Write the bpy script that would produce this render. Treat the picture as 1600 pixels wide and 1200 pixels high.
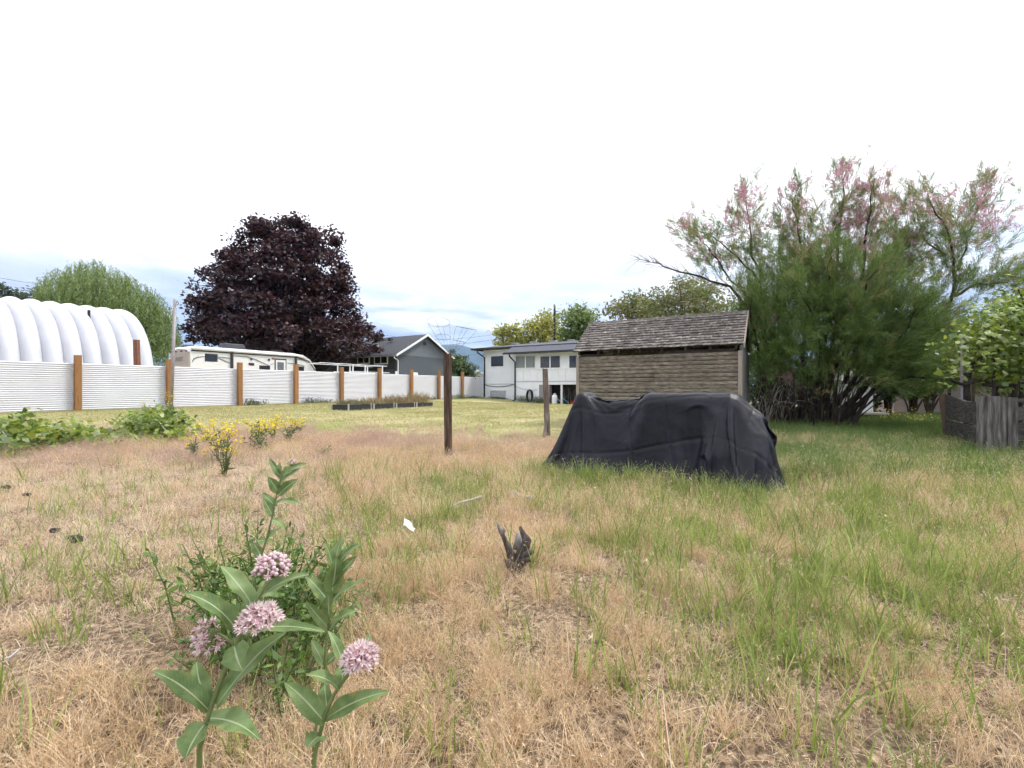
import bpy, math, random, time
import numpy as np
from mathutils import Vector, Matrix

for o in list(bpy.data.objects):
    bpy.data.objects.remove(o)
R = math.radians
SC = bpy.context.scene
COL = SC.collection

# ------------------------------------------------------------------ camera
F = 711.0                       # focal length in pixels of the 1600 px wide photograph
EYE = 1.0                       # camera height above the near ground
HOR = 606.0                     # horizon row in the photograph
cam = bpy.data.cameras.new('camera')
cam.sensor_width = 36.0
cam.lens = F / 1600 * 36
cam.shift_y = (HOR - 600) / 1600
cam.clip_start = 0.05
cam.clip_end = 40000
camo = bpy.data.objects.new('camera', cam)
camo.location = (0, 0, EYE)
camo.rotation_euler = (R(90), 0, 0)
COL.objects.link(camo)
SC.camera = camo

# ------------------------------------------------------------------ sky and sun (bright overcast)
SUN_EL, SUN_AZ = R(56), R(72)           # azimuth clockwise from +Y (the view direction): high on the right, a little beyond the scene
world = bpy.data.worlds.new('World')
SC.world = world
world.use_nodes = True
nt = world.node_tree
nt.nodes.clear()
N = nt.nodes.new
L = nt.links.new
out = N('ShaderNodeOutputWorld')
bg = N('ShaderNodeBackground')
bg.inputs['Strength'].default_value = 0.10
sky = N('ShaderNodeTexSky')
sky.sky_type = 'NISHITA'
sky.sun_disc = False
sky.sun_elevation = SUN_EL
sky.sun_rotation = SUN_AZ
sky.air_density = 1.0
sky.dust_density = 0.4
tc = N('ShaderNodeTexCoord')
sep = N('ShaderNodeSeparateXYZ')
L(tc.outputs['Generated'], sep.inputs[0])


def wmath(op, a, b=None, c=None, clamp=False):
    n = N('ShaderNodeMath')
    n.operation = op
    n.use_clamp = clamp
    for i, v in enumerate((a, b, c)):
        if v is None:
            continue
        if isinstance(v, (int, float)):
            n.inputs[i].default_value = v
        else:
            L(v, n.inputs[i])
    return n.outputs[0]


zc = wmath('MAXIMUM', sep.outputs['Z'], 0.0)
den = wmath('ADD', zc, 0.16)
comb = N('ShaderNodeCombineXYZ')
L(wmath('DIVIDE', sep.outputs['X'], den), comb.inputs[0])
L(wmath('DIVIDE', sep.outputs['Y'], den), comb.inputs[1])
L(wmath('MULTIPLY', zc, 9.0), comb.inputs[2])
n1 = N('ShaderNodeTexNoise')
n1.inputs['Scale'].default_value = 1.15
n1.inputs['Detail'].default_value = 7
n1.inputs['Roughness'].default_value = 0.55
n1.inputs['Distortion'].default_value = 0.2
L(comb.outputs[0], n1.inputs['Vector'])
n2 = N('ShaderNodeTexNoise')
n2.inputs['Scale'].default_value = 1.3
n2.inputs['Detail'].default_value = 6
n2.inputs['Roughness'].default_value = 0.5
mp2 = N('ShaderNodeMapping')
mp2.inputs['Location'].default_value = (13.1, 4.2, 2.0)
L(comb.outputs[0], mp2.inputs[0])
L(mp2.outputs[0], n2.inputs['Vector'])
# cloud brightness: grey-blue bases to white, the deck thinning and brightening overhead
ramp = N('ShaderNodeValToRGB')
ramp.color_ramp.elements[0].position = 0.37
ramp.color_ramp.elements[0].color = (3.3, 3.95, 5.1, 1)
ramp.color_ramp.elements[1].position = 0.62
ramp.color_ramp.elements[1].color = (8.2, 8.4, 8.9, 1)
e = ramp.color_ramp.elements.new(0.50)
e.color = (4.8, 5.35, 6.4, 1)
L(n1.outputs['Fac'], ramp.inputs[0])
high = N('ShaderNodeMapRange')
high.interpolation_type = 'SMOOTHSTEP'
high.inputs['From Min'].default_value = 0.12
high.inputs['From Max'].default_value = 0.36
L(sep.outputs['Z'], high.inputs['Value'])
deck = N('ShaderNodeMix')
deck.data_type = 'RGBA'
deck.inputs['B'].default_value = (11.2, 11.3, 11.7, 1)
L(high.outputs[0], deck.inputs['Factor'])
L(ramp.outputs[0], deck.inputs['A'])
gap = N('ShaderNodeMapRange')           # small openings where the blue shows
gap.inputs['From Min'].default_value = 0.36
gap.inputs['From Max'].default_value = 0.50
gap.interpolation_type = 'SMOOTHSTEP'
L(n2.outputs['Fac'], gap.inputs['Value'])
cover = wmath('MAXIMUM', wmath('MULTIPLY_ADD', gap.outputs[0], 0.35, 0.65), high.outputs[0])
mix = N('ShaderNodeMix')
mix.data_type = 'RGBA'
L(cover, mix.inputs['Factor'])
L(sky.outputs[0], mix.inputs['A'])
L(deck.outputs['Result'], mix.inputs['B'])
L(mix.outputs['Result'], bg.inputs['Color'])
L(bg.outputs[0], out.inputs['Surface'])

sunl = bpy.data.lights.new('sun', 'SUN')
sunl.energy = 2.0
sunl.angle = R(12)
sunl.color = (1.0, 0.965, 0.91)
suno = bpy.data.objects.new('sun', sunl)
sd = Vector((math.sin(SUN_AZ) * math.cos(SUN_EL), math.cos(SUN_AZ) * math.cos(SUN_EL), math.sin(SUN_EL)))
suno.rotation_euler = (-sd).to_track_quat('-Z', 'Y').to_euler()
suno.location = (0, 0, 60)
COL.objects.link(suno)

vs = SC.view_settings
vs.view_transform = 'Standard'
vs.look = 'None'
vs.gamma = 1.0
vs.use_curve_mapping = False
vs.exposure = 0.80
cy = SC.cycles
cy.max_bounces = 4
cy.diffuse_bounces = 2
cy.glossy_bounces = 2
cy.transmission_bounces = 3
cy.transparent_max_bounces = 6
cy.volume_bounces = 0
cy.use_adaptive_sampling = True
cy.adaptive_threshold = 0.06
cy.adaptive_min_samples = 16
cy.debug_use_spatial_splits = True
cy.use_denoising = True
cy.denoiser = 'OPENIMAGEDENOISE'
cy.sample_clamp_indirect = 4
cy.caustics_reflective = False
cy.caustics_refractive = False

# ------------------------------------------------------------------ helpers
rnd = random.Random(7)
rng = np.random.default_rng(7)
US, UC = 0.5180, 0.8554                 # the lot's long direction (u) and across it (v, to the left and away)


def uv(u, v, z=0.0):
    return (US * u - UC * v, UC * u + US * v, z)


def at(px, py, Y):
    return ((px - 800) / F * Y, Y, EYE - (py - HOR) / F * Y)


def on_v(px, v):                        # u where the sight line of column px meets the plane v
    k = (px - 800) / F
    return v * (US * k + UC) / (US - UC * k)


def on_u(px, u):
    k = (px - 800) / F
    return u * (US - UC * k) / (US * k + UC)


def zat(py, Y):
    return EYE - (py - HOR) / F * Y


def sstep(a, b, x):
    t = np.clip((np.asarray(x, float) - a) / (b - a), 0, 1)
    return t * t * (3 - 2 * t)


def vnoise(x, y, s, seed=0):
    """smooth value noise, vectorised"""
    x = np.asarray(x, float) / s + 37.7 * seed
    y = np.asarray(y, float) / s + 11.3 * seed
    xi, yi = np.floor(x), np.floor(y)
    fx, fy = x - xi, y - yi
    fx, fy = fx * fx * (3 - 2 * fx), fy * fy * (3 - 2 * fy)

    def h(a, b):
        v = np.sin(a * 127.1 + b * 311.7 + seed * 17.3) * 43758.5453
        return v - np.floor(v)
    return (h(xi, yi) * (1 - fx) + h(xi + 1, yi) * fx) * (1 - fy) + (h(xi, yi + 1) * (1 - fx) + h(xi + 1, yi + 1) * fx) * fy


def ground_z(x, y):
    x = np.asarray(x, float)
    y = np.asarray(y, float)
    u = US * x + UC * y
    v = -UC * x + US * y
    z = 0.13 * sstep(7.5, 13, y) * (1 - sstep(4, 9, x))
    z = z - 0.46 * sstep(23.5, 13, v) * sstep(20, 31, u) * (1 - sstep(60, 90, y))
    near = 1 - sstep(9, 16, y)
    z = z + near * ((vnoise(x, y, 1.3, 1) - .5) * .09 + (vnoise(x, y, .37, 2) - .5) * .035)
    d2 = ((x - 0.1) / 0.9) ** 2 + ((y - 3.5) / 0.5) ** 2           # low rooted bank in front of the tarp
    z = z + 0.06 * np.exp(-d2)
    return z


def gz(x, y):
    return float(ground_z(x, y))


OFF = {}


def prop(o, label=None, cat=None, group=None, kind=None):
    if label:
        o['label'] = label
    if cat:
        o['category'] = cat
    if group:
        o['group'] = group
    if kind:
        o['kind'] = kind
    return o


def thing(name, label, cat, loc, group=None):
    o = bpy.data.objects.new(name, None)
    o.empty_display_size = 0.2
    o.location = loc
    COL.objects.link(o)
    OFF[o.name] = Vector(loc)
    return prop(o, label, cat, group)


def link_mesh(name, me, material=None, parent=None, loc=None):
    o = bpy.data.objects.new(name, me)
    if material is not None and not me.materials:
        me.materials.append(material)
    if parent is not None:
        o.parent = parent
        OFF[o.name] = OFF[parent.name]
    elif loc is not None:
        o.location = loc
        OFF[o.name] = Vector(loc)
    else:
        OFF[o.name] = Vector((0, 0, 0))
    COL.objects.link(o)
    return o


def np_mesh(name, verts, faces, material=None, parent=None, loc=None, smooth=False, uvs=None, tri=None):
    """faces: int array (n,k). verts are world coordinates; shifted to the parent's or the object's own origin"""
    off = OFF[parent.name] if parent is not None else (Vector(loc) if loc is not None else Vector((0, 0, 0)))
    v = np.asarray(verts, np.float32) - np.array(off, np.float32)
    f = np.asarray(faces, np.int32)
    me = bpy.data.meshes.new(name)
    k = f.shape[1]
    me.vertices.add(len(v))
    me.vertices.foreach_set('co', v.ravel())
    me.loops.add(f.size)
    me.loops.foreach_set('vertex_index', f.ravel())
    me.polygons.add(len(f))
    me.polygons.foreach_set('loop_start', np.arange(0, f.size, k, dtype=np.int32))
    me.polygons.foreach_set('loop_total', np.full(len(f), k, np.int32))
    if smooth:
        me.polygons.foreach_set('use_smooth', np.ones(len(f), bool))
    if uvs is not None:
        ul = me.uv_layers.new(name='UVMap')
        ul.data.foreach_set('uv', np.asarray(uvs, np.float32)[f.ravel()].ravel())
    me.update(calc_edges=True)
    me.validate()
    return link_mesh(name, me, material, parent, loc)


class MB:
    """collects shapes in world coordinates, builds one mesh object"""

    def __init__(self):
        self.v = []
        self.f = []

    def add(self, vs_, fs):
        b = len(self.v)
        self.v += [tuple(p) for p in vs_]
        self.f += [tuple(i + b for i in f) for f in fs]
        return self

    def prism(self, quad_bottom, quad_top):
        n = len(quad_bottom)
        vs_ = list(quad_bottom) + list(quad_top)
        fs = [tuple(reversed(range(n))), tuple(range(n, 2 * n))]
        fs += [(i, (i + 1) % n, n + (i + 1) % n, n + i) for i in range(n)]
        return self.add(vs_, fs)

    def uvbox(self, u0, u1, v0, v1, z0, z1):
        if u0 > u1:
            u0, u1 = u1, u0
        if v0 > v1:
            v0, v1 = v1, v0
        q = [(u0, v0), (u1, v0), (u1, v1), (u0, v1)]
        return self.prism([uv(a, b, z0) for a, b in q], [uv(a, b, z1) for a, b in q])

    def box(self, c, s, ax=None):
        """box centre c, size s, optional 3x3 rotation (rows = axes)"""
        c = np.array(c, float)
        A = np.eye(3) if ax is None else np.array(ax, float)
        h = np.array(s, float) / 2
        vs_ = []
        for z in (-1, 1):
            for x, y in ((-1, -1), (1, -1), (1, 1), (-1, 1)):
                vs_.append(tuple(c + A[0] * h[0] * x + A[1] * h[1] * y + A[2] * h[2] * z))
        return self.add(vs_, [(3, 2, 1, 0), (4, 5, 6, 7), (0, 1, 5, 4), (1, 2, 6, 5), (2, 3, 7, 6), (3, 0, 4, 7)])

    def tube(self, pts, rad, n=6, cap=True):
        pts = [Vector(p) for p in pts]
        m = len(pts)
        if not hasattr(rad, '__len__'):
            rad = [rad] * m
        ref = None
        rings = []
        for i in range(m):
            d = (pts[min(i + 1, m - 1)] - pts[max(i - 1, 0)])
            d = d.normalized() if d.length > 1e-9 else Vector((0, 0, 1))
            if ref is None:
                ref = d.orthogonal().normalized()
            else:
                ref = (ref - d * ref.dot(d))
                ref = ref.normalized() if ref.length > 1e-6 else d.orthogonal().normalized()
            b = d.cross(ref)
            rings.append([tuple(pts[i] + (ref * math.cos(2 * math.pi * k / n) + b * math.sin(2 * math.pi * k / n)) * rad[i]) for k in range(n)])
        vs_ = [p for r in rings for p in r]
        fs = []
        for i in range(m - 1):
            for k in range(n):
                a, c = i * n + k, i * n + (k + 1) % n
                fs.append((a, c, c + n, a + n))
        if cap:
            fs.append(tuple(reversed(range(n))))
            fs.append(tuple(range((m - 1) * n, m * n)))
        return self.add(vs_, fs)

    def torus(self, c, ax1, ax2, r, rt, n=20, k=5):
        c, a, b = Vector(c), Vector(ax1), Vector(ax2)
        pts = [c + (a * math.cos(2 * math.pi * i / n) + b * math.sin(2 * math.pi * i / n)) * r for i in range(n + 1)]
        return self.tube(pts, rt, k, False)

    def lathe(self, c, prof, n=14):
        vs_, fs = [], []
        for r, z in prof:
            for k in range(n):
                a = 2 * math.pi * k / n
                vs_.append((c[0] + r * math.cos(a), c[1] + r * math.sin(a), c[2] + z))
        for i in range(len(prof) - 1):
            for k in range(n):
                a, b = i * n + k, i * n + (k + 1) % n
                fs.append((a, b, b + n, a + n))
        fs.append(tuple(reversed(range(n))))
        fs.append(tuple(range((len(prof) - 1) * n, len(prof) * n)))
        return self.add(vs_, fs)

    def build(self, name, material, parent=None, loc=None, smooth=False, bevel=0, kind=None):
        off = OFF[parent.name] if parent is not None else (Vector(loc) if loc is not None else Vector((0, 0, 0)))
        me = bpy.data.meshes.new(name)
        me.from_pydata([(p[0] - off[0], p[1] - off[1], p[2] - off[2]) for p in self.v], [], self.f)
        me.update()
        if smooth:
            me.polygons.foreach_set('use_smooth', [True] * len(me.polygons))
        o = link_mesh(name, me, material, parent, loc)
        if bevel:
            b = o.modifiers.new('bevel', 'BEVEL')
            b.width = bevel
            b.segments = 2
            b.limit_method = 'ANGLE'
        if kind:
            o['kind'] = kind
        return o


def shade_auto(o):
    me = o.data
    me.polygons.foreach_set('use_smooth', [True] * len(me.polygons))


# ------------------------------------------------------------------ materials
def nodes(name):
    m = bpy.data.materials.new(name)
    m.use_nodes = True
    t = m.node_tree
    t.nodes.clear()
    return m, t


def C4(c):
    return (c[0], c[1], c[2], 1)


def ramp_node(t, cols, pos=None, interp='LINEAR'):
    r = t.nodes.new('ShaderNodeValToRGB')
    cr = r.color_ramp
    cr.interpolation = interp
    n = len(cols)
    pos = pos or [i / max(1, n - 1) for i in range(n)]
    cr.elements[0].position, cr.elements[0].color = pos[0], C4(cols[0])
    cr.elements[1].position, cr.elements[1].color = pos[-1], C4(cols[-1])
    for i in range(1, n - 1):
        el = cr.elements.new(pos[i])
        el.color = C4(cols[i])
    return r


def mat(name, cols, rough=.8, scale=4.0, stretch=(1, 1, 1), bump=0.0, bscale=None, spec=.3, metal=0.0, detail=6, island=0.0, pos=None, coord='Object', dirt=None, dscale=1.2, damount=.5, rot=(0, 0, 0)):
    m, t = nodes(name)
    if not isinstance(cols[0], (tuple, list)):
        cols = [cols, cols]
    o = t.nodes.new('ShaderNodeOutputMaterial')
    p = t.nodes.new('ShaderNodeBsdfPrincipled')
    t.links.new(p.outputs[0], o.inputs[0])
    p.inputs['Roughness'].default_value = rough
    p.inputs['Metallic'].default_value = metal
    p.inputs['Specular IOR Level'].default_value = spec
    c = t.nodes.new('ShaderNodeTexCoord')
    mp = t.nodes.new('ShaderNodeMapping')
    mp.inputs['Scale'].default_value = stretch
    mp.inputs['Rotation'].default_value = rot
    t.links.new(c.outputs[coord], mp.inputs[0])
    no = t.nodes.new('ShaderNodeTexNoise')
    no.inputs['Scale'].default_value = scale
    no.inputs['Detail'].default_value = detail
    no.inputs['Roughness'].default_value = .62
    t.links.new(mp.outputs[0], no.inputs['Vector'])
    r = ramp_node(t, cols, pos or [.3 + .4 * i / max(1, len(cols) - 1) for i in range(len(cols))])
    t.links.new(no.outputs['Fac'], r.inputs[0])
    col = r.outputs[0]
    if dirt is not None:
        n2_ = t.nodes.new('ShaderNodeTexNoise')
        n2_.inputs['Scale'].default_value = dscale
        n2_.inputs['Detail'].default_value = 8
        n2_.inputs['Roughness'].default_value = .7
        t.links.new(c.outputs[coord], n2_.inputs['Vector'])
        mr = t.nodes.new('ShaderNodeMapRange')
        mr.inputs['From Min'].default_value = .48
        mr.inputs['From Max'].default_value = .72
        mr.inputs['To Max'].default_value = damount
        t.links.new(n2_.outputs['Fac'], mr.inputs['Value'])
        mx = t.nodes.new('ShaderNodeMix')
        mx.data_type = 'RGBA'
        mx.inputs['B'].default_value = C4(dirt)
        t.links.new(mr.outputs[0], mx.inputs['Factor'])
        t.links.new(col, mx.inputs['A'])
        col = mx.outputs['Result']
    if island:
        g = t.nodes.new('ShaderNodeNewGeometry')
        oi = t.nodes.new('ShaderNodeObjectInfo')
        ad = t.nodes.new('ShaderNodeMath')
        ad.operation = 'ADD'
        t.links.new(g.outputs['Random Per Island'], ad.inputs[0])
        t.links.new(oi.outputs['Random'], ad.inputs[1])
        fr = t.nodes.new('ShaderNodeMath')
        fr.operation = 'FRACT'
        t.links.new(ad.outputs[0], fr.inputs[0])
        mr = t.nodes.new('ShaderNodeMapRange')
        mr.inputs['To Min'].default_value = 1 - island
        mr.inputs['To Max'].default_value = 1 + island
        t.links.new(fr.outputs[0], mr.inputs['Value'])
        hs = t.nodes.new('ShaderNodeHueSaturation')
        t.links.new(mr.outputs[0], hs.inputs['Value'])
        t.links.new(col, hs.inputs['Color'])
        col = hs.outputs[0]
    t.links.new(col, p.inputs['Base Color'])
    if bump:
        b = t.nodes.new('ShaderNodeBump')
        b.inputs['Strength'].default_value = bump
        b.inputs['Distance'].default_value = .02
        nb = no
        if bscale:
            nb = t.nodes.new('ShaderNodeTexNoise')
            nb.inputs['Scale'].default_value = bscale
            nb.inputs['Detail'].default_value = 5
            t.links.new(mp.outputs[0], nb.inputs['Vector'])
        t.links.new(nb.outputs['Fac'], b.inputs['Height'])
        t.links.new(b.outputs[0], p.inputs['Normal'])
    return m


def leafmat(name, cols, trans=.35, vary=.25, gloss=.06, nscale=1.5, tcol=None, instance=True):
    """leaf: colour picked per leaf and per clump, light passing through"""
    m, t = nodes(name)
    o = t.nodes.new('ShaderNodeOutputMaterial')
    g = t.nodes.new('ShaderNodeNewGeometry')
    c = t.nodes.new('ShaderNodeTexCoord')
    no = t.nodes.new('ShaderNodeTexNoise')
    no.inputs['Scale'].default_value = nscale
    no.inputs['Detail'].default_value = 3
    t.links.new(g.outputs['Position'], no.inputs['Vector'])
    s = t.nodes.new('ShaderNodeMath')
    s.operation = 'MULTIPLY_ADD'
    s.inputs[1].default_value = .62
    t.links.new(g.outputs['Random Per Island'], s.inputs[0])
    mr = t.nodes.new('ShaderNodeMapRange')
    mr.inputs['From Min'].default_value = .25
    mr.inputs['From Max'].default_value = .75
    mr.inputs['To Max'].default_value = .38
    t.links.new(no.outputs['Fac'], mr.inputs['Value'])
    t.links.new(mr.outputs[0], s.inputs[2])
    r = ramp_node(t, cols)
    t.links.new(s.outputs[0], r.inputs[0])
    hs = t.nodes.new('ShaderNodeHueSaturation')
    oi = t.nodes.new('ShaderNodeObjectInfo')
    v = t.nodes.new('ShaderNodeMapRange')
    v.inputs['To Min'].default_value = 1 - vary
    v.inputs['To Max'].default_value = 1 + vary
    wn = t.nodes.new('ShaderNodeMath')
    wn.operation = 'ADD'
    t.links.new(g.outputs['Random Per Island'], wn.inputs[0])
    t.links.new(oi.outputs['Random'], wn.inputs[1])
    m7 = t.nodes.new('ShaderNodeMath')
    m7.operation = 'MULTIPLY'
    m7.inputs[1].default_value = 7.31
    t.links.new(wn.outputs[0], m7.inputs[0])
    fr = t.nodes.new('ShaderNodeMath')
    fr.operation = 'FRACT'
    t.links.new(m7.outputs[0], fr.inputs[0])
    t.links.new(fr.outputs[0], v.inputs['Value'])
    t.links.new(v.outputs[0], hs.inputs['Value'])
    t.links.new(r.outputs[0], hs.inputs['Color'])
    d = t.nodes.new('ShaderNodeBsdfDiffuse')
    tr = t.nodes.new('ShaderNodeBsdfTranslucent')
    mx = t.nodes.new('ShaderNodeMixShader')
    mx.inputs[0].default_value = trans
    t.links.new(hs.outputs[0], d.inputs[0])
    t.links.new(hs.outputs[0], tr.inputs[0])
    t.links.new(d.outputs[0], mx.inputs[1])
    t.links.new(tr.outputs[0], mx.inputs[2])
    sh = mx.outputs[0]
    if gloss:
        gl = t.nodes.new('ShaderNodeBsdfGlossy')
        gl.inputs['Roughness'].default_value = .5
        gl.inputs[0].default_value = (1, 1, 1, 1)
        m2 = t.nodes.new('ShaderNodeMixShader')
        m2.inputs[0].default_value = gloss
        t.links.new(sh, m2.inputs[1])
        t.links.new(gl.outputs[0], m2.inputs[2])
        sh = m2.outputs[0]
    t.links.new(sh, o.inputs[0])
    return m


# ------------------------------------------------------------------ foliage shapes
def unit(a):
    return a / np.maximum(np.linalg.norm(a, axis=1, keepdims=True), 1e-9)


def rand_dirs(n, up=0.0):
    d = rng.normal(size=(n, 3))
    d[:, 2] += up
    return unit(d)


def quad_leaves(name, base, length, width, material, parent=None, dirs=None, up=.6, fold=.15, loc=None, kind=None, flat=None):
    """pointed leaves: base, two shoulders, tip"""
    n = len(base)
    base = np.asarray(base, float)
    if dirs is None:
        dirs = rand_dirs(n)
        dirs[:, 2] *= .6
        dirs = unit(dirs)
    nr = rand_dirs(n, up * 2)
    side = unit(np.cross(dirs, nr))
    nr = np.cross(side, dirs)
    Ln = np.broadcast_to(np.asarray(length, float), (n,))[:, None]
    Wd = np.broadcast_to(np.asarray(width, float), (n,))[:, None]
    mid = base + dirs * Ln * .45
    v = np.stack([base, mid + side * Wd * .5 + nr * Wd * fold, base + dirs * Ln - nr * Ln * .1, mid - side * Wd * .5 + nr * Wd * fold], 1).reshape(-1, 3)
    i = np.arange(n)[:, None] * 4
    f = np.concatenate([i, i + 1, i + 2, i + 3], 1)
    o = np_mesh(name, v, f, material, parent, loc)
    if kind:
        o['kind'] = kind
    return o


def strips(name, base, dirs, length, width, material, parent=None, loc=None, droop=0.0, kind=None):
    """thin needles/sprays: one narrow triangle pair each, bent by droop"""
    n = len(base)
    base = np.asarray(base, float)
    dirs = unit(np.asarray(dirs, float))
    side = unit(np.cross(dirs, rand_dirs(n)))
    Ln = np.broadcast_to(np.asarray(length, float), (n,))[:, None]
    Wd = np.broadcast_to(np.asarray(width, float), (n,))[:, None]
    mid = base + dirs * Ln * .5
    tip = base + dirs * Ln - np.array([0, 0, 1.0]) * Ln * droop
    v = np.stack([base, mid + side * Wd * .5, tip, mid - side * Wd * .5], 1).reshape(-1, 3)
    i = np.arange(n)[:, None] * 4
    f = np.concatenate([i, i + 1, i + 2, i + 3], 1)
    o = np_mesh(name, v, f, material, parent, loc)
    if kind:
        o['kind'] = kind
    return o


def profile_points(prof, Y, n, shell=.55, depth=1.0, bottom_open=0.0):
    """points in a crown whose outline (row, left column, right column) was read at distance Y; round in plan"""
    prof = sorted(prof)
    pys = np.array([p[0] for p in prof], float)
    lf = np.array([p[1] for p in prof], float)
    rt = np.array([p[2] for p in prof], float)
    yy = np.linspace(pys[0], pys[-1], 200)
    w = np.interp(yy, pys, rt - lf) ** 1.6
    py = rng.choice(yy, size=n, p=w / w.sum()) + rng.uniform(-.5, .5, n) * (yy[1] - yy[0])
    c = (np.interp(py, pys, lf) + np.interp(py, pys, rt)) / 2
    h = (np.interp(py, pys, rt) - np.interp(py, pys, lf)) / 2
    r = rng.random(n) ** shell
    a = rng.uniform(0, 2 * math.pi, n)
    px = c + h * r * np.cos(a)
    dy = h / F * Y * r * np.sin(a) * depth
    X = (px - 800) / F * Y
    Z = EYE - (py - HOR) / F * Y
    return np.stack([X, Y + dy, Z], 1)


def limbs(name, base, tops, material, parent, r0=.3, r1=.03, fork=.45, n=6, wob=.04):
    """trunk and limbs from base to each of tops as one branching mesh"""
    mb = MB()
    base = Vector(base)
    for t_ in tops:
        t_ = Vector(t_)
        hgt = t_.z - base.z
        k = base + Vector(((t_.x - base.x) * .12, (t_.y - base.y) * .12, hgt * fork * rnd.uniform(.7, 1.1)))
        pts, rad = [], []
        for i in range(7):
            s = i / 6
            p = base * (1 - s) ** 2 + k * 2 * s * (1 - s) + t_ * s * s
            q = Vector((rnd.gauss(0, 1), rnd.gauss(0, 1), rnd.gauss(0, 1))) * wob * hgt * .3 * math.sin(s * math.pi)
            pts.append(p + q)
            rad.append(r0 * (1 - s) ** 1.3 + r1 * s ** .5)
        mb.tube(pts, rad, n, True)
    return mb.build(name, material, parent, smooth=True)

# ================================================================== THE SETTING
def ground_material():
    m, t = nodes('ground_soil_and_straw')
    o = t.nodes.new('ShaderNodeOutputMaterial')
    p = t.nodes.new('ShaderNodeBsdfPrincipled')
    p.inputs['Roughness'].default_value = .95
    p.inputs['Specular IOR Level'].default_value = .1
    t.links.new(p.outputs[0], o.inputs[0])
    g = t.nodes.new('ShaderNodeNewGeometry')

    def noise(s, d=6, r=.6, st=None):
        n = t.nodes.new('ShaderNodeTexNoise')
        n.inputs['Scale'].default_value = s
        n.inputs['Detail'].default_value = d
        n.inputs['Roughness'].default_value = r
        t.links.new(g.outputs['Position'], n.inputs['Vector'])
        return n.outputs['Fac']

    def mixc(f, a, b):
        x = t.nodes.new('ShaderNodeMix')
        x.data_type = 'RGBA'
        for k, s in (('Factor', f), ('A', a), ('B', b)):
            if isinstance(s, tuple):
                x.inputs[k].default_value = C4(s)
            else:
                t.links.new(s, x.inputs[k])
        return x.outputs['Result']

    def mr(s, a, b, c=0., d=1., sm=True):
        x = t.nodes.new('ShaderNodeMapRange')
        if sm:
            x.interpolation_type = 'SMOOTHSTEP'
        x.inputs['From Min'].default_value = a
        x.inputs['From Max'].default_value = b
        x.inputs['To Min'].default_value = c
        x.inputs['To Max'].default_value = d
        t.links.new(s, x.inputs['Value'])
        return x.outputs[0]

    straw = ramp_node(t, [(.05, .035, .025), (.15, .105, .07), (.36, .265, .175), (.60, .48, .34)], [.36, .47, .58, .71])
    t.links.new(noise(38, 8, .75), straw.inputs[0])
    soil = ramp_node(t, [(.065, .05, .038), (.17, .135, .105), (.38, .32, .26)], [.36, .54, .74])
    t.links.new(noise(60, 6, .7), soil.inputs[0])
    near = mixc(mr(noise(1.6, 5), .5, .66), straw.outputs[0], soil.outputs[0])
    lawn = ramp_node(t, [(.20, .20, .085), (.33, .30, .15), (.46, .40, .24), (.58, .52, .35)], [.28, .45, .6, .8])
    t.links.new(noise(5.5, 10, .78), lawn.inputs[0])
    lg = mixc(mr(noise(.35, 4), .42, .62, 0, .85), lawn.outputs[0], (.22, .25, .075))
    lg = mixc(mr(noise(.55, 5), .56, .7, 0, .6), lg, (.42, .31, .2))
    sx = t.nodes.new('ShaderNodeSeparateXYZ')
    t.links.new(g.outputs['Position'], sx.inputs[0])
    ad = t.nodes.new('ShaderNodeMath')
    ad.operation = 'MULTIPLY_ADD'
    ad.inputs[1].default_value = 5.0
    t.links.new(noise(.8, 4), ad.inputs[0])
    t.links.new(sx.outputs['Y'], ad.inputs[2])
    a = mixc(mr(ad.outputs[0], 10.2, 12.6), near, lg)
    far = ramp_node(t, [(.06, .09, .03), (.15, .15, .06), (.24, .21, .11)], [.35, .5, .65])
    t.links.new(noise(.012, 6), far.inputs[0])
    b = mixc(mr(sx.outputs['Y'], 48, 70), a, far.outputs[0])
    t.links.new(b, p.inputs['Base Color'])
    bp = t.nodes.new('ShaderNodeBump')
    bp.inputs['Strength'].default_value = .7
    bp.inputs['Distance'].default_value = .03
    t.links.new(noise(24, 8, .75), bp.inputs['Height'])
    t.links.new(bp.outputs[0], p.inputs['Normal'])
    return m


def axis(lo, fa, fb, hi, st, g=1.16):
    a = list(np.arange(fa, fb + 1e-6, st))
    s = st
    x = fb
    while x < hi:
        s *= g
        x += s
        a.append(x)
    s = st
    x = fa
    lead = []
    while x > lo:
        s *= g
        x -= s
        lead.append(x)
    return np.array(lead[::-1] + a)


gx = axis(-9500, -9, 9, 9500, .09)
gy = axis(-9500, 0.0, 12, 9500, .09)
GX, GY = np.meshgrid(gx, gy)
GZ = ground_z(GX, GY)
vv = np.stack([GX.ravel(), GY.ravel(), GZ.ravel()], 1)
nxg, nyg = len(gx), len(gy)
ii = (np.arange(nyg - 1)[:, None] * nxg + np.arange(nxg - 1)[None, :]).ravel()
ff = np.stack([ii, ii + 1, ii + 1 + nxg, ii + nxg], 1)
ground = np_mesh('ground', vv, ff, ground_material(), smooth=True)
prop(ground, 'dry grassy yard sloping back to a mown lawn', None, None, 'structure')

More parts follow.
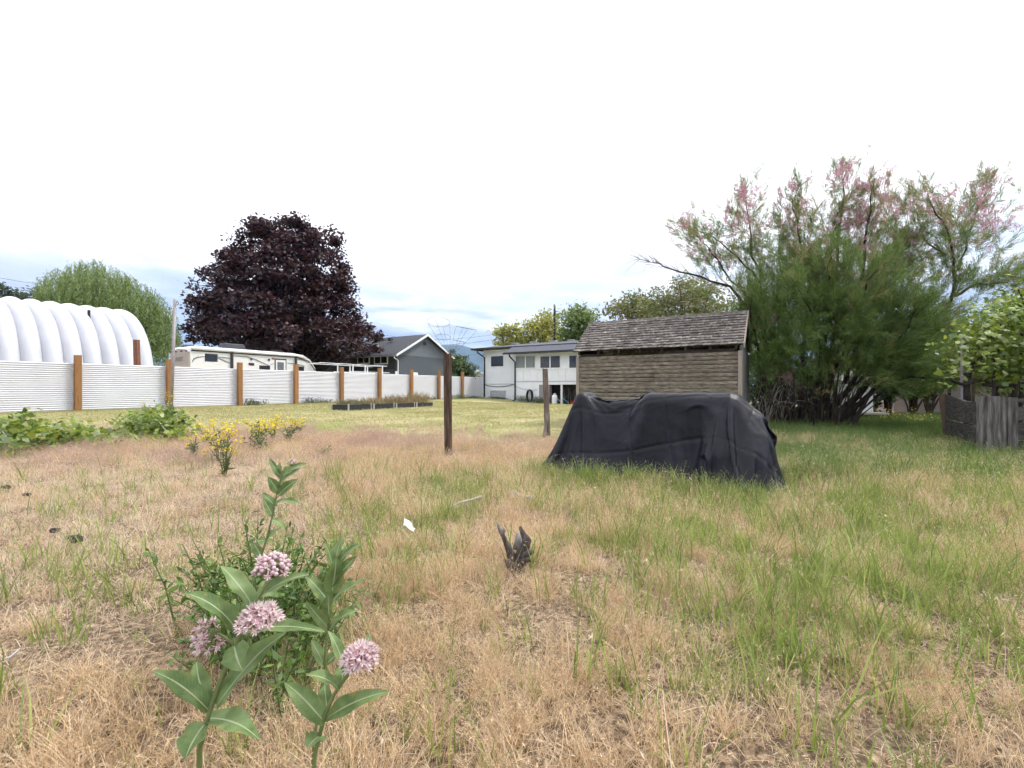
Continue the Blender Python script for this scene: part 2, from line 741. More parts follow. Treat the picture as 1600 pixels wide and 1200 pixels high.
# far mountain: a wooded ridge some kilometres off, the haze box turns it blue
m_hill = mat('hill_forest', [(.02, .035, .02), (.05, .065, .03), (.10, .10, .05)], .95, scale=.006, detail=9)
az = np.radians(np.linspace(-62, 62, 260))
ridge = 395 + 75 * np.sin(az * 6.1 + 1.2) + 40 * np.sin(az * 17 + .4) + 22 * np.sin(az * 41 + 2) + 10 * np.sin(az * 97)
ridge = ridge * (.62 + .38 * np.exp(-((np.degrees(az) + 7) / 13) ** 2)) + 12 + 115 * np.exp(-((np.degrees(az) + 7.5) / 5.5) ** 2)
rows = []
for k, (dist, hf) in enumerate([(3300, -.02), (3800, .10), (4300, .30), (4800, .62), (5200, .88), (5500, 1.0), (5900, .8)]):
    wob_ = 1 + .10 * np.sin(az * 23 + k * 1.7) + .06 * np.sin(az * 57 + k * 2.9)
    hh = ridge * hf * (wob_ if 0 < hf < 1 else 1)
    rows.append(np.stack([np.sin(az) * dist, np.cos(az) * dist, hh], 1))
hv = np.concatenate(rows)
na = len(az)
ii = (np.arange(len(rows) - 1)[:, None] * na + np.arange(na - 1)[None, :]).ravel()
hills = np_mesh('hills', hv, np.stack([ii, ii + 1, ii + 1 + na, ii + na], 1), m_hill, smooth=True)
prop(hills, 'blue wooded mountain ridge far beyond the houses', None, None, 'structure')

# ================================================================== SHARED MATERIALS
m_white_metal = mat('white_sheet_metal', [(.60, .60, .65), (.67, .67, .715)], .42, scale=.8, spec=.5, dirt=(.55, .52, .48), dscale=2.5, damount=.25)
m_cedar = mat('orange_stained_timber', [(.20, .095, .035), (.31, .155, .06), (.25, .12, .045)], .7, scale=7, stretch=(3, 3, .35), bump=.25, island=.12)
m_oldwood = mat('weathered_grey_timber', [(.10, .085, .07), (.22, .19, .16), (.33, .29, .25)], .9, scale=9, stretch=(4, 4, .5), bump=.6, island=.2)
m_darkpost = mat('dark_weathered_post', [(.03, .019, .014), (.075, .046, .033), (.17, .12, .09)], .92, scale=10, stretch=(3.2, 3.2, .28), bump=.8)
m_greypost = mat('grey_brown_post', [(.07, .055, .045), (.15, .115, .09), (.25, .205, .17)], .92, scale=10, stretch=(3.2, 3.2, .3), bump=.7)
m_concrete = mat('bare_concrete', [(.25, .24, .22), (.36, .35, .33)], .9, scale=6, bump=.2)
m_black = mat('black_plastic', [(.012, .012, .014), (.02, .02, .022)], .5)
m_white = mat('white_paint', [(.76, .76, .78), (.82, .82, .83)], .55, scale=3)
m_steel = mat('galvanised_steel', [(.24, .215, .22), (.34, .31, .315)], .5, scale=9, metal=.3)
m_bark = mat('bark_brown', [(.03, .022, .018), (.075, .055, .04), (.12, .09, .07)], .95, scale=7, stretch=(2, 2, .5), bump=.7)
m_bark_dark = mat('bark_dark', [(.018, .013, .013), (.045, .034, .03), (.075, .06, .052)], .95, scale=9, stretch=(2, 2, .6), bump=.6)
m_twig = mat('grey_dead_twig', [(.20, .175, .155), (.36, .32, .29)], .9, scale=8)
m_wire = mat('dull_wire', [(.10, .10, .11), (.20, .19, .19)], .55, metal=.4)
m_glass = mat('window_glass', [(.018, .02, .024), (.03, .034, .04)], .08, scale=.6, spec=.6)
m_glass_pale = mat('curtained_glass', [(.13, .15, .155), (.22, .245, .245)], .12, scale=1.2, stretch=(3, 3, .4), spec=.6)
m_roofdark = mat('dark_asphalt_shingle', [(.035, .037, .045), (.065, .068, .08), (.095, .098, .11)], .9, scale=16, detail=8, bump=.3)

# ================================================================== WHITE CORRUGATED FENCE
VF = 22.7
SP = 2.93
U0 = on_v(120, VF)
fz = 0.13
fence = thing('corrugated_fence', 'long white corrugated metal fence with orange timber posts along the lawn', 'fence', uv(U0, VF, gz(*uv(U0, VF)[:2])))
prof = []
per = .0763
for i in range(23 * 8 + 1):
    s = i / 8
    prof.append((math.cos(2 * math.pi * s) * .014, i * per / 8))
post_us = [U0 + SP * i for i in range(-3, 9)]
ends = post_us + [32.6]
for a, b in zip(ends[:-1], ends[1:]):
    mb = MB()
    zb = min(gz(*uv(a, VF)[:2]), gz(*uv(b, VF)[:2])) + .035
    vs_, fs = [], []
    for i, (dv, z) in enumerate(prof):
        for u in (a + .012, b - .012):
            vs_.append(uv(u, VF + .02 + dv, zb + z))
        if i:
            fs.append((2 * i - 2, 2 * i - 1, 2 * i + 1, 2 * i))
    mb.add(vs_, fs)
    o = mb.build('panel', m_white_metal, fence)
    sol = o.modifiers.new('thickness', 'SOLIDIFY')
    sol.thickness = .0012
    MB().uvbox(a, b, VF + .05, VF + .088, zb + .15, zb + .24).build('rail', m_cedar, fence)
    MB().uvbox(a, b, VF + .05, VF + .088, zb + 1.55, zb + 1.64).build('rail', m_cedar, fence)
for i, u in enumerate(post_us):
    x, y, _ = uv(u, VF - .10)
    z0 = gz(x, y)
    h = 2.13 + rnd.uniform(-.05, .06)
    tlt = rnd.uniform(-.015, .015)
    mb = MB()
    q = [(-.095, -.095), (.095, -.095), (.095, .095), (-.095, .095)]
    mb.prism([uv(u + a, VF - .10 + b, z0 - .3) for a, b in q], [uv(u + a + tlt, VF - .10 + b + tlt, z0 + h) for a, b in q])
    mb.build('post', m_cedar, fence, bevel=.008)

# ================================================================== ARCHED STEEL BUILDING
m_arch = mat('white_arch_steel', [(.54, .55, .60), (.60, .61, .65)], .45, scale=.7, spec=.4, dirt=(.42, .41, .40), dscale=1.1, damount=.3)
UE, VC, HW, HT = 10.35, 31.9, 4.5, 5.05
zq = .1
arch = thing('arched_steel_building', 'white arched steel storage building with rounded ribs behind the fence', 'building', uv(UE - 8, VC, zq))
PIT = .67
na_, nr_ = 30, 8
ribs = 24
me0 = None
for r in range(ribs):
    u1 = UE - r * PIT
    if me0 is None:
        vs_, fs = [], []
        for j in range(nr_ + 1):
            s = j / nr_
            up_ = u1 - s * PIT
            bulge = .30 * abs(math.sin(math.pi * s)) ** .8
            for i in range(na_ + 1):
                a = math.pi * i / na_
                c_, s_ = math.cos(a), math.sin(a)
                ex = .78
                dv = math.copysign(abs(c_) ** ex, c_)
                dz = s_ ** ex
                vs_.append(uv(up_, VC - dv * (HW + bulge), zq + dz * (HT - .16 + bulge)))
        for j in range(nr_):
            for i in range(na_):
                a = j * (na_ + 1) + i
                fs.append((a, a + 1, a + na_ + 2, a + na_ + 1))
        mb = MB().add(vs_, fs)
        o = mb.build('arch_rib', m_arch, arch, smooth=True)
        me0 = o.data
        first = o
    else:
        o = first.copy()
        COL.objects.link(o)
        o.parent = arch
        d = Vector(uv(-r * PIT, 0))
        o.location = d
mb = MB()
vs_ = [uv(UE - .03, VC - math.copysign(abs(math.cos(math.pi * i / na_)) ** .78, math.cos(math.pi * i / na_)) * HW, zq + math.sin(math.pi * i / na_) ** .78 * (HT - .16)) for i in range(na_ + 1)]
mb.add(vs_, [tuple(range(na_ + 1))])
mb.build('end_wall', m_arch, arch)
# vent pipe on the near slope
uvp = on_v(139, VC - 2.9)
pz = zat(512, uv(uvp, VC - 2.9)[1])
mb = MB()
mb.tube([uv(uvp, VC - 2.9, pz - .15), uv(uvp, VC - 2.9, pz + .85)], .055, 8)
mb.tube([uv(uvp, VC - 2.9, pz - .02), uv(uvp, VC - 2.9, pz + .06)], .15, 10)
mb.build('vent_pipe', m_black, arch)

# brown post behind the fence, in front of the arch
ub = on_v(216, VF + 1.2)
bx_, by_, _ = uv(ub, VF + 1.2)
mb = MB()
mb.tube([(bx_, by_, 0), (bx_ - .03, by_, 1.5), (bx_ - .08, by_, zat(531, by_))], [.13, .125, .12], 8)
prop(mb.build('timber_post', mat('red_brown_post', [(.16, .07, .045), (.24, .11, .07)], .85, scale=8, stretch=(3, 3, .3), bump=.4), loc=(bx_, by_, 0)),
     'reddish brown post standing behind the fence against the white arched building', 'post')

# leaning metal pole in front of the fence
py_ = 14.6
p0 = at(267, 649, py_)
p1 = at(273.5, 468, py_)
pole = thing('metal_pole', 'tall thin grey metal pole beside the second fence post from the left', 'pole', (p0[0], py_, gz(p0[0], py_)))
MB().tube([(p0[0], py_, p0[2] - .4), p1], .045, 10).build('pole_tube', m_steel, pole, smooth=True)
MB().tube([(p1[0], py_, p1[2] - .12), (p1[0] + .09, py_, p1[2] - .06), (p1[0] + .12, py_, p1[2] - .13), (p1[0] + .07, py_, p1[2] - .18)], .014, 5).build('hook', m_wire, pole)

# ================================================================== TRAVEL TRAILER
VT = 30.8
UT0 = on_v(297, VT)
tg = .1
m_tr = mat('trailer_cream', [(.72, .71, .68), (.77, .76, .74)], .35, scale=.6, spec=.5)
m_tan = mat('trailer_rear_tan', [(.40, .33, .28), (.46, .39, .33)], .45, scale=1.2, spec=.4)
m_trim = mat('trailer_dark_trim', [(.03, .026, .026), (.05, .045, .045)], .5)
m_swoosh = mat('trailer_grey_stripe', [(.20, .19, .2), (.27, .26, .27)], .5)
m_swoosh_red = mat('trailer_maroon_mark', [(.30, .08, .06), (.36, .1, .08)], .5)
tr = thing('travel_trailer', 'cream and tan travel trailer parked behind the white fence', 'trailer', uv(UT0 + 4, VT + 1.2, tg))
LT, WT, HT_ = 8.9, 2.5, 3.34
tg = .22
tp = [(0, .55), (0, 3.0), (.05, 3.2), (.25, HT_), (6.6, HT_ - .03), (7.5, HT_ - .13), (8.1, HT_ - .45), (8.5, 2.3), (8.8, 1.5), (8.85, .9), (8.7, .55)]
MB().prism([uv(UT0 + a, VT, tg + b) for a, b in tp], [uv(UT0 + a, VT + WT, tg + b) for a, b in tp]).build('body', m_tr, tr, bevel=.05)
rz = [(.06, .6), (.06, 2.95), (.5, 3.12), (1.25, 3.2), (2.0, 3.12), (2.44, 2.95), (2.44, .6)]
MB().prism([uv(UT0 - .07, VT + a, tg + b) for a, b in rz], [uv(UT0 + .01, VT + a, tg + b) for a, b in rz]).build('rear_panel', m_tan, tr)
for a in (.3, .9, 1.6, 2.2):
    MB().uvbox(UT0 - .10, UT0 - .072, VT + a - .09, VT + a + .09, tg + 2.98, tg + 3.06).build('marker_light', m_trim, tr)
# lettering on the rear
fc = bpy.data.curves.new('lettering', 'FONT')
fc.body = 'SUNSET'
fc.size = .36
fc.extrude = .004
fo = bpy.data.objects.new('lettering_tmp', fc)
COL.objects.link(fo)
bpy.context.view_layer.update()
me = bpy.data.meshes.new_from_object(fo.evaluated_get(bpy.context.evaluated_depsgraph_get()))
bpy.data.objects.remove(fo)
# text x runs along -v (to the viewer's right), y up
M = Matrix(((UC, 0, -US, 0), (-US, 0, -UC, 0), (0, 1, 0, 0), (0, 0, 0, 1)))
pt = Vector(uv(UT0 - .082, VT + 2.0, tg + 2.42))
me.transform(Matrix.Translation(pt - OFF[tr.name]) @ M)
link_mesh('lettering', me, m_swoosh, tr)


def on_side(mb, px0, py0, px1, py1, d0=-.02, d1=.01, v=VT):
    ua, ub_ = on_v(px0, v), on_v(px1, v)
    Ya = uv((ua + ub_) / 2, v)[1]
    return mb.uvbox(ua, ub_, v + d0, v + d1, zat(py1, Ya), zat(py0, Ya))


for (a, b, c, d) in [(320, 553, 340, 565), (405, 571, 422, 583), (464, 572.5, 475, 584)]:
    w = on_side(MB(), a, b, c, d).build('window', m_trim, tr, bevel=.06)
    on_side(MB(), a + 1.6, b + 1.4, c - 1.6, d - 1.4, -.026, -.0205).build('pane', m_glass, w)
dr = on_side(MB(), 429, 560.5, 447.5, 590, -.02, .01).build('door', m_trim, tr, bevel=.04)
on_side(MB(), 430.6, 562.6, 446, 590, -.03, -.021).build('door_leaf', m_tr, dr)
on_side(MB(), 433, 566, 443, 580, -.04, -.031).build('pane', mat('trailer_door_glass', [(.13, .14, .16), (.18, .19, .21)], .15), dr)
for (cx, cy) in [(392.5, 560.8), (420, 562.3)]:
    u_ = on_v(cx, VT)
    z_ = zat(cy, uv(u_, VT)[1])
    MB().tube([uv(u_, VT + .01, z_), uv(u_, VT - .03, z_)], .085, 12).build('porthole_light', m_trim, tr)
on_side(MB(), 388.5, 567, 397, 571).build('vent_grille', m_trim, tr)
on_side(MB(), 425, 559, 428.5, 561.5).build('marker_light', m_swoosh_red, tr)
# awning roll, its dark seam and arms
ua, ub_ = on_v(297, VT), on_v(478, VT)
MB().tube([uv(ua + .05, VT - .06, tg + 3.17), uv(UT0 + 6.9, VT - .06, tg + 3.13), uv(UT0 + 7.6, VT - .05, tg + 3.0)], [.085, .085, .04], 10).build('awning', m_tr, tr, smooth=True)
MB().tube([uv(ua + .05, VT - .04, tg + 3.05), uv(UT0 + 6.9, VT - .04, tg + 3.02), uv(UT0 + 7.9, VT - .02, tg + 2.8), uv(UT0 + 8.5, VT - .02, tg + 2.1)], .035, 6).build('awning_rail', m_trim, tr)
for px in (361.5, 461.5):
    u_ = on_v(px, VT)
    MB().uvbox(u_ - .07, u_ + .07, VT - .12, VT - .02, tg + 1.5, tg + 3.12).build('awning_arm', m_trim, tr)
for pts in ([(300, 566), (303, 560.5), (309, 558), (320, 557)], [(340, 557.5), (350, 558.5), (361, 560.5)], [(340, 559), (350, 563), (361, 568)], [(364, 556), (385, 557), (400, 562), (422, 572)], [(422, 569.5), (430, 568)], [(449, 567), (462, 568.5), (476, 572)], [(464, 561), (474, 562.5), (484, 568)]):
    P_ = []
    for (a, b) in pts:
        u_ = on_v(a, VT)
        P_.append(uv(u_, VT - .004, zat(b, uv(u_, VT)[1])))
    MB().tube(P_, [.02] + [.045] * (len(P_) - 2) + [.02], 4).build('stripe', m_swoosh, tr)


def roofbox(px0, px1, py0, py1, d, m, name):
    ua, ub_ = on_v(px0, VT + d), on_v(px1, VT + d)
    Y_ = uv((ua + ub_) / 2, VT + d)[1]
    z0_, z1_ = tg + HT_ - .04, zat(py0, Y_)
    q = [(0, 0), (1, 0), (1, 1), (0, 1)]
    bt = [uv(ua + (ub_ - ua) * a, VT + d + b * .75, z0_) for a, b in q]
    tpq = [uv(ua + (ub_ - ua) * (.08 + .84 * a), VT + d + .08 + b * .6, z1_) for a, b in q]
    return MB().prism(bt, tpq).build(name, m, tr, bevel=.05)


m_ac = mat('air_conditioner_grey', [(.035, .04, .048), (.06, .065, .075)], .5, scale=3)
roofbox(348, 386, 537, 548, .8, m_ac, 'air_conditioner')
roofbox(389, 405, 547.5, 551, .8, m_tr, 'roof_vent')
roofbox(429, 445, 546.5, 552, .8, m_trim, 'roof_vent')
roofbox(291, 306, 538.5, 543, 1.0, m_ac, 'roof_vent')
for du in (3.9, 4.9):
    for dv in (.12, WT - .32):
        mb = MB()
        mb.tube([uv(UT0 + du, VT + dv, tg + .36), uv(UT0 + du, VT + dv + .2, tg + .36)], .36, 16)
        mb.build('wheel', m_black, tr)

# ================================================================== WORK TRUCK WITH LADDER RACK (only its rack shows over the fence)
m_trk = mat('truck_dark_paint', [(.02, .022, .026), (.03, .032, .037)], .3, spec=.5)
VK = 25.6
uk0 = on_v(506, VK)
uk1 = on_v(600, VK)
tk = thing('pickup_truck', 'dark pickup with a white pipe ladder rack behind the fence by the dark house', 'truck', uv((uk0 + uk1) / 2, VK + .9, .1))
pr = [(0, .55), (0, 1.15), (1.0, 1.25), (1.5, 1.78), (2.9, 1.82), (3.2, 1.25), (5.4, 1.22), (5.4, .55)]
ln = uk1 - uk0
MB().prism([uv(uk0 + a / 5.4 * ln, VK, .1 + b) for a, b in pr], [uv(uk0 + a / 5.4 * ln, VK + 1.8, .1 + b) for a, b in pr]).build('body', m_trk, tk, bevel=.04)
for du in (.16, .8):
    for dv in (-.02, 1.6):
        MB().tube([uv(uk0 + du * ln, VK + dv, .46), uv(uk0 + du * ln, VK + dv + .22, .46)], .36, 16).build('wheel', m_black, tk)
Yk = uv((uk0 + uk1) / 2, VK)[1]
zr1, zr2 = zat(569.5, Yk), zat(580.5, Yk)
for dv in (0, 1.6):
    MB().uvbox(uk0 - .3, uk1 + .3, VK + dv, VK + dv + .07, zr1 - .025, zr1 + .02).build('rack_rail', m_white, tk)
    MB().uvbox(uk0 + 2.0, uk1 + .55, VK + dv, VK + dv + .07, zr2 - .025, zr2 + .02).build('rack_rail', m_white, tk)
    for px in (552, 571, 598):
        u_ = on_v(px, VK)
        MB().uvbox(u_ - .035, u_ + .035, VK + dv + .005, VK + dv + .065, 1.2, zr1 - .03).build('rack_upright', m_white, tk)
for k in range(4):
    u_ = uk0 - .2 + k * (ln + .3) / 3
    MB().uvbox(u_, u_ + .04, VK + .075, VK + 1.595, zr1 - .02, zr1 + .01).build('rack_crossbar', m_white, tk)
MB().uvbox(on_v(582, VK), on_v(597, VK), VK - .03, VK - .002, zat(588, Yk), zat(582.5, Yk)).build('tool_box', m_white, tk)

# ================================================================== DARK GREY HOUSE
VH = 30.5
ua, ub_ = on_v(620, VH), on_v(703, VH)
m_side1 = mat('slate_blue_stucco', [(.085, .098, .115), (.105, .12, .138)], .85, scale=14, bump=.15)
m_side2 = mat('slate_grey_lap_siding', [(.135, .152, .17), (.16, .178, .198)], .75, scale=3)
m_side3 = mat('charcoal_vertical_siding', [(.042, .047, .056), (.058, .063, .073)], .8, scale=5)
dh = thing('gabled_house', 'dark slate grey gabled house with white trim beyond the fence', 'house', uv((ua + ub_) / 2, VH + 6, .1))
um = (ua + ub_) / 2 - .1
Yl = uv(ua, VH)[1]
ze = zat(551.5, Yl) - .05
Ym = uv(um, VH)[1]
zp = zat(524.5, Ym)
zb0 = zat(577, Yl)
MB().prism([uv(ua, VH, 0), uv(ub_, VH, 0), uv(ub_, VH + 13, 0), uv(ua, VH + 13, 0)], [uv(ua, VH, zb0), uv(ub_, VH, zb0), uv(ub_, VH + 13, zb0), uv(ua, VH + 13, zb0)]).build('foundation_wall', m_side1, dh)
# lower gable wall (stucco) up to the band, then lap siding boards to the ridge
zband = zat(553.5, Yl)
zt = ze - .1
MB().uvbox(ua, ub_, VH, VH + .2, zb0, zt).build('gable_wall', m_side1, dh)
MB().uvbox(ua, ua + .2, VH + .2, VH + 13, zb0, ze).build('side_wall', m_side3, dh)
MB().uvbox(ub_ - .2, ub_, VH + .2, VH + 13, zb0, ze).build('side_wall', m_side3, dh)
bh = .21
zz = zt
sl = (zp - ze) / (um - ua)
k = 0
while zz < zp - .12:
    z1_ = min(zz + bh, zp - .05)
    i0 = max(0, (zz - ze)) / sl + .02
    a_, b_ = ua + i0, ub_ - max(0, (zz - ze)) / ((zp - ze) / (ub_ - um)) - .02
    i1 = max(0, (z1_ - ze)) / sl + .02
    a1, b1 = ua + i1, ub_ - max(0, (z1_ - ze)) / ((zp - ze) / (ub_ - um)) - .02
    if b1 - a1 > .1:
        MB().prism([uv(a_, VH - .022, zz), uv(b_, VH - .022, zz), uv(b_, VH + .2, zz), uv(a_, VH + .2, zz)],
                   [uv(a1, VH - .004, z1_), uv(b1, VH - .004, z1_), uv(b1, VH + .2, z1_), uv(a1, VH + .2, z1_)]).build('siding_board', m_side2, dh)
    zz += bh
    k += 1
MB().uvbox(um - .2, um + .2, VH - .05, VH - .02, zp - .95, zp - .62).build('gable_vent', m_side3, dh)
rf_ov = .45
sr = (zp - ze) / (ub_ - um)


def slab(p00, p10, p11, p01, th):
    lo = [(p[0], p[1], p[2] - th) for p in (p00, p10, p11, p01)]
    return MB().prism(lo, [p00, p10, p11, p01])


VB = VH + 13.4
rl = slab(uv(ua - rf_ov, VH - .4, ze - sl * rf_ov + .12), uv(um, VH - .4, zp + .12), uv(um, VB, zp + .12), uv(ua - rf_ov, VB, ze - sl * rf_ov + .12), .1).build('roof', m_roofdark, dh)
slab(uv(um + .002, VH - .4, zp + .118), uv(ub_ + rf_ov, VH - .4, ze - sr * rf_ov + .118), uv(ub_ + rf_ov, VB, ze - sr * rf_ov + .118), uv(um + .002, VB, zp + .118), .1).build('roof', m_roofdark, dh)
slab(uv(ua - rf_ov - .02, VH - .47, ze - sl * rf_ov + .13), uv(um, VH - .47, zp + .14), uv(um, VH - .405, zp + .14), uv(ua - rf_ov - .02, VH - .405, ze - sl * rf_ov + .13), .2).build('barge_board', m_white, dh)
slab(uv(um + .003, VH - .468, zp + .138), uv(ub_ + rf_ov + .02, VH - .468, ze - sr * rf_ov + .13), uv(ub_ + rf_ov + .02, VH - .403, ze - sr * rf_ov + .13), uv(um + .003, VH - .403, zp + .138), .2).build('barge_board', m_white, dh)
MB().uvbox(ua - rf_ov - .12, ua - rf_ov - .005, VH - .38, VB, ze - sl * rf_ov - .04, ze - sl * rf_ov + .09).build('gutter', mat('grey_gutter', [(.30, .31, .33), (.36, .37, .39)], .5), dh)
MB().tube([uv(ua - rf_ov - .06, VH - .2, ze - sl * rf_ov), uv(ua - rf_ov - .06, VH - .2, ze - sl * rf_ov - .18), uv(ua + .1, VH - .06, ze - .62), uv(ua + .1, VH - .06, zb0 - .5)], .055, 8).build('downspout', m_white, dh)
MB().uvbox(um - 1.6, um - 1.25, VH + 3, VH + 3.4, zp - .45, zp - .2).build('roof_vent', m_roofdark, dh)
# windows on the side wall (plane u = ua)
for (a, b, c, d) in [(585, 553, 606.5, 569.5), (559, 553, 578, 569)]:
    va, vb = on_u(a, ua), on_u(c, ua)
    Yw = uv(ua, (va + vb) / 2)[1]
    z0_, z1_ = zat(d, Yw), zat(b, Yw)
    w = MB().uvbox(ua - .05, ua + .01, va, vb, z0_, z1_).build('window', m_white, dh)
    vm = va + (vb - va) * .5
    MB().uvbox(ua - .062, ua - .052, va - .12, vm + .05, z0_ + .12, z1_ - .1).build('pane', m_glass, w)
    MB().uvbox(ua - .062, ua - .052, vm - .05, vb + .12, z0_ + .12, z1_ - .1).build('pane', m_glass, w)
for (a, b, c, d) in [(617, 580, 620, 590), (645, 582, 652, 592)]:
    on_side(MB(), a, b, c, d, -.09, -.002, VH).build('utility_box', m_white, dh, bevel=.02)

# far white garage between the houses
Yg = 74
m_farwall = mat('far_garage_wall', [(.55, .56, .6), (.62, .63, .66)], .8)
gp = at(747, 579, Yg)
gg = thing('far_garage', 'small far white garage with grey gable roof between the two houses', 'garage', (gp[0], Yg, 0))
wl, wr = at(731, 590, Yg)[0], at(764, 590, Yg)[0]
ze2 = zat(588.5, Yg)
q = [(wl, Yg, -.3), (wr, Yg, -.3), (wr, Yg, ze2), (gp[0], Yg, gp[2]), (wl, Yg, ze2)]
MB().prism(q, [(a, b + 9, c) for a, b, c in q]).build('wall', m_farwall, gg)
m_farroof = mat('far_grey_roof', [(.25, .26, .29), (.32, .33, .36)], .9, scale=3)
for s_, x1 in ((0, wl - .6), (1, wr + .6)):
    zl = ze2 - .25
    slab((x1, Yg - .35, zl + .12), (gp[0], Yg - .35, gp[2] + .12), (gp[0], Yg + 9.3, gp[2] + .12), (x1, Yg + 9.3, zl + .12), .12).build('roof', m_farroof, gg)
    slab((x1, Yg - .5, zl + .12), (gp[0], Yg - .5, gp[2] + .14), (gp[0], Yg - .36, gp[2] + .14), (x1, Yg - .36, zl + .12), .3).build('barge_board', m_white, gg)

# ================================================================== WHITE SPLIT-LEVEL HOUSE
UA, UB = 33.0, 31.5
vL = on_u(755, UA)
vJ = on_u(804, UB)
vR = 7.0
m_stucco = mat('white_painted_siding', [(.76, .78, .82), (.81, .825, .855)], .7, scale=4, dirt=(.6, .6, .6), dscale=1.5, damount=.25)
m_fascia = mat('black_gutter', [(.012, .013, .017), (.02, .021, .026)], .4, spec=.5)
wh = thing('split_level_house', 'white two storey house with dark roof and black gutters at the end of the lawn', 'house', uv(UA + 4, 15, -.3))
YL = uv(UA, vL)[1]
zE = zat(547.5, YL)
MB().uvbox(UA, UA + 9, vR, vL, -.8, zE).build('wall', m_stucco, wh)
Yd = uv(UB, vJ)[1]
zD = zat(554, Yd) + .02
Yo = uv(UB, on_u(860, UB))[1]
zO = zat(601, Yo)            # top of the opening under the sunroom
vO = on_u(842, UB)
MB().uvbox(UB, UA - .003, vR, vJ, zO, zD).build('sunroom_wall', m_stucco, wh)
MB().uvbox(UB + .002, UA - .004, vO, vJ - .002, -.8, zO - .002).build('lower_wall', m_stucco, wh)
# vertical boards of the sunroom apron and lap boards low on the left
za, zb_ = zat(595, Yo), zat(577, Yo)
vv0 = vJ - .25
while vv0 > 12.5:
    MB().uvbox(UB - .025, UB - .001, vv0 - .585, vv0 - .012, za, zb_).build('apron_board', m_stucco, wh)
    vv0 -= .61
MB().uvbox(UB - .06, UB - .003, 12, vJ - .1, zb_ + .004, zb_ + .07).build('sill_rail', m_white, wh)
MB().uvbox(UB - .03, UB - .003, 12, vJ - .05, za - .08, za - .02).build('trim_band', mat('grey_trim', [(.42, .42, .45), (.5, .5, .52)], .7), wh)
zl0 = zat(601, YL)
for k in range(7):
    z1_ = zl0 - k * .2
    MB().uvbox(UA - .02, UA - .001, vJ + .05, vL - .01, z1_ - .19, z1_).build('siding_board', m_stucco, wh)
MB().uvbox(UA - .035, UA - .001, vJ + .05, vL - .01, zl0 + .01, zl0 + .08).build('trim_band', bpy.data.materials['grey_trim'], wh)
MB().uvbox(UB - .04, UB - .001, 12, on_u(880, UB), zO + .02, zO + .12).build('beam', m_white, wh)


def hwin(px0, py0, px1, py1, U_, panes, gm, name='window'):
    va, vb = on_u(px0, U_), on_u(px1, U_)
    Yw = uv(U_, (va + vb) / 2)[1]
    z0_, z1_ = zat(py1, Yw), zat(py0, Yw)
    w = MB().uvbox(U_ - .045, U_ - .001, va, vb, z0_, z1_).build(name, m_white, wh)
    st = (vb - va) / panes
    for i in range(panes):
        a, b = va + st * i, va + st * (i + 1)
        MB().uvbox(U_ - .055, U_ - .047, a - .05, b + .05, z0_ + .06, z1_ - .06).build('pane', gm, w)
    return w


hwin(767, 555.5, 787.5, 573.5, UA, 1, m_glass)
hwin(806, 555.5, 837, 575.8, UB, 2, m_glass_pale)
hwin(844, 555.5, 876, 575.8, UB, 2, m_glass)
hwin(765.5, 609, 791.5, 625, UA, 1, mat('whitewashed_pane', [(.28, .30, .33), (.5, .52, .55)], .3, scale=2, stretch=(1, 1, 5)), 'basement_window')
hwin(889, 554.5, 903, 577, UB, 1, m_glass, 'doorway')
# inside of the open space under the sunroom: posts and back wall are the house itself
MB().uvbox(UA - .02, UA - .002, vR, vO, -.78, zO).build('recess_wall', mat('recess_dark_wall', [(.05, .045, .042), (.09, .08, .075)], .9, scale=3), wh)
vp_ = on_u(877, UB)
MB().uvbox(UB + .02, UB + .16, vp_ - .07, vp_ + .07, -.8, zO - .002).build('porch_post', m_white, wh)
MB().uvbox(UB + .03, UB + .5, vO - .9, vO - .003, -.8, zO - .004).build('side_panel', mat('speckled_panel', [(.22, .21, .21), (.34, .33, .33)], .9, scale=12), wh)
# roofs
zRg = 5.2
UR = UA + 4.6
ov = .75
slope = (zRg - zE - .12) / (UR - UA + ov)
vl = vL + .75
m_hroof = mat('grey_blue_shingle', [(.06, .065, .08), (.095, .10, .12), (.13, .135, .155)], .9, scale=14, bump=.3)
zf = zE + .14
MB().add([uv(UA - ov, vl, zf), uv(UA - ov, vR - 1, zf), uv(UR, vR - 1, zRg), uv(UR, vl - 3.2, zRg), uv(UR + 5, vR - 1, zf), uv(UR + 5, vl, zf)],
         [(0, 1, 2, 3), (3, 2, 4, 5), (0, 3, 5), (1, 0, 5, 4)]).build('roof', m_hroof, wh)
MB().uvbox(UA - ov - .06, UA - ov + .06, vR, vl + .02, zf - .15, zf - .006).build('gutter', m_fascia, wh)
MB().uvbox(UA - ov + .062, UR + 4.9, vl - .05, vl + .03, zf - .15, zf - .008).build('gutter', m_fascia, wh)
MB().uvbox(UA - ov + .065, UA - .002, vR, vl - .06, zf - .06, zf - .02).build('soffit', m_white, wh)
zd2 = zD + .12
v2 = on_u(787, UB - .6)
slab(uv(UB - .62, v2, zd2), uv(UB - .62, vR, zd2), uv(UA - ov - .07, vR, zE + .06), uv(UA - ov - .07, v2, zE + .06), .05).build('sunroom_roof', m_hroof, wh)
MB().uvbox(UB - .72, UB - .60, vR, v2 + .03, zd2 - .16, zd2 - .012).build('gutter', m_fascia, wh)
for px in (806, 835.5, 865, 893):
    vq = on_u(px, UR)
    MB().uvbox(UR - .3, UR + .2, vq - .3, vq + .3, zRg - .06, zRg + .12).build('roof_vent', m_farroof, wh)
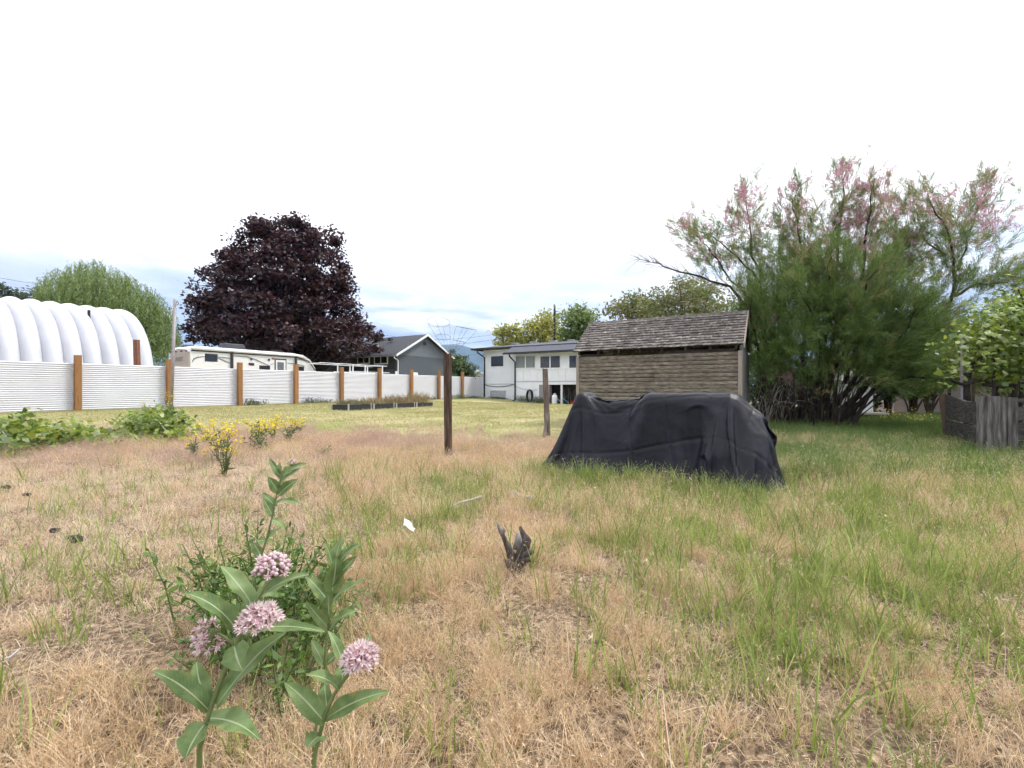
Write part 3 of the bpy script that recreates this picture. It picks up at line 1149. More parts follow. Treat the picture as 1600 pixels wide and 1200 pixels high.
# downspouts
a = uv(UA - ov, on_u(746, UA - ov), zf - .12)
b_v = on_u(757, UA - .06)
MB().tube([a, (a[0], a[1], a[2] - .25), uv(UA - .07, b_v, zat(559, YL)), uv(UA - .07, b_v, gz(*uv(UA, b_v)[:2]) + .1), uv(UA - .4, b_v, gz(*uv(UA, b_v)[:2]) + .02)], .07, 8).build('downspout', m_fascia, wh)
a = uv(UB - .66, on_u(796, UB - .66), zd2 - .12)
b_v = on_u(804.5, UB - .1)
MB().tube([a, (a[0], a[1], a[2] - .2), uv(UB - .08, b_v, zat(566, Yd)), uv(UB - .08, b_v, gz(*uv(UB, b_v)[:2]) + .1), uv(UB - .4, b_v, gz(*uv(UB, b_v)[:2]) + .02)], .065, 8).build('downspout', m_fascia, wh)
# sagging cable on the wall
pts = []
for s in np.linspace(0, 1, 9):
    px = 756 + 47 * s
    pts.append(uv(UA - .05, on_u(px, UA), zat(600.5, YL) - .22 * 4 * s * (1 - s)))
MB().tube(pts, .025, 5).build('cable', m_black, wh)
pts = []
for s in np.linspace(0, 1, 7):
    px = 806 + 34 * s
    pts.append(uv(UB - .05, on_u(px, UB), zat(603 + 6 * s, Yd) - .15 * 4 * s * (1 - s)))
MB().tube(pts, .014, 5).build('cable', m_steel, wh)

# things by the house wall
vh_ = on_u(826, UB - .35)
Yh = uv(UB - .35, vh_)[1]
hx, hy, _ = uv(UB - .3, vh_)
hz = gz(hx, hy)
hr = thing('garden_hose', 'coiled black garden hose hanging on the white house wall', 'hose', (hx, hy, hz))
zc_ = zat(618, Yh)
for k in range(5):
    c = uv(UB - .10 - .05 * k, vh_ + rnd.uniform(-.02, .02), zc_ + rnd.uniform(-.02, .02))
    a1 = Vector(uv(0, 1)).normalized()
    mb = MB()
    cc = Vector(c)
    pts = [cc + a1 * math.cos(t_) * .24 + Vector((0, 0, 1)) * math.sin(t_) * .46 for t_ in np.linspace(0, 2 * math.pi, 22)]
    mb.tube(pts, .03, 6, False)
    mb.build('coil', m_black, hr, smooth=True)
MB().uvbox(UB - .36, UB - .03, vh_ - .05, vh_ + .05, zc_ + .40, zc_ + .47).build('hook', m_steel, hr)

vt_ = on_u(866.5, UB - .5)
x_, y_, _ = uv(UB - .5, vt_)
zg_ = gz(x_, y_)
pt_ = thing('propane_tank', 'white propane tank standing under the house sunroom', 'propane tank', (x_, y_, zg_))
MB().lathe((x_, y_, zg_), [(.13, 0), (.16, .02), (.2, .08), (.205, .16), (.205, .62), (.19, .70), (.12, .77), (.04, .79)], 16).build('cylinder', m_white, pt_, smooth=True)
MB().torus((x_, y_, zg_ + .87), (1, 0, 0), (0, 1, 0), .11, .014, 14).build('collar', m_white, pt_)
mb = MB()
for k in range(3):
    a = k * 2.1
    mb = MB().tube([(x_ + .11 * math.cos(a), y_ + .11 * math.sin(a), zg_ + .76), (x_ + .11 * math.cos(a), y_ + .11 * math.sin(a), zg_ + .87)], .012, 5)
    mb.build('collar_strut', m_white, pt_)
MB().tube([(x_, y_, zg_ + .78), (x_, y_, zg_ + .88)], .03, 8).build('valve', m_steel, pt_)

m_blue = mat('blue_plastic', [(.015, .07, .13), (.022, .10, .17)], .45, scale=3)
for px, hh_, ww, lab in ((874, .55, .46, 'blue plastic tub between the propane tank and the porch post'), (884.5, .58, .52, 'blue plastic tub with white rope right of the porch post')):
    vb_ = on_u(px, UB + .5)
    x_, y_, _ = uv(UB + .42, vb_)
    zg_ = gz(x_, y_)
    tb = thing('plastic_tub', lab, 'tub', (x_, y_, zg_), 'blue tubs under the sunroom')
    MB().lathe((x_, y_, zg_), [(ww * .38, 0), (ww * .46, hh_ * .9), (ww * .5, hh_ * .9), (ww * .5, hh_), (ww * .43, hh_), (ww * .36, .04)], 16).build('bucket', m_blue, tb, smooth=True)
    MB().tube([(x_ - ww * .45, y_ - .2, zg_ + hh_ - .05), (x_, y_ - .27, zg_ + hh_ * .55), (x_ + ww * .4, y_ - .22, zg_ + hh_ * .3)], .018, 5).build('handle', m_white, tb)
x_, y_, _ = uv(UB - .1, on_u(896, UB))
zg_ = gz(x_, y_)
rj = thing('fuel_can', 'small red fuel can beside the shed corner under the sunroom', 'fuel can', (x_, y_, zg_))
m_red = mat('red_plastic', [(.35, .03, .03), (.45, .06, .05)], .45)
MB().prism([(x_ + a * .16, y_ + b * .12, zg_) for a, b in ((-1, -1), (1, -1), (1, 1), (-1, 1))], [(x_ + a * .13, y_ + b * .1, zg_ + .32) for a, b in ((-1, -1), (1, -1), (1, 1), (-1, 1))]).build('body', m_red, rj, bevel=.03)
MB().tube([(x_ + .08, y_, zg_ + .31), (x_ + .15, y_, zg_ + .5)], .025, 7).build('spout', m_red, rj)
MB().tube([(x_ - .1, y_, zg_ + .31), (x_ - .09, y_, zg_ + .4), (x_ + .03, y_, zg_ + .4), (x_ + .05, y_, zg_ + .31)], .018, 6).build('handle', m_red, rj)
for k, px in enumerate((884, 888, 892, 898)):
    x_, y_, _ = uv(UA - .3, on_u(px, UA - .3))
    zg_ = gz(x_, y_)
    MBo = MB().tube([(x_, y_, zg_), (x_ + rnd.uniform(-.15, .15), y_ + .25, zg_ + rnd.uniform(1.1, 1.45))], .03, 6)
    prop(MBo.build('timber_offcut', m_oldwood, loc=(x_, y_, zg_)), ['leftmost', 'second', 'third', 'rightmost'][k] + ' wooden pole leaning in the dark space under the sunroom', 'timber', 'poles leaning under the sunroom')

# utility pole behind the house and its cables
Yp = 52
a, b = at(866.5, 620, Yp), at(866.5, 477.5, Yp)
up_ = thing('utility_pole', 'dark wooden utility pole rising behind the white house roof', 'utility pole', (a[0], Yp, 0))
MB().tube([(a[0], Yp, -.5), (b[0], Yp, b[2])], [.16, .11], 8).build('mast', m_bark_dark, up_)
MB().tube([(b[0] - .05, Yp - .15, b[2] - .35), (b[0] - .05, Yp - .15, b[2] + .15)], .07, 6).build('insulator', m_steel, up_)
for k, (pya, pyb, sag) in enumerate(((520, 521, .25), (526, 531, .3))):
    A_, B_ = Vector(at(866, 500 + 6 * k, Yp)), Vector(at(560, pyb - 6, 62))
    pts = []
    for s in np.linspace(0, 1, 14):
        p = A_.lerp(B_, s)
        p.z -= (1.5 + sag) * 4 * s * (1 - s)
        pts.append(p)
    prop(MB().tube(pts, .018, 4).build('overhead_cable', m_black, loc=tuple(A_)), ('upper' if k == 0 else 'lower') + ' thin overhead cable running left from the utility pole', 'cable')
A_, B_ = Vector(at(-60, 424, 40)), Vector(at(110, 448, 52))
prop(MB().tube([A_, A_.lerp(B_, .5) - Vector((0, 0, .2)), B_], .02, 4).build('overhead_cable', m_black, loc=tuple(A_)), 'thin overhead cable above the arched building at the far left', 'cable')

# house with a terracotta roof behind the trees
Yt = 30
tr_ = thing('terracotta_roofed_house', 'house with salmon tile roof just showing above the shed', 'house', (at(965, 600, Yt)[0], Yt, -.2))
cx = at(967, 500, Yt)
xl, xr = at(935, 510, Yt)[0], at(1010, 510, Yt)[0]
zt_ = zat(492.5, Yt)
zw_ = zt_ - 1.0
MB().box(((xl + xr) / 2, Yt + 3, zw_ / 2 - .3), (xr - xl - .6, 5, zw_ + .6)).build('wall', mat('pale_pink_wall', [(.5, .4, .36), (.58, .47, .42)], .85), tr_)
MB().add([(xl, Yt - .2, zw_ - .1), (xr, Yt - .2, zw_ - .1), (xr, Yt + 6.2, zw_ - .1), (xl, Yt + 6.2, zw_ - .1), (xl + .9, Yt + 3, zt_), (xr - .9, Yt + 3, zt_)],
         [(0, 1, 5, 4), (1, 2, 5), (2, 3, 4, 5), (3, 0, 4), (3, 2, 1, 0)]).build('roof', mat('salmon_tile', [(.40, .17, .115), (.52, .25, .18)], .85, scale=9, bump=.3), tr_)

# ================================================================== OLD SHED
SU, SV0, SW, SD = 10.37, .82, 3.58, 2.0
m_board = mat('grey_brown_log_siding', [(.06, .050, .038), (.14, .12, .092), (.22, .193, .15), (.30, .265, .21)], .92, scale=6, stretch=(1.2, 1.2, 6), bump=.5, island=.16, dirt=(.06, .05, .042), dscale=2.2, damount=.5)
m_shingle = mat('mossy_wood_shingle', [(.068, .059, .052), (.14, .122, .11), (.19, .17, .155), (.48, .46, .43)], .95, scale=13, bump=.5, island=.35, pos=[.3, .47, .60, .70])
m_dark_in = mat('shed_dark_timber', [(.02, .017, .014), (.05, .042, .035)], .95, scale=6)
shed = thing('garden_shed', 'old weathered wooden shed with shingled gable roof behind the black tarp', 'shed', uv(SU + SD / 2, SV0 + SW / 2, 0))
zsh = .02
WT_, ZE, ZR = 1.755, 1.90, 2.70
rows_ = 20
ph = (WT_ - .02) / rows_


def log_board(mb, u, v0, v1, z, h, d=.028):
    prof_ = [(0, 0), (-d * .8, h * .08), (-d, h * .4), (-d * .85, h * .8), (-d * .45, h * .985), (.012, h * .97), (.012, 0)]
    mb.prism([uv(u + a, v0, z + b) for a, b in prof_], [uv(u + a, v1, z + b) for a, b in prof_])
    return mb


vj = on_u(1020, SU)
for r in range(rows_):
    z = zsh + r * ph
    jj = vj + rnd.uniform(-.07, .07)
    for a, b in ((SV0 + .05, jj - .004), (jj + .004, SV0 + SW - .05)):
        tl = rnd.uniform(-.006, .006)
        log_board(MB(), SU + rnd.uniform(-.005, .005), a, b, z + tl, ph * rnd.uniform(.95, 1.0)).build('board', m_board, shed, smooth=False)
m_corner = mat('pale_corner_board', [(.24, .205, .165), (.36, .31, .26)], .9, scale=8, stretch=(3, 3, .4), bump=.4)
for v in (SV0 - .03, SV0 + SW - .05):
    MB().uvbox(SU - .045, SU + .08, v, v + .075, -.1, WT_ + .01).build('corner_post', m_corner, shed, bevel=.006)
    MB().uvbox(SU + SD - .08, SU + SD, v, v + .075, -.1, WT_ + .01).build('corner_post', m_corner, shed, bevel=.006)
# end wall on the right: upright slats behind netting, and far walls
m_end = mat('shed_end_grey_green', [(.075, .085, .075), (.15, .155, .14), (.21, .205, .185)], .92, scale=9, stretch=(3, 3, .4), bump=.4, island=.2)
k = SU + .09
while k < SU + SD - .18:
    MB().uvbox(k, k + .145, SV0 - .02, SV0 + .005, .02, WT_ + .03).build('end_board', m_end, shed)
    MB().uvbox(k, k + .145, SV0 + SW - .005, SV0 + SW + .02, .02, WT_ + .03).build('end_board', m_end, shed)
    k += .155
for r in range(9):
    z = .02 + r * .19
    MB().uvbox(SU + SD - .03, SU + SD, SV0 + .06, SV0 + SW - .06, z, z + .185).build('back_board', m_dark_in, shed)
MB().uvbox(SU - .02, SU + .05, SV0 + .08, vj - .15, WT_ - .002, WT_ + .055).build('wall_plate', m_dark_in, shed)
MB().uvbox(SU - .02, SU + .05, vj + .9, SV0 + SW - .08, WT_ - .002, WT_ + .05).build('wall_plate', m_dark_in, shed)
UM = SU + SD / 2
pit = (ZR - ZE) / (SD / 2 + .10)
# gable triangles
for v, nm in ((SV0 + .01, 'gable_end'), (SV0 + SW - .03, 'gable_end')):
    q = [(SU + .02, WT_ + .04), (SU + SD - .02, WT_ + .04), (UM, ZR - .1)]
    MB().prism([uv(a, v, b) for a, b in q], [uv(a, v + .02, b) for a, b in q]).build(nm, m_end, shed)
for k in range(8):
    v = SV0 + .05 + k * (SW - .15) / 7
    p = [(SU - .10, ZE - .035), (UM, ZR - .03)]
    mb = MB().prism([uv(p[0][0], v, p[0][1] - .07), uv(p[0][0], v + .045, p[0][1] - .07), uv(p[0][0], v + .045, p[0][1]), uv(p[0][0], v, p[0][1])],
                    [uv(p[1][0], v, p[1][1] - .07), uv(p[1][0], v + .045, p[1][1] - .07), uv(p[1][0], v + .045, p[1][1]), uv(p[1][0], v, p[1][1])])
    mb.build('rafter', m_dark_in, shed)
# roof decks
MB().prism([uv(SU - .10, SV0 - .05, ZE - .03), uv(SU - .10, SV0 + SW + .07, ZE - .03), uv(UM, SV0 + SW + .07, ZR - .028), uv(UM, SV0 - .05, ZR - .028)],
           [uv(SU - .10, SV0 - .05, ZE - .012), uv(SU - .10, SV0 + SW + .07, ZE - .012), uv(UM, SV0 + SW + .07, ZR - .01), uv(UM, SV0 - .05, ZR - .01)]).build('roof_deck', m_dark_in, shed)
MB().prism([uv(UM + .002, SV0 - .05, ZR - .028), uv(UM + .002, SV0 + SW + .07, ZR - .028), uv(SU + SD + .10, SV0 + SW + .07, ZE - .03), uv(SU + SD + .10, SV0 - .05, ZE - .03)],
           [uv(UM + .002, SV0 - .05, ZR - .01), uv(UM + .002, SV0 + SW + .07, ZR - .01), uv(SU + SD + .10, SV0 + SW + .07, ZE - .012), uv(SU + SD + .10, SV0 - .05, ZE - .012)]).build('roof_deck', m_shingle, shed)
# shingles of the front slope, laid course on course
sl_len = math.hypot(SD / 2 + .10, ZR - ZE)
du_, dz_ = (SD / 2 + .10) / sl_len, (ZR - ZE) / sl_len
courses = 12
exp_ = sl_len / courses
count = 0
rest = MB()
cells = []
for c in range(courses):
    v = SV0 - .06 - rnd.uniform(0, .1)
    while v < SV0 + SW + .06:
        w = rnd.uniform(.11, .165)
        cells.append((c, max(v, SV0 - .06), min(v + w, SV0 + SW + .08)))
        v += w + .005
cells = [x for x in cells if x[2] - x[1] > .03]
cells.sort(key=lambda x: x[1])                       # the right-hand end is nearest
for n_, (c, v0, v1) in enumerate(cells):
    s0 = c * exp_ - .02 + rnd.uniform(-.012, .012)
    s1 = s0 + exp_ * 1.25
    th = .012 + rnd.uniform(-.003, .006)
    lift = rnd.uniform(0, .006)

    def sp(s, v, h):
        return uv(SU - .10 + du_ * s - dz_ * h, v, ZE - .012 + dz_ * s + du_ * h)
    mb = rest if n_ >= 300 else MB()
    mb.prism([sp(s0, v0, .012 + lift), sp(s0, v1, .012 + lift), sp(s1, v1, .001), sp(s1, v0, .001)],
             [sp(s0, v0, .014 + lift + th), sp(s0, v1, .014 + lift + th), sp(s1, v1, .005), sp(s1, v0, .005)])
    if n_ < 300:
        mb.build('shingle', m_shingle, shed)
if rest.v:
    rest.build('shingle_courses', m_shingle, shed, kind='stuff')
MB().prism([uv(UM - .07, SV0 - .06, ZR - .05), uv(UM + .07, SV0 - .06, ZR - .05), uv(UM + .07, SV0 + SW + .08, ZR - .05), uv(UM - .07, SV0 + SW + .08, ZR - .05)],
           [uv(UM - .012, SV0 - .06, ZR + .028), uv(UM + .012, SV0 - .06, ZR + .028), uv(UM + .012, SV0 + SW + .08, ZR + .028), uv(UM - .012, SV0 + SW + .08, ZR + .028)]).build('ridge_cap', m_shingle, shed)
for s_ in (0, 1):
    ue = SU - .11 if s_ == 0 else SU + SD + .11
    MB().prism([uv(ue, SV0 - .085, ZE - .09), uv(UM, SV0 - .085, ZR - .09), uv(UM, SV0 - .061, ZR - .09), uv(ue, SV0 - .061, ZE - .09)],
               [uv(ue, SV0 - .085, ZE + .015), uv(UM, SV0 - .085, ZR + .02), uv(UM, SV0 - .061, ZR + .02), uv(ue, SV0 - .061, ZE + .015)]).build('barge_board', m_corner, shed)

# ================================================================== FIELD POSTS
def rough_post(name, label, p0, p1, r0, r1, m, seed, seg=14, n=14):
    rr = random.Random(seed)
    p0, p1 = Vector(p0), Vector(p1)
    vs_, fs = [], []
    ph_ = [rr.uniform(0, 6.28) for _ in range(6)]
    for i in range(seg + 1):
        s = i / seg
        c = p0.lerp(p1, s)
        for k in range(n):
            a = 2 * math.pi * k / n
            r = (r0 + (r1 - r0) * s) * (1 + .07 * math.sin(3 * a + ph_[0] + s) + .05 * math.sin(7 * a + ph_[1] - s * 2) + .03 * math.sin(11 * a + ph_[2] + 6 * s) + rr.uniform(-.02, .02))
            dz = (.012 * math.sin(4 * a + ph_[3]) + rr.uniform(-.012, .012)) if i == seg else 0
            vs_.append((c.x + r * math.cos(a), c.y + r * math.sin(a), c.z + dz))
    for i in range(seg):
        for k in range(n):
            a, b = i * n + k, i * n + (k + 1) % n
            fs.append((a, b, b + n, a + n))
    vs_.append(tuple(p1 - Vector((0, 0, .015))))
    t_ = len(vs_) - 1
    for k in range(n):
        fs.append((seg * n + k, seg * n + (k + 1) % n, t_))
    mb = MB().add(vs_, fs)
    o = mb.build(name, m, loc=(p0.x, p0.y, gz(p0.x, p0.y)))
    return prop(o, label, 'post')


Yp1 = 6.7
a, b = at(700.5, 712, Yp1), at(699, 553, Yp1)
rough_post('fence_post', 'round dark brown wooden post with wire cages on its top', (a[0], Yp1, -.3), b, .057, .055, m_darkpost, 3)
Yp2 = 9.25
a, b = at(857, 684, Yp2), at(852, 576, Yp2)
rough_post('fence_post', 'leaning grey wooden post on the lawn left of the black tarp', (a[0], Yp2 + .05, -.3), (b[0], Yp2, b[2]), .058, .055, m_greypost, 5)
a, b = at(849, 686, Yp2 - .12), at(855, 644, Yp2 - .10)
mbp = MB()
dd = (Vector(b) - Vector(a)).normalized()
mbp.prism([(a[0] - .035, a[1] - .02, -.15), (a[0] + .035, a[1] - .02, -.15), (a[0] + .035, a[1] + .02, -.15), (a[0] - .035, a[1] + .02, -.15)],
          [(b[0] - .03, b[1] - .02, b[2] - .03), (b[0] + .035, b[1] - .02, b[2]), (b[0] + .035, b[1] + .02, b[2]), (b[0] - .03, b[1] + .02, b[2] - .03)])
prop(mbp.build('wooden_stake', m_oldwood, loc=(a[0], a[1], 0)), 'short grey board stake leaning against the grey post', 'stake')

# wire tomato cages pushed upside down on the dark post


def cage(label, tip, ring_c, R_, tilt, r2, seed):
    rr = random.Random(seed)
    t = thing('wire_cage', label, 'wire cage', tuple(tip))
    tip, ring_c = Vector(tip), Vector(ring_c)
    ax = (ring_c - tip).normalized()
    e1 = ax.cross(Vector((0, 1, 0))).normalized()
    e2 = ax.cross(e1).normalized()
    if tilt:
        e2 = (e2 + ax * tilt).normalized()
        e1 = (e1 + ax * r2).normalized()
    MB().torus(ring_c, e1, e2, R_, .0023, 26, 5).build('ring', m_wire, t)
    mid = tip.lerp(ring_c, .55)
    MB().torus(mid, e1, e2, R_ * .62, .0022, 22, 5).build('ring', m_wire, t)
    for k in range(4):
        a_ = k * math.pi / 2 + rr.uniform(-.2, .2)
        q = ring_c + (e1 * math.cos(a_) + e2 * math.sin(a_)) * R_
        qm = mid + (e1 * math.cos(a_) + e2 * math.sin(a_)) * R_ * .62
        MB().tube([q, qm, tip + Vector((rr.uniform(-.03, .03), rr.uniform(-.03, .03), 0))], .0023, 5).build('leg', m_wire, t)


cage('wire plant cage leaning left on top of the dark post', at(702, 556, 6.7), at(685, 503, 6.75), .165, .25, .3, 1)
cage('wire plant cage leaning right on top of the dark post', at(704, 558, 6.72), at(729, 513, 6.8), .155, -.3, -.3, 2)

# ================================================================== BLACK TARP (cloth settled over a low machine)
def settle_tarp():
    LX, LY = 3.62, 2.72
    # shapes underneath: capsules (a, b, radius)
    caps = [((-.83, -.09, .855), (-.80, .12, .855), .09),
            ((-.82, 0, .80), (-.40, .02, .70), .10),
            ((-.45, 0, .74), (.02, .02, .79), .10),
            ((.02, -.10, .81), (.84, -.18, .81), .13),
            ((.02, .16, .79), (.84, .22, .81), .13),
            ((.02, .03, .80), (.84, .02, .81), .14),
            ((.84, -.18, .80), (1.0, -.16, .62), .15),
            ((.84, .20, .80), (1.0, .18, .62), .15),
            ((1.0, -.22, .45), (1.0, .22, .45), .20),
            ((.75, -.30, .30), (1.0, -.30, .30), .20),
            ((.75, .30, .30), (1.0, .30, .30), .20)]
    A_ = np.array([c[0] for c in caps])
    AB = np.array([np.array(c[1]) - np.array(c[0]) for c in caps])
    RR = [c[2] for c in caps]

    def project(P, sa, sb, rest, w):
        p, q = P[sa], P[sb]
        d = q - p
        l = np.sqrt(np.einsum('ijk,ijk->ij', d, d))[..., None] + 1e-9
        c = d * ((l - rest) / l * (.5 * w))
        P[sa] += c
        P[sb] -= c

    def run(X, steps, iters, bendw, vmax, damp, grav=9.8):
        nx, ny = X.shape[:2]
        hx_, hy_ = LX / (nx - 1), LY / (ny - 1)
        s_ = slice
        cons = []
        for par in (0, 1):
            n = (nx - par) // 2
            cons.append(((s_(par, par + 2 * n - 1, 2), s_(None)), (s_(par + 1, par + 2 * n, 2), s_(None)), hx_, 1.0))
            m = (ny - par) // 2
            cons.append(((s_(None), s_(par, par + 2 * m - 1, 2)), (s_(None), s_(par + 1, par + 2 * m, 2)), hy_, 1.0))
        dg = math.hypot(hx_, hy_)
        for par in (0, 1):
            n = (nx - par) // 2
            cons.append(((s_(par, par + 2 * n - 1, 2), s_(0, ny - 1)), (s_(par + 1, par + 2 * n, 2), s_(1, ny)), dg, .5))
            cons.append(((s_(par, par + 2 * n - 1, 2), s_(1, ny)), (s_(par + 1, par + 2 * n, 2), s_(0, ny - 1)), dg, .5))
        bend = []
        for k in range(4):
            ia = np.arange(k, nx - 2, 4)
            bend.append(((ia, s_(None)), (ia + 2, s_(None)), 2 * hx_, bendw))
            ja = np.arange(k, ny - 2, 4)
            bend.append(((s_(None), ja), (s_(None), ja + 2), 2 * hy_, bendw))
        dt = 1 / 60.
        V = np.zeros_like(X)
        for st in range(steps):
            V[..., 2] -= grav * dt
            V *= damp
            sp_ = np.sqrt((V * V).sum(-1, keepdims=True))
            V *= np.minimum(1, vmax / (sp_ + 1e-6))
            P = X + V * dt
            for it in range(iters):
                for c in cons:
                    project(P, *c)
                if it == iters // 2:
                    for c in bend:
                        project(P, *c)
                if it % 3 and it != iters - 1:
                    continue
                hit = np.zeros(P.shape[:2], bool)
                for k in range(len(RR)):
                    ab = AB[k]
                    t = np.clip(((P[..., :2] - A_[k][:2]) @ ab[:2]) / (ab[:2] @ ab[:2] + 1e-9), 0, 1)
                    c = A_[k] + t[..., None] * ab
                    d = P[..., :2] - c[..., :2]
                    rho = np.sqrt((d * d).sum(-1))
                    ins = rho < RR[k]
                    if not ins.any():
                        continue
                    top = c[..., 2] + np.sqrt(np.maximum(0, RR[k] ** 2 - rho ** 2))
                    ins &= P[..., 2] < top
                    above = ins & (X[..., 2] > c[..., 2] - .02)
                    side = ins & ~above
                    P[..., 2] = np.where(above, top, P[..., 2])
                    if side.any():
                        P[side, :2] += d[side] * ((RR[k] - rho[side]) / (rho[side] + 1e-9))[:, None]
                    hit |= ins
                low = P[..., 2] < .012
                P[..., 2] = np.where(low, .012, P[..., 2])
                fr = np.where(low, .5, np.where(hit, .35, 0))[..., None]
                P[..., :2] = P[..., :2] * (1 - fr) + X[..., :2] * fr
            V = (P - X) / dt
            X = P
        return X

    n1x, n1y = 53, 43
    gx_, gy_ = np.meshgrid(np.linspace(-LX / 2, LX / 2, n1x), np.linspace(-LY / 2, LY / 2, n1y), indexing='ij')
    X = np.stack([gx_ * .93 + .02 + .05 * (vnoise(gx_, gy_, .5, 21) - .5), gy_ * .95 + .06 * (vnoise(gx_, gy_, .5, 22) - .5), 1.0 + (vnoise(gx_, gy_, .35, 3) - .5) * .06], -1)
    X = run(X, 150, 13, .03, 1.4, .985)

    def refine(X):
        nx, ny = X.shape[:2]
        Y = np.zeros((2 * nx - 1, 2 * ny - 1, 3))
        Y[::2, ::2] = X
        Y[1::2, ::2] = (X[:-1] + X[1:]) / 2
        Y[:, 1::2] = (Y[:, :-1:2] + Y[:, 2::2]) / 2
        return Y
    X = refine(X)
    g = np.random.default_rng(4).normal(size=X.shape) * .007
    X = run(X + g, 75, 13, .03, 1.0, .97)
    X = refine(X)
    g = np.random.default_rng(5).normal(size=X.shape) * .004
    X = run(X + g, 9, 12, .03, .5, .9, 1.0)
    return X, X.shape[0], X.shape[1]


t0_ = time.time()
TX, tnx, tny = settle_tarp()
print('tarp', time.time() - t0_)
TC = np.array([1.64, 5.32])
ta = np.array([.872, -.489])
tn = np.array([.489, .872])
wx = TC[0] + TX[..., 0] * ta[0] + TX[..., 1] * tn[0]
wy = TC[1] + TX[..., 0] * ta[1] + TX[..., 1] * tn[1]
wz = TX[..., 2] + ground_z(wx, wy) * np.clip(1 - TX[..., 2] / .5, 0, 1)
tv = np.stack([wx, wy, wz], -1).reshape(-1, 3)
ii = (np.arange(tnx - 1)[:, None] * tny + np.arange(tny - 1)[None, :]).ravel()
m_tarp, t = nodes('black_woven_tarp')
o_ = t.nodes.new('ShaderNodeOutputMaterial')
p_ = t.nodes.new('ShaderNodeBsdfPrincipled')
t.links.new(p_.outputs[0], o_.inputs[0])
p_.inputs['Roughness'].default_value = .46
p_.inputs['Specular IOR Level'].default_value = .28
c_ = t.nodes.new('ShaderNodeTexCoord')
n_a = t.nodes.new('ShaderNodeTexNoise')
n_a.inputs['Scale'].default_value = 3.0
n_a.inputs['Detail'].default_value = 7
t.links.new(c_.outputs['Object'], n_a.inputs['Vector'])
rr_ = ramp_node(t, [(.005, .005, .009), (.010, .010, .017), (.030, .030, .040)], [.3, .55, .78])
t.links.new(n_a.outputs['Fac'], rr_.inputs[0])
t.links.new(rr_.outputs[0], p_.inputs['Base Color'])
n_b = t.nodes.new('ShaderNodeTexNoise')
n_b.inputs['Scale'].default_value = 6.5
n_b.inputs['Detail'].default_value = 5
n_b.inputs['Distortion'].default_value = .35
t.links.new(c_.outputs['Object'], n_b.inputs['Vector'])
b_ = t.nodes.new('ShaderNodeBump')
b_.inputs['Strength'].default_value = .4
b_.inputs['Distance'].default_value = .03
t.links.new(n_b.outputs['Fac'], b_.inputs['Height'])
uvt = t.nodes.new('ShaderNodeUVMap')
sxt = t.nodes.new('ShaderNodeSeparateXYZ')
t.links.new(uvt.outputs[0], sxt.inputs[0])


def tm(op, a, b=None):
    n = t.nodes.new('ShaderNodeMath')
    n.operation = op
    for i, v in enumerate((a, b)):
        if v is None:
            continue
        if isinstance(v, (int, float)):
            n.inputs[i].default_value = v
        else:
            t.links.new(v, n.inputs[i])
    return n.outputs[0]


crs = []
for ax_, k_ in (('X', 8.0), ('Y', 6.0)):
    w_ = tm('ADD', sxt.outputs[ax_], tm('MULTIPLY', n_b.outputs['Fac'], .006))
    f_ = tm('ABSOLUTE', tm('SUBTRACT', tm('FRACT', tm('MULTIPLY', w_, k_)), .5))
    crs.append(tm('MINIMUM', tm('MULTIPLY', f_, 14.0), 1.0))
b2_ = t.nodes.new('ShaderNodeBump')
b2_.inputs['Strength'].default_value = .45
b2_.inputs['Distance'].default_value = .012
t.links.new(tm('MINIMUM', crs[0], crs[1]), b2_.inputs['Height'])
t.links.new(b_.outputs[0], b2_.inputs['Normal'])
t.links.new(b2_.outputs[0], p_.inputs['Normal'])
tuv = np.stack(np.meshgrid(np.linspace(0, 1, tnx), np.linspace(0, 1, tny), indexing='ij'), -1).reshape(-1, 2)
tq = np.stack([ii, ii + tny, ii + tny + 1, ii + 1], 1)
tq = tq[(np.abs(tuv[tq[:, 0]] * 2 - 1) ** 5).sum(1) < 1.22]          # corners tucked under
tarp = np_mesh('tarp', tv, tq, m_tarp, loc=(TC[0], TC[1], 0), smooth=True, uvs=tuv)
prop(tarp, 'black tarp draped over a low machine in front of the shed', 'tarp')

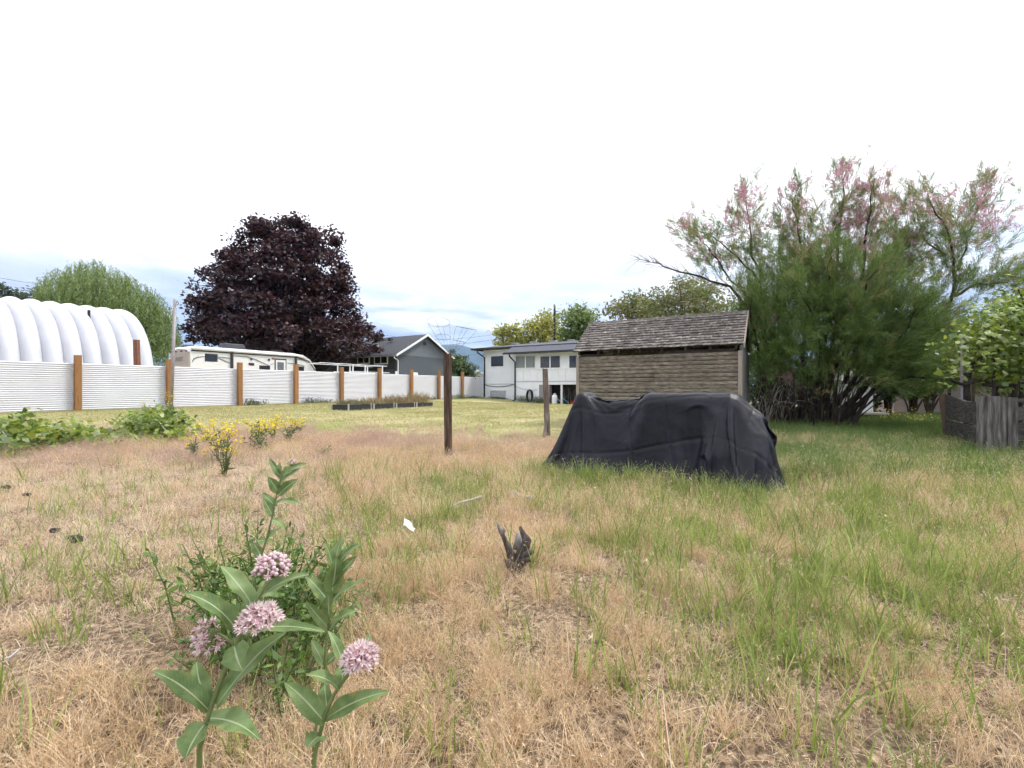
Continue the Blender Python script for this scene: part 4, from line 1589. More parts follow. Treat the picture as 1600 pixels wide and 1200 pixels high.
# ================================================================== RAISED BEDS
m_bed = mat('black_bed_board', [(.022, .022, .026), (.05, .05, .055)], .8, scale=6, stretch=(1, 1, 4), bump=.3)
m_stake = mat('pale_stake', [(.36, .33, .29), (.48, .45, .40)], .85, scale=7)
m_bedsoil = mat('bed_soil', [(.05, .035, .025), (.1, .075, .05)], .95, scale=14, bump=.6)
bed_spots = []
Yb0 = 17.6
xb0 = at(532, 640, Yb0)[0]
ub0 = US * xb0 + UC * Yb0
vb0 = -UC * xb0 + US * Yb0
labels = ['nearest black raised garden bed with clear black front board', 'second raised garden bed from the left before the fence', 'third raised garden bed from the left before the fence', 'farthest raised garden bed overgrown with tall tan grass']
for k in range(4):
    u = ub0 + k * 1.22
    v = vb0 - k * .02
    x, y, _ = uv(u + .5, v)
    z = gz(x, y)
    bd = thing('raised_bed', labels[k], 'raised bed', (x, y, z), 'raised garden beds')
    h = .21 - .01 * k
    hw = .52
    bed_spots.append((u, v, z, h, hw))
    for b, c in ((0, .11), (.115, h)):
        MB().uvbox(u, u + .035, v - hw, v + hw, z + b, z + c).build('front_board', m_bed, bd)
        MB().uvbox(u + 1.0, u + 1.035, v - hw, v + hw, z + b, z + c).build('back_board', m_bed, bd)
        MB().uvbox(u + .036, u + .999, v - hw, v - hw + .035, z + b, z + c).build('side_board', m_bed, bd)
        MB().uvbox(u + .036, u + .999, v + hw - .035, v + hw, z + b, z + c).build('side_board', m_bed, bd)
    for a_ in (u - .045, u + 1.036):
        for b in (-hw + .0, hw - .05):
            MB().uvbox(a_, a_ + .043, v + b, v + b + .055, z - .1, z + h + .04).build('stake', m_stake, bd)
    MB().uvbox(u + .037, u + .998, v - hw + .037, v + hw - .037, z + .02, z + h - .05).build('soil', m_bedsoil, bd)

# ================================================================== OLD PLANK GATE, RIGHT
gate = thing('plank_enclosure', 'weathered grey plank enclosure standing in tall grass at the right edge', 'enclosure', (6.9, 6.7, 0))
m_plank = mat('gate_grey_plank', [(.03, .027, .025), (.075, .067, .062), (.135, .122, .115), (.22, .205, .195)], .93, scale=7, stretch=(3.5, 3.5, .4), bump=.7, island=.22)
m_plankh = mat('gate_dark_plank', [(.022, .02, .02), (.055, .05, .047), (.11, .10, .095)], .93, scale=7, stretch=(.8, .8, 5), bump=.7, island=.2)
A0 = Vector((at(1479, 640, 8.2)[0], 8.2, 0))
A1 = Vector((at(1531, 640, 6.72)[0], 6.72, 0))
dv_ = (A1 - A0)
nrm = Vector((-dv_.y, dv_.x, 0)).normalized() * .02


def hplank(p, q, z0, z1, z0b, z1b, n, th=1.0):
    p, q = Vector(p), Vector(q)
    w = n * th
    bt = [(p.x - w.x, p.y - w.y, z0), (q.x - w.x, q.y - w.y, z0b), (q.x + w.x, q.y + w.y, z0b), (p.x + w.x, p.y + w.y, z0)]
    tp_ = [(p.x - w.x, p.y - w.y, z1), (q.x - w.x, q.y - w.y, z1b), (q.x + w.x, q.y + w.y, z1b), (p.x + w.x, p.y + w.y, z1)]
    return MB().prism(bt, tp_)


# curved (worn) top edge of the uppermost plank
for (za_, zb_) in ((-.05, .15), (.165, .43), (.445, .80)):
    if zb_ < .7:
        hplank(A0, A1, za_, zb_, za_, zb_ - .02, nrm).build('plank', m_plankh, gate)
    else:
        for s0, s1, q0, q1 in ((0, .3, .865, .845), (.3, .6, .845, .80), (.6, 1.0, .80, .785)):
            pass
        pts_b = [(A0.lerp(A1, s), za_, z1_) for s, z1_ in ((0, .87), (.15, .865), (.35, .84), (.6, .79), (.8, .785), (1, .80))]
        mb = MB()
        vs_, fs = [], []
        for p, z0_, z1_ in pts_b:
            for w in (-1, 1):
                vs_ += [(p.x + nrm.x * w, p.y + nrm.y * w, z0_), (p.x + nrm.x * w, p.y + nrm.y * w, z1_)]
        for i in range(len(pts_b) - 1):
            a, b = i * 4, i * 4 + 4
            fs += [(a, b, b + 1, a + 1), (a + 2, a + 3, b + 3, b + 2), (a + 1, b + 1, b + 3, a + 3), (a, a + 2, b + 2, b)]
        mb.add(vs_, fs)
        mb.build('plank', m_plankh, gate)
pe = at(1474, 618, 8.28)
MB().tube([(pe[0] + .10, 8.25, -.2), (pe[0], 8.3, .89)], [.06, .055], 7).build('end_post', mat('rusty_brown_post', [(.07, .045, .035), (.14, .095, .075)], .9, scale=8, stretch=(3, 3, .4), bump=.5), gate)
# upright planks
B0 = Vector((at(1530, 640, 6.66)[0], 6.66, 0))
for (a, b, zt_, dy) in ((1530, 1540, .875, .02), (1541.8, 1551.5, .888, -.015), (1553.5, 1573, .88, .012), (1575, 1589, .868, -.02)):
    Yg_ = 6.62 + dy
    x0, x1 = at(a, 640, Yg_)[0], at(b, 640, Yg_)[0]
    j = rnd.uniform(-.01, .01)
    MB().prism([(x0, Yg_, -.15), (x1, Yg_ - .02, -.15), (x1, Yg_ + .02, -.15), (x0, Yg_ + .04, -.15)],
               [(x0 + j, Yg_, zt_), (x1 + j, Yg_ - .02, zt_ - .012), (x1 + j, Yg_ + .02, zt_ - .012), (x0 + j, Yg_ + .04, zt_)]).build('upright_plank', m_plank, gate)
C0, C1 = Vector((at(1589.5, 640, 6.66)[0], 6.67, 0)), Vector((9.4, 6.2, 0))
n2 = Vector((.02, .03, 0))
for (za_, zb_) in ((-.05, .22), (.24, .50), (.52, .72)):
    hplank(C0, C1, za_, zb_, za_ + .02, zb_ + .03, n2).build('plank', m_plankh, gate)
hplank(C0, C1, .79, .84, .80, .85, n2).build('rail', m_plankh, gate)

# ================================================================== RIGHT BACKGROUND BUILDINGS
m_pink = mat('pinkish_stucco', [(.34, .265, .25), (.42, .335, .31)], .9, scale=3, bump=.1)
Yw = 17.0
x0, x1 = at(1396, 600, Yw)[0], 26.0
pb = thing('low_stucco_building', 'low pinkish stucco building behind the vines at the right edge', 'building', ((x0 + x1) / 2, Yw + 2, 0))
MB().prism([(x0, Yw, .12), (x1, Yw - 2.5, .12), (x1, Yw + 4, .12), (x0, Yw + 4, .12)], [(x0, Yw, 2.2), (x1, Yw - 2.5, 2.2), (x1, Yw + 4, 2.2), (x0, Yw + 4, 2.2)]).build('wall', m_pink, pb)
MB().prism([(x0 - .02, Yw - .03, -.3), (x1, Yw - 2.53, -.3), (x1, Yw + 4, -.3), (x0 - .02, Yw + 4, -.3)], [(x0 - .02, Yw - .03, .118), (x1, Yw - 2.53, .118), (x1, Yw + 4, .118), (x0 - .02, Yw + 4, .118)]).build('foundation', m_concrete, pb)
MB().prism([(x0 - .4, Yw - .5, 2.203), (x1, Yw - 3, 2.203), (x1, Yw + 4.4, 2.203), (x0 - .4, Yw + 4.4, 2.203)], [(x0 + .2, Yw + .1, 2.5), (x1, Yw - 2.4, 2.5), (x1, Yw + 4, 2.5), (x0 + .2, Yw + 4, 2.5)]).build('roof', m_roofdark, pb)
for k, px in enumerate((1412, 1436, 1462, 1490)):
    xq = at(px, 600, Yw - .4)[0]
    prop(MB().tube([(xq, Yw - .9, -.1), (xq + .03, Yw - .9, 1.55)], .045, 7).build('trellis_post', m_bark_dark, loc=(xq, Yw - .9, 0)),
         ['first', 'second', 'third', 'fourth'][k] + ' thin dark trellis post from the left before the pinkish wall', 'post', 'trellis posts')

# white hutch behind the tamarisk
Yq = 13.4
a, b = at(1345, 590, Yq), at(1364, 646, Yq)
ht = thing('white_hutch', 'narrow white peaked hutch half hidden behind the tamarisk trunks', 'hutch', ((a[0] + b[0]) / 2, Yq, 0))
z0_, z1_ = zat(644, Yq), zat(594, Yq)
MB().box(((a[0] + b[0]) / 2 - .25, Yq + .3, (z0_ + z1_) / 2), (b[0] - a[0] + .5, .6, z1_ - z0_)).build('cabinet', m_white, ht)
xm = (a[0] + b[0]) / 2 - .25
hw_ = (b[0] - a[0]) / 2 + .34
MB().prism([(xm - hw_, Yq - .08, z1_ + .002), (xm + hw_, Yq - .08, z1_ + .002), (xm, Yq - .08, z1_ + .35)], [(xm - hw_, Yq + .68, z1_ + .002), (xm + hw_, Yq + .68, z1_ + .002), (xm, Yq + .68, z1_ + .35)]).build('roof', m_white, ht)
MB().box((xm, Yq + .2, z0_ - .03), (hw_ * 2 + .3, 1.0, .05)).build('shelf', m_stake, ht)
for s_ in (-1, 1):
    for d in (0, .5):
        MB().box((xm + s_ * (hw_ - .1), Yq + .05 + d, (z0_ - .06) / 2 - .05), (.06, .06, z0_ + .03)).build('leg', m_oldwood, ht)
a = at(1386, 667, 11.6)
prop(MB().box((a[0], 11.6, gz(a[0], 11.6) + .05), (.26, .14, .05), [(.96, .28, 0), (-.28, .96, 0), (0, 0, 1)]).build('paver', mat('pale_paver', [(.55, .53, .5), (.66, .64, .6)], .8), loc=(a[0], 11.6, 0), bevel=.01), 'small white slab on the path right of the tamarisk', 'paver')

# ================================================================== SMALL THINGS ON THE GROUND
# split stump
sx, sy = at(806, 900, 2.42)[0], 2.42
sz = gz(sx, sy)
m_stump = mat('charred_stump', [(.03, .024, .022), (.085, .068, .06), (.17, .145, .13)], .95, scale=30, stretch=(1.5, 1.5, .5), bump=.9)
m_stumppale = mat('bleached_wood', [(.13, .115, .11), (.34, .31, .30)], .9, scale=30, stretch=(2, 2, .4), bump=.5)
stump = thing('broken_stump', 'small dark split stump with two prongs in the dry grass', 'stump', (sx, sy, sz))


def knot(pts, rad, m, name, n=9):
    out_ = []
    r2 = []
    for (px, py, dy), r in zip(pts, rad):
        p = at(806 + (px - 806) * 1.1, 900 + (py - 900) * 1.08, sy + dy)
        out_.append((p[0], p[1], p[2] + .03))
        r2.append(r * rnd.uniform(.85, 1.15))
    MB().tube(out_, r2, n).build(name, m, stump, smooth=True)


knot([(806, 915, 0), (803, 890, 0), (797, 872, -.005), (790, 855, -.01), (786, 846, -.01)], [.040, .036, .020, .015, .012], m_stump, 'prong')
knot([(786, 847, -.01), (783, 840, -.012), (780, 831, -.012)], [.0125, .011, .004], m_stumppale, 'splinter')
knot([(787, 848, -.02), (789, 842, -.02), (788, 838, -.02)], [.009, .007, .002], m_stumppale, 'splinter')
knot([(808, 912, .01), (812, 885, .01), (818, 866, 0), (822, 857, -.01), (815, 845, -.015), (812, 837, -.02)], [.036, .036, .028, .024, .012, .008], m_stump, 'prong')
knot([(812, 880, .01), (822, 876, -.02), (831, 872, -.03)], [.025, .018, .011], m_stump, 'knot')
knot([(808, 870, .04), (810, 855, .05), (809, 846, .05)], [.026, .02, .014], m_stumppale, 'knot')
knot([(812, 888, -.03), (824, 884, -.04), (828, 887, -.05)], [.014, .011, .006], m_stump, 'knot')
knot([(804, 905, -.03), (797, 893, -.045), (792, 884, -.045)], [.02, .016, .008], m_stump, 'knot')

# crumpled white litter
lx, ly = at(637, 856, 2.85)[0], 2.85
lz = gz(lx, ly) + .09
vs_, fs = [], []
for i in range(6):
    for j in range(5):
        vs_.append((lx - .03 + i * .013 + rnd.uniform(-.006, .006), ly + j * .012 + rnd.uniform(-.005, .005), lz + .05 - i * .011 + rnd.uniform(-.012, .012) + j * .006))
for i in range(5):
    for j in range(4):
        a = i * 5 + j
        fs.append((a, a + 5, a + 6, a + 1))
lit = MB().add(vs_, fs).build('paper_scrap', mat('white_plastic_scrap', [(.72, .73, .76), (.8, .8, .82)], .35), loc=(lx, ly, gz(lx, ly)))
lit.modifiers.new('thick', 'SOLIDIFY').thickness = .001
prop(lit, 'crumpled white plastic scrap caught in the grass', 'litter')

# bark piece, clods, sticks


def lump(name, label, cat, px, py, Y, size, m, seed, lift=.02, group=None):
    rr = random.Random(seed)
    c = at(px, py, Y)
    x, y = c[0], Y
    z = gz(x, y) + lift
    vs_, fs = [], []
    n1_, n2_ = 9, 6
    for i in range(n2_ + 1):
        th = math.pi * i / n2_
        for k in range(n1_):
            a_ = 2 * math.pi * k / n1_
            r = 1 + rr.uniform(-.22, .22)
            vs_.append((x + size[0] * math.sin(th) * math.cos(a_) * r, y + size[1] * math.sin(th) * math.sin(a_) * r, z + size[2] * math.cos(th) * r))
    for i in range(n2_):
        for k in range(n1_):
            a_, b = i * n1_ + k, i * n1_ + (k + 1) % n1_
            fs.append((a_, a_ + n1_, b + n1_, b))
    return prop(MB().add(vs_, fs).build(name, m, loc=(x, y, gz(x, y))), label, cat, group)


m_barkpiece = mat('brown_bark_piece', [(.05, .025, .015), (.15, .085, .05), (.22, .14, .09)], .92, scale=40, stretch=(.4, 3, 3), bump=.9)
lump('bark_piece', 'chunk of reddish brown bark in the dry grass at the lower right', 'bark', 1306, 1062, 1.57, (.042, .018, .016), m_barkpiece, 4, .035)
m_clod = mat('dark_clod', [(.015, .015, .018), (.05, .048, .05)], .95, scale=40, bump=.8)
for k, (px, py, s, lab) in enumerate(((118, 858, .032, 'largest dark clod on the dry bare ground at left'), (86, 842, .022, 'small dark clod left of the largest one'), (42, 783, .022, 'dark clod nearer the yellow weeds, right of two'), (10, 770, .028, 'dark clod at the very left edge of the dry ground'))):
    lump('dark_clod', lab, 'clod', px, py, 711 / (py - 606), (s * 1.6, s, s * .7), m_clod, 20 + k, .05, 'dark clods on the bare ground')
m_stick = mat('bleached_stick', [(.30, .27, .25), (.46, .43, .41)], .9, scale=18, stretch=(3, 3, 3), bump=.4)
Ys = 3.75


def stick(label, pts, r0, r1, lift=.05):
    P_ = []
    for i, (px, py) in enumerate(pts):
        Y = 711 / (py - 606)
        x = (px - 800) / F * Y
        P_.append((x, Y, gz(x, Y) + lift + rnd.uniform(-.01, .012)))
    rad = [r0 + (r1 - r0) * i / (len(P_) - 1) for i in range(len(P_))]
    return prop(MB().tube(P_, rad, 7).build('fallen_stick', m_stick, loc=P_[0], smooth=True), label, 'stick')


stick('pale fallen stick in the grass left of the tarp', [(752, 790), (735, 796), (718, 804), (700, 812)], .012, .007, .07)
stick('short pale fallen stick lying near the tarp edge', [(800, 785), (815, 790), (833, 803)], .022, .012, .06)
stick('thin grey stick lying at the lower left corner', [(2, 1052), (15, 1046), (30, 1040)], .005, .004, .03)

# ================================================================== TREES
def crown_tree(name, label, cat, base, profile, Y, n_clump, per, sig, leaf, wid, lm, bark, r0, n_limb, seed, shell=.5, depth=1.0, group=None, up=.6, fork=.5):
    global rng
    rng = np.random.default_rng(seed)
    t = thing(name, label, cat, base, group)
    cl = profile_points(profile, Y, n_clump, shell, depth)
    idx = rng.choice(n_clump, min(n_limb, n_clump), replace=False)
    limbs('trunk', (base[0], base[1], base[2] - .2), [tuple(cl[i]) for i in idx], bark, t, r0, .02, fork)
    s = sig * rng.uniform(.6, 1.3, (n_clump, 1))
    pts = np.repeat(cl, per, 0) + np.clip(rng.normal(size=(n_clump * per, 3)), -1.8, 1.8) * np.repeat(s, per, 0) * np.array([1, 1, .6])
    quad_leaves('crown', pts, leaf * rng.uniform(.7, 1.3, len(pts)), wid * rng.uniform(.7, 1.3, len(pts)), lm, t, up=up)
    return t


lm_maple = leafmat('purple_maple_leaf', [(.016, .008, .012), (.034, .015, .02), (.06, .022, .027), (.12, .036, .038)], .3, .35, .05, .5)
base = at(452, 600, 39)
crown_tree('purple_maple', 'large dark purple maple tree rising behind the trailer', 'tree', (base[0], 39, .1),
           [(344, 452, 472), (354, 412, 508), (370, 392, 528), (396, 368, 538), (428, 338, 540), (462, 322, 542), (495, 316, 560), (518, 312, 586), (533, 322, 602), (544, 345, 596), (560, 390, 530)],
           39, 430, 125, .48, .29, .22, lm_maple, m_bark_dark, .42, 110, 21, .42, .85)

lm_willow = leafmat('willow_leaf', [(.08, .14, .03), (.16, .24, .055), (.25, .335, .095), (.34, .42, .16)], .45, .3, .05, 1.3)


def willow(name, label, base, profile, Y, n, seed):
    global rng
    rng = np.random.default_rng(seed)
    t = thing(name, label, 'tree', base)
    st = profile_points(profile, Y, n, .45, .9)
    limbs('trunk', (base[0], base[1], -.2), [tuple(st[i]) for i in rng.choice(n, 40, replace=False)], m_bark, t, .4, .02, .6)
    B, D, Ln = [], [], []
    for p in st:
        k = rng.integers(10, 26)
        d = np.array([rng.normal() * .10, rng.normal() * .10, -1.0])
        d /= np.linalg.norm(d)
        q = p.copy()
        q[2] += .35
        side = rng.normal(size=2) * .18
        for j in range(k):
            q = q + d * .13 + np.array([side[0], side[1], 0]) * (.25 if j < 2 else .04)
            if q[2] < .8:
                break
            for _ in range(2):
                B.append(q + rng.normal(size=3) * .05)
                e_ = np.array([rng.normal() * .5, rng.normal() * .5, -.8])
                D.append(e_)
    B = np.array(B)
    quad_leaves('crown', B, .26 * rng.uniform(.7, 1.3, len(B)), .055, lm_willow, t, dirs=unit(np.array(D)), up=.1)
    return t


willow('weeping_willow', 'weeping willow with pale green hanging branches behind the arched building', (at(175, 600, 42)[0], 42, .1),
       [(408, 140, 158), (420, 108, 180), (436, 92, 212), (452, 82, 236), (470, 80, 250), (492, 88, 262), (515, 120, 268), (535, 180, 272)], 42, 2400, 5)

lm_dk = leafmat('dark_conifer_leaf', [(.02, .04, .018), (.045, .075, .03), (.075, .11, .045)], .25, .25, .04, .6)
crown_tree('conifer_tree', 'dark green tree behind the arched building at the left edge', 'tree', (at(8, 600, 48)[0], 48, 0), [(446, 2, 18), (452, -15, 24), (462, -30, 30), (480, -45, 40), (520, -60, 45)], 48, 160, 50, .5, .35, .14, lm_dk, m_bark, .25, 20, 31)
crown_tree('conifer_tree', 'small dark green tree just left of the willow', 'tree', (at(52, 600, 48)[0], 48, 0), [(454, 52, 60), (462, 40, 70), (472, 34, 78), (500, 30, 84), (520, 30, 85)], 48, 110, 50, .4, .3, .12, lm_dk, m_bark, .2, 14, 32)

lm_bush = leafmat('broadleaf_green', [(.035, .075, .018), (.07, .125, .03), (.12, .18, .05), (.18, .24, .08)], .35, .25, .06, .8)
crown_tree('leafy_tree', 'rounded green leafy shrub at the right end of the dark house', 'tree', (at(716, 600, 40)[0], 40, 0), [(556, 708, 724), (562, 700, 733), (572, 697, 740), (585, 700, 746), (600, 700, 748)], 40, 90, 46, .25, .2, .11, lm_bush, m_bark, .12, 12, 33)
crown_tree('leafy_tree', 'small dark tree top just above the right eave of the dark house', 'tree', (at(708, 600, 58)[0], 58, 0), [(548, 704, 712), (553, 700, 716), (562, 698, 718), (590, 698, 716)], 58, 40, 40, .25, .2, .12, lm_dk, m_bark, .12, 6, 34)

lm_yel = leafmat('yellow_green_leaf', [(.13, .165, .03), (.27, .30, .05), (.43, .41, .08), (.34, .30, .14)], .4, .2, .05, .4)
lm_lime = leafmat('fresh_green_leaf', [(.08, .13, .03), (.16, .23, .055), (.26, .32, .09)], .4, .25, .05, .5)
lm_olive = leafmat('olive_leaf', [(.08, .11, .03), (.15, .185, .055), (.24, .25, .09), (.30, .22, .16)], .35, .25, .05, .4)
crown_tree('yellow_tree', 'small yellow tree left of the utility pole behind the roof', 'tree', (at(792, 600, 56)[0], 56, -.3), [(511, 786, 800), (518, 772, 815), (528, 768, 824), (545, 768, 828)], 56, 60, 34, .55, .34, .24, lm_yel, m_bark, .2, 16, 35, .6)
crown_tree('yellow_tree', 'taller yellow tree at the utility pole behind the roof', 'tree', (at(848, 600, 55)[0], 55, -.3), [(488, 838, 862), (498, 824, 876), (512, 812, 886), (530, 806, 892), (548, 806, 892)], 55, 110, 34, .6, .34, .24, lm_yel, m_bark, .25, 22, 36, .6)
crown_tree('green_tree', 'fresh green tree right of the utility pole behind the shed roof', 'tree', (at(905, 600, 46)[0], 46, -.3), [(480, 895, 915), (490, 880, 930), (504, 872, 938), (520, 872, 940), (545, 876, 936)], 46, 130, 32, .55, .34, .2, lm_lime, m_bark, .25, 26, 37, .6)
crown_tree('green_tree', 'tall sparse green tree above the left end of the shed roof', 'tree', (at(965, 600, 36)[0], 36, -.3), [(462, 985, 1010), (472, 960, 1030), (485, 945, 1050), (500, 975, 1060), (530, 985, 1060)], 36, 130, 30, .5, .30, .17, lm_olive, m_bark, .22, 34, 38, .6)
crown_tree('green_tree', 'olive green tree behind the middle of the shed roof', 'tree', (at(1075, 600, 30)[0], 30, 0), [(436, 1060, 1090), (448, 1020, 1120), (462, 1005, 1145), (480, 1008, 1165), (510, 1010, 1180), (550, 1020, 1180)], 30, 340, 36, .42, .25, .11, lm_olive, m_bark, .25, 60, 39, .6)
crown_tree('green_tree', 'dark green tree behind the tamarisk on its right', 'tree', (at(1420, 600, 21)[0], 21, 0), [(515, 1370, 1480), (535, 1340, 1510), (558, 1340, 1520), (580, 1345, 1500), (594, 1360, 1450)], 21, 200, 44, .3, .17, .09, lm_bush, m_bark, .14, 24, 40, .6)
crown_tree('green_tree', 'leafy green tree at the upper right edge behind the vines', 'tree', (at(1580, 600, 14)[0], 14, 0), [(438, 1585, 1625), (455, 1560, 1660), (480, 1530, 1690), (510, 1500, 1700), (545, 1490, 1700), (575, 1495, 1700)], 14, 240, 34, .24, .12, .085, lm_lime, m_bark, .11, 34, 41, .7)

# ------------------------------------------------------------------ tamarisk
rng = np.random.default_rng(50)
rnd.seed(50)
YT = 11.3
lm_tam = leafmat('tamarisk_feather', [(.065, .115, .035), (.125, .195, .055), (.19, .265, .08), (.27, .33, .125)], .42, .22, .02, 1.1)
lm_tam_y = leafmat('tamarisk_tip', [(.17, .20, .07), (.28, .27, .11), (.36, .26, .17)], .42, .22, .02, 1.1)
lm_pink = leafmat('tamarisk_blossom', [(.40, .17, .23), (.52, .27, .33), (.60, .38, .42)], .4, .2, .02, 1.1)
tam = thing('tamarisk_tree', 'large feathery tamarisk with pink blossom plumes right of the shed', 'tree', (at(1265, 668, YT)[0], YT, 0))


def limb(pts, r0, r1, dY=0.0, name='limb', m=m_bark_dark, n=7, jit=.03):
    P_ = []
    k = len(pts)
    for i, (px, py) in enumerate(pts):
        p = Vector(at(px, py, YT + dY * i / (k - 1)))
        P_.append(p)
    # smooth and roughen
    Q = []
    for i in range(k - 1):
        for s in (0, .33, .66):
            Q.append(P_[i].lerp(P_[i + 1], s) + Vector((rnd.gauss(0, jit), rnd.gauss(0, jit), rnd.gauss(0, jit))))
    Q.append(P_[-1])
    rad = [r0 + (r1 - r0) * (i / (len(Q) - 1)) ** .7 for i in range(len(Q))]
    MB().tube(Q, rad, n).build(name, m, tam, smooth=True)
    return Q


LIM = []
LIM.append(('bare', limb([(1225, 665), (1205, 570), (1175, 482), (1140, 452), (1095, 430), (1040, 418), (1000, 405)], .07, .008, -.4)))
LIM.append(('pink', limb([(1235, 665), (1212, 560), (1188, 450), (1172, 370), (1163, 302)], .07, .01, .5)))
LIM.append(('pink', limb([(1250, 665), (1255, 545), (1262, 440), (1248, 360), (1238, 310)], .07, .01, -.8)))
LIM.append(('pink', limb([(1262, 665), (1290, 525), (1308, 410), (1314, 320), (1322, 268)], .08, .01, .3)))
LIM.append(('pink', limb([(1275, 665), (1312, 548), (1345, 440), (1356, 350), (1366, 285)], .08, .01, -.6)))
LIM.append(('pink', limb([(1285, 668), (1345, 575), (1392, 480), (1402, 400), (1392, 318)], .08, .01, .9)))
LIM.append(('right', limb([(1296, 668), (1335, 618), (1395, 572), (1448, 515), (1488, 470), (1497, 425), (1482, 365), (1452, 312)], .10, .012, -.9)))
LIM.append(('right', limb([(1490, 466), (1525, 446), (1560, 440), (1588, 446)], .045, .008, .3)))
LIM.append(('right', limb([(1496, 425), (1512, 370), (1528, 322), (1540, 288)], .035, .007, .4)))
LIM.append(('low', limb([(1300, 668), (1362, 606), (1425, 586), (1490, 590), (1520, 605)], .06, .01, -1.2)))
LIM.append(('low', limb([(1305, 668), (1380, 590), (1440, 540), (1480, 520)], .06, .01, .8)))
LIM.append(('mid', limb([(1215, 665), (1190, 590), (1178, 520), (1175, 460)], .06, .01, -.9)))
LIM.append(('mid', limb([(1240, 665), (1235, 560), (1225, 470), (1215, 400)], .06, .01, 1.2)))
LIM.append(('mid', limb([(1320, 600), (1350, 520), (1380, 440), (1420, 380)], .05, .01, -.4)))
LIM.append(('pink', limb([(1188, 440), (1150, 400), (1110, 370), (1075, 345)], .03, .006, .3)))
LIM.append(('pink', limb([(1172, 470), (1130, 420), (1105, 385), (1090, 370)], .03, .006, -.5)))
LIM.append(('pink', limb([(1482, 400), (1450, 380), (1432, 340), (1428, 300)], .03, .006, .3)))
LIM.append(('low', limb([(1275, 640), (1282, 560), (1268, 490), (1240, 440)], .045, .012, -1.7)))
LIM.append(('low', limb([(1285, 640), (1320, 545), (1330, 480), (1372, 420)], .045, .012, -1.8)))
LIM.append(('low', limb([(1290, 640), (1300, 520), (1290, 450), (1300, 400)], .04, .01, -1.5)))
LIM.append(('low', limb([(1300, 640), (1370, 570), (1420, 510), (1440, 470)], .045, .012, -1.7)))
# lower thicket of dark stems
for k in range(110):
    b0 = rnd.uniform(1185, 1335)
    lean = (b0 - 1262) * rnd.uniform(.2, 1.0) + rnd.gauss(0, 18)
    top = rnd.uniform(560, 620)
    dyy = rnd.gauss(0, .5)
    if b0 + lean < 1182:
        lean = 1182 - b0 + rnd.uniform(0, 15)
    if dyy < -.35 and b0 < 1215:
        dyy = .1
    P0 = Vector(at(b0, 606, YT + dyy))
    P0.z = gz(P0.x, P0.y) - .05
    P1 = Vector(at(b0 + lean * .5, (668 + top) / 2, YT + dyy * 1.3))
    P2 = Vector(at(b0 + lean, top, YT + dyy * 1.7))
    MB().tube([P0, P0.lerp(P1, .5) + Vector((rnd.gauss(0, .03), 0, 0)), P1, P1.lerp(P2, .5), P2], [rnd.uniform(.012, .035), .02, .015, .011, .006], 5).build('stem', m_bark_dark if k % 4 else m_bark, tam)


def sprays(name, centres, dirs, per, L_, spread, ln, wd, m, droop=.12):
    n = len(centres)
    C = np.repeat(centres, per, 0)
    D = np.repeat(unit(dirs), per, 0)
    s = rng.random((n * per, 1))
    base_ = C + D * s * L_ + rng.normal(size=C.shape) * .02
    dd_ = unit(D + rng.normal(size=C.shape) * spread)
    return strips(name, base_, dd_, ln * rng.uniform(.6, 1.3, n * per), wd, m, tam, droop=droop)


cen_g, dir_g, cen_y, dir_y, cen_p, dir_p = [], [], [], [], [], []
ctr = np.array(at(1280, 640, YT))
for kind, Q in LIM:
    for i, q in enumerate(Q):
        s = i / (len(Q) - 1)
        if s < .30:
            continue
        dloc = np.array(Q[min(i + 1, len(Q) - 1)] - Q[max(i - 1, 0)])
        dloc /= np.linalg.norm(dloc) + 1e-9
        k = {'bare': 2, 'pink': 14, 'right': 11, 'low': 10, 'mid': 20}[kind]
        if kind == 'right' and s < .6 and len(Q) > 15:
            k = 3
        if kind == 'bare' and s > .55:
            k = 0
        if len(Q) <= 10 and kind == 'pink':
            k = 5
        sp_ = .34 * (1.25 - s * .8)
        for _ in range(k):
            c = np.array(q) + rng.normal(size=3) * sp_ * np.array([1, 1.1, .8])
            d = dloc * .8 + np.array([0, 0, .45]) + rng.normal(size=3) * .45
            hgt = c[2]
            r = rng.random()
            pk = 0.0
            if kind in ('pink', 'right'):
                pk = np.clip((hgt - 4.2) / 2.2, 0, .28) * (1.0 if s > .7 else .2)
            if r < pk:
                cen_p.append(c)
                dir_p.append(d)
            elif r < pk + np.clip((hgt - 2.6) / 3.5, .05, .5):
                cen_y.append(c)
                dir_y.append(d)
            else:
                cen_g.append(c)
                dir_g.append(d)
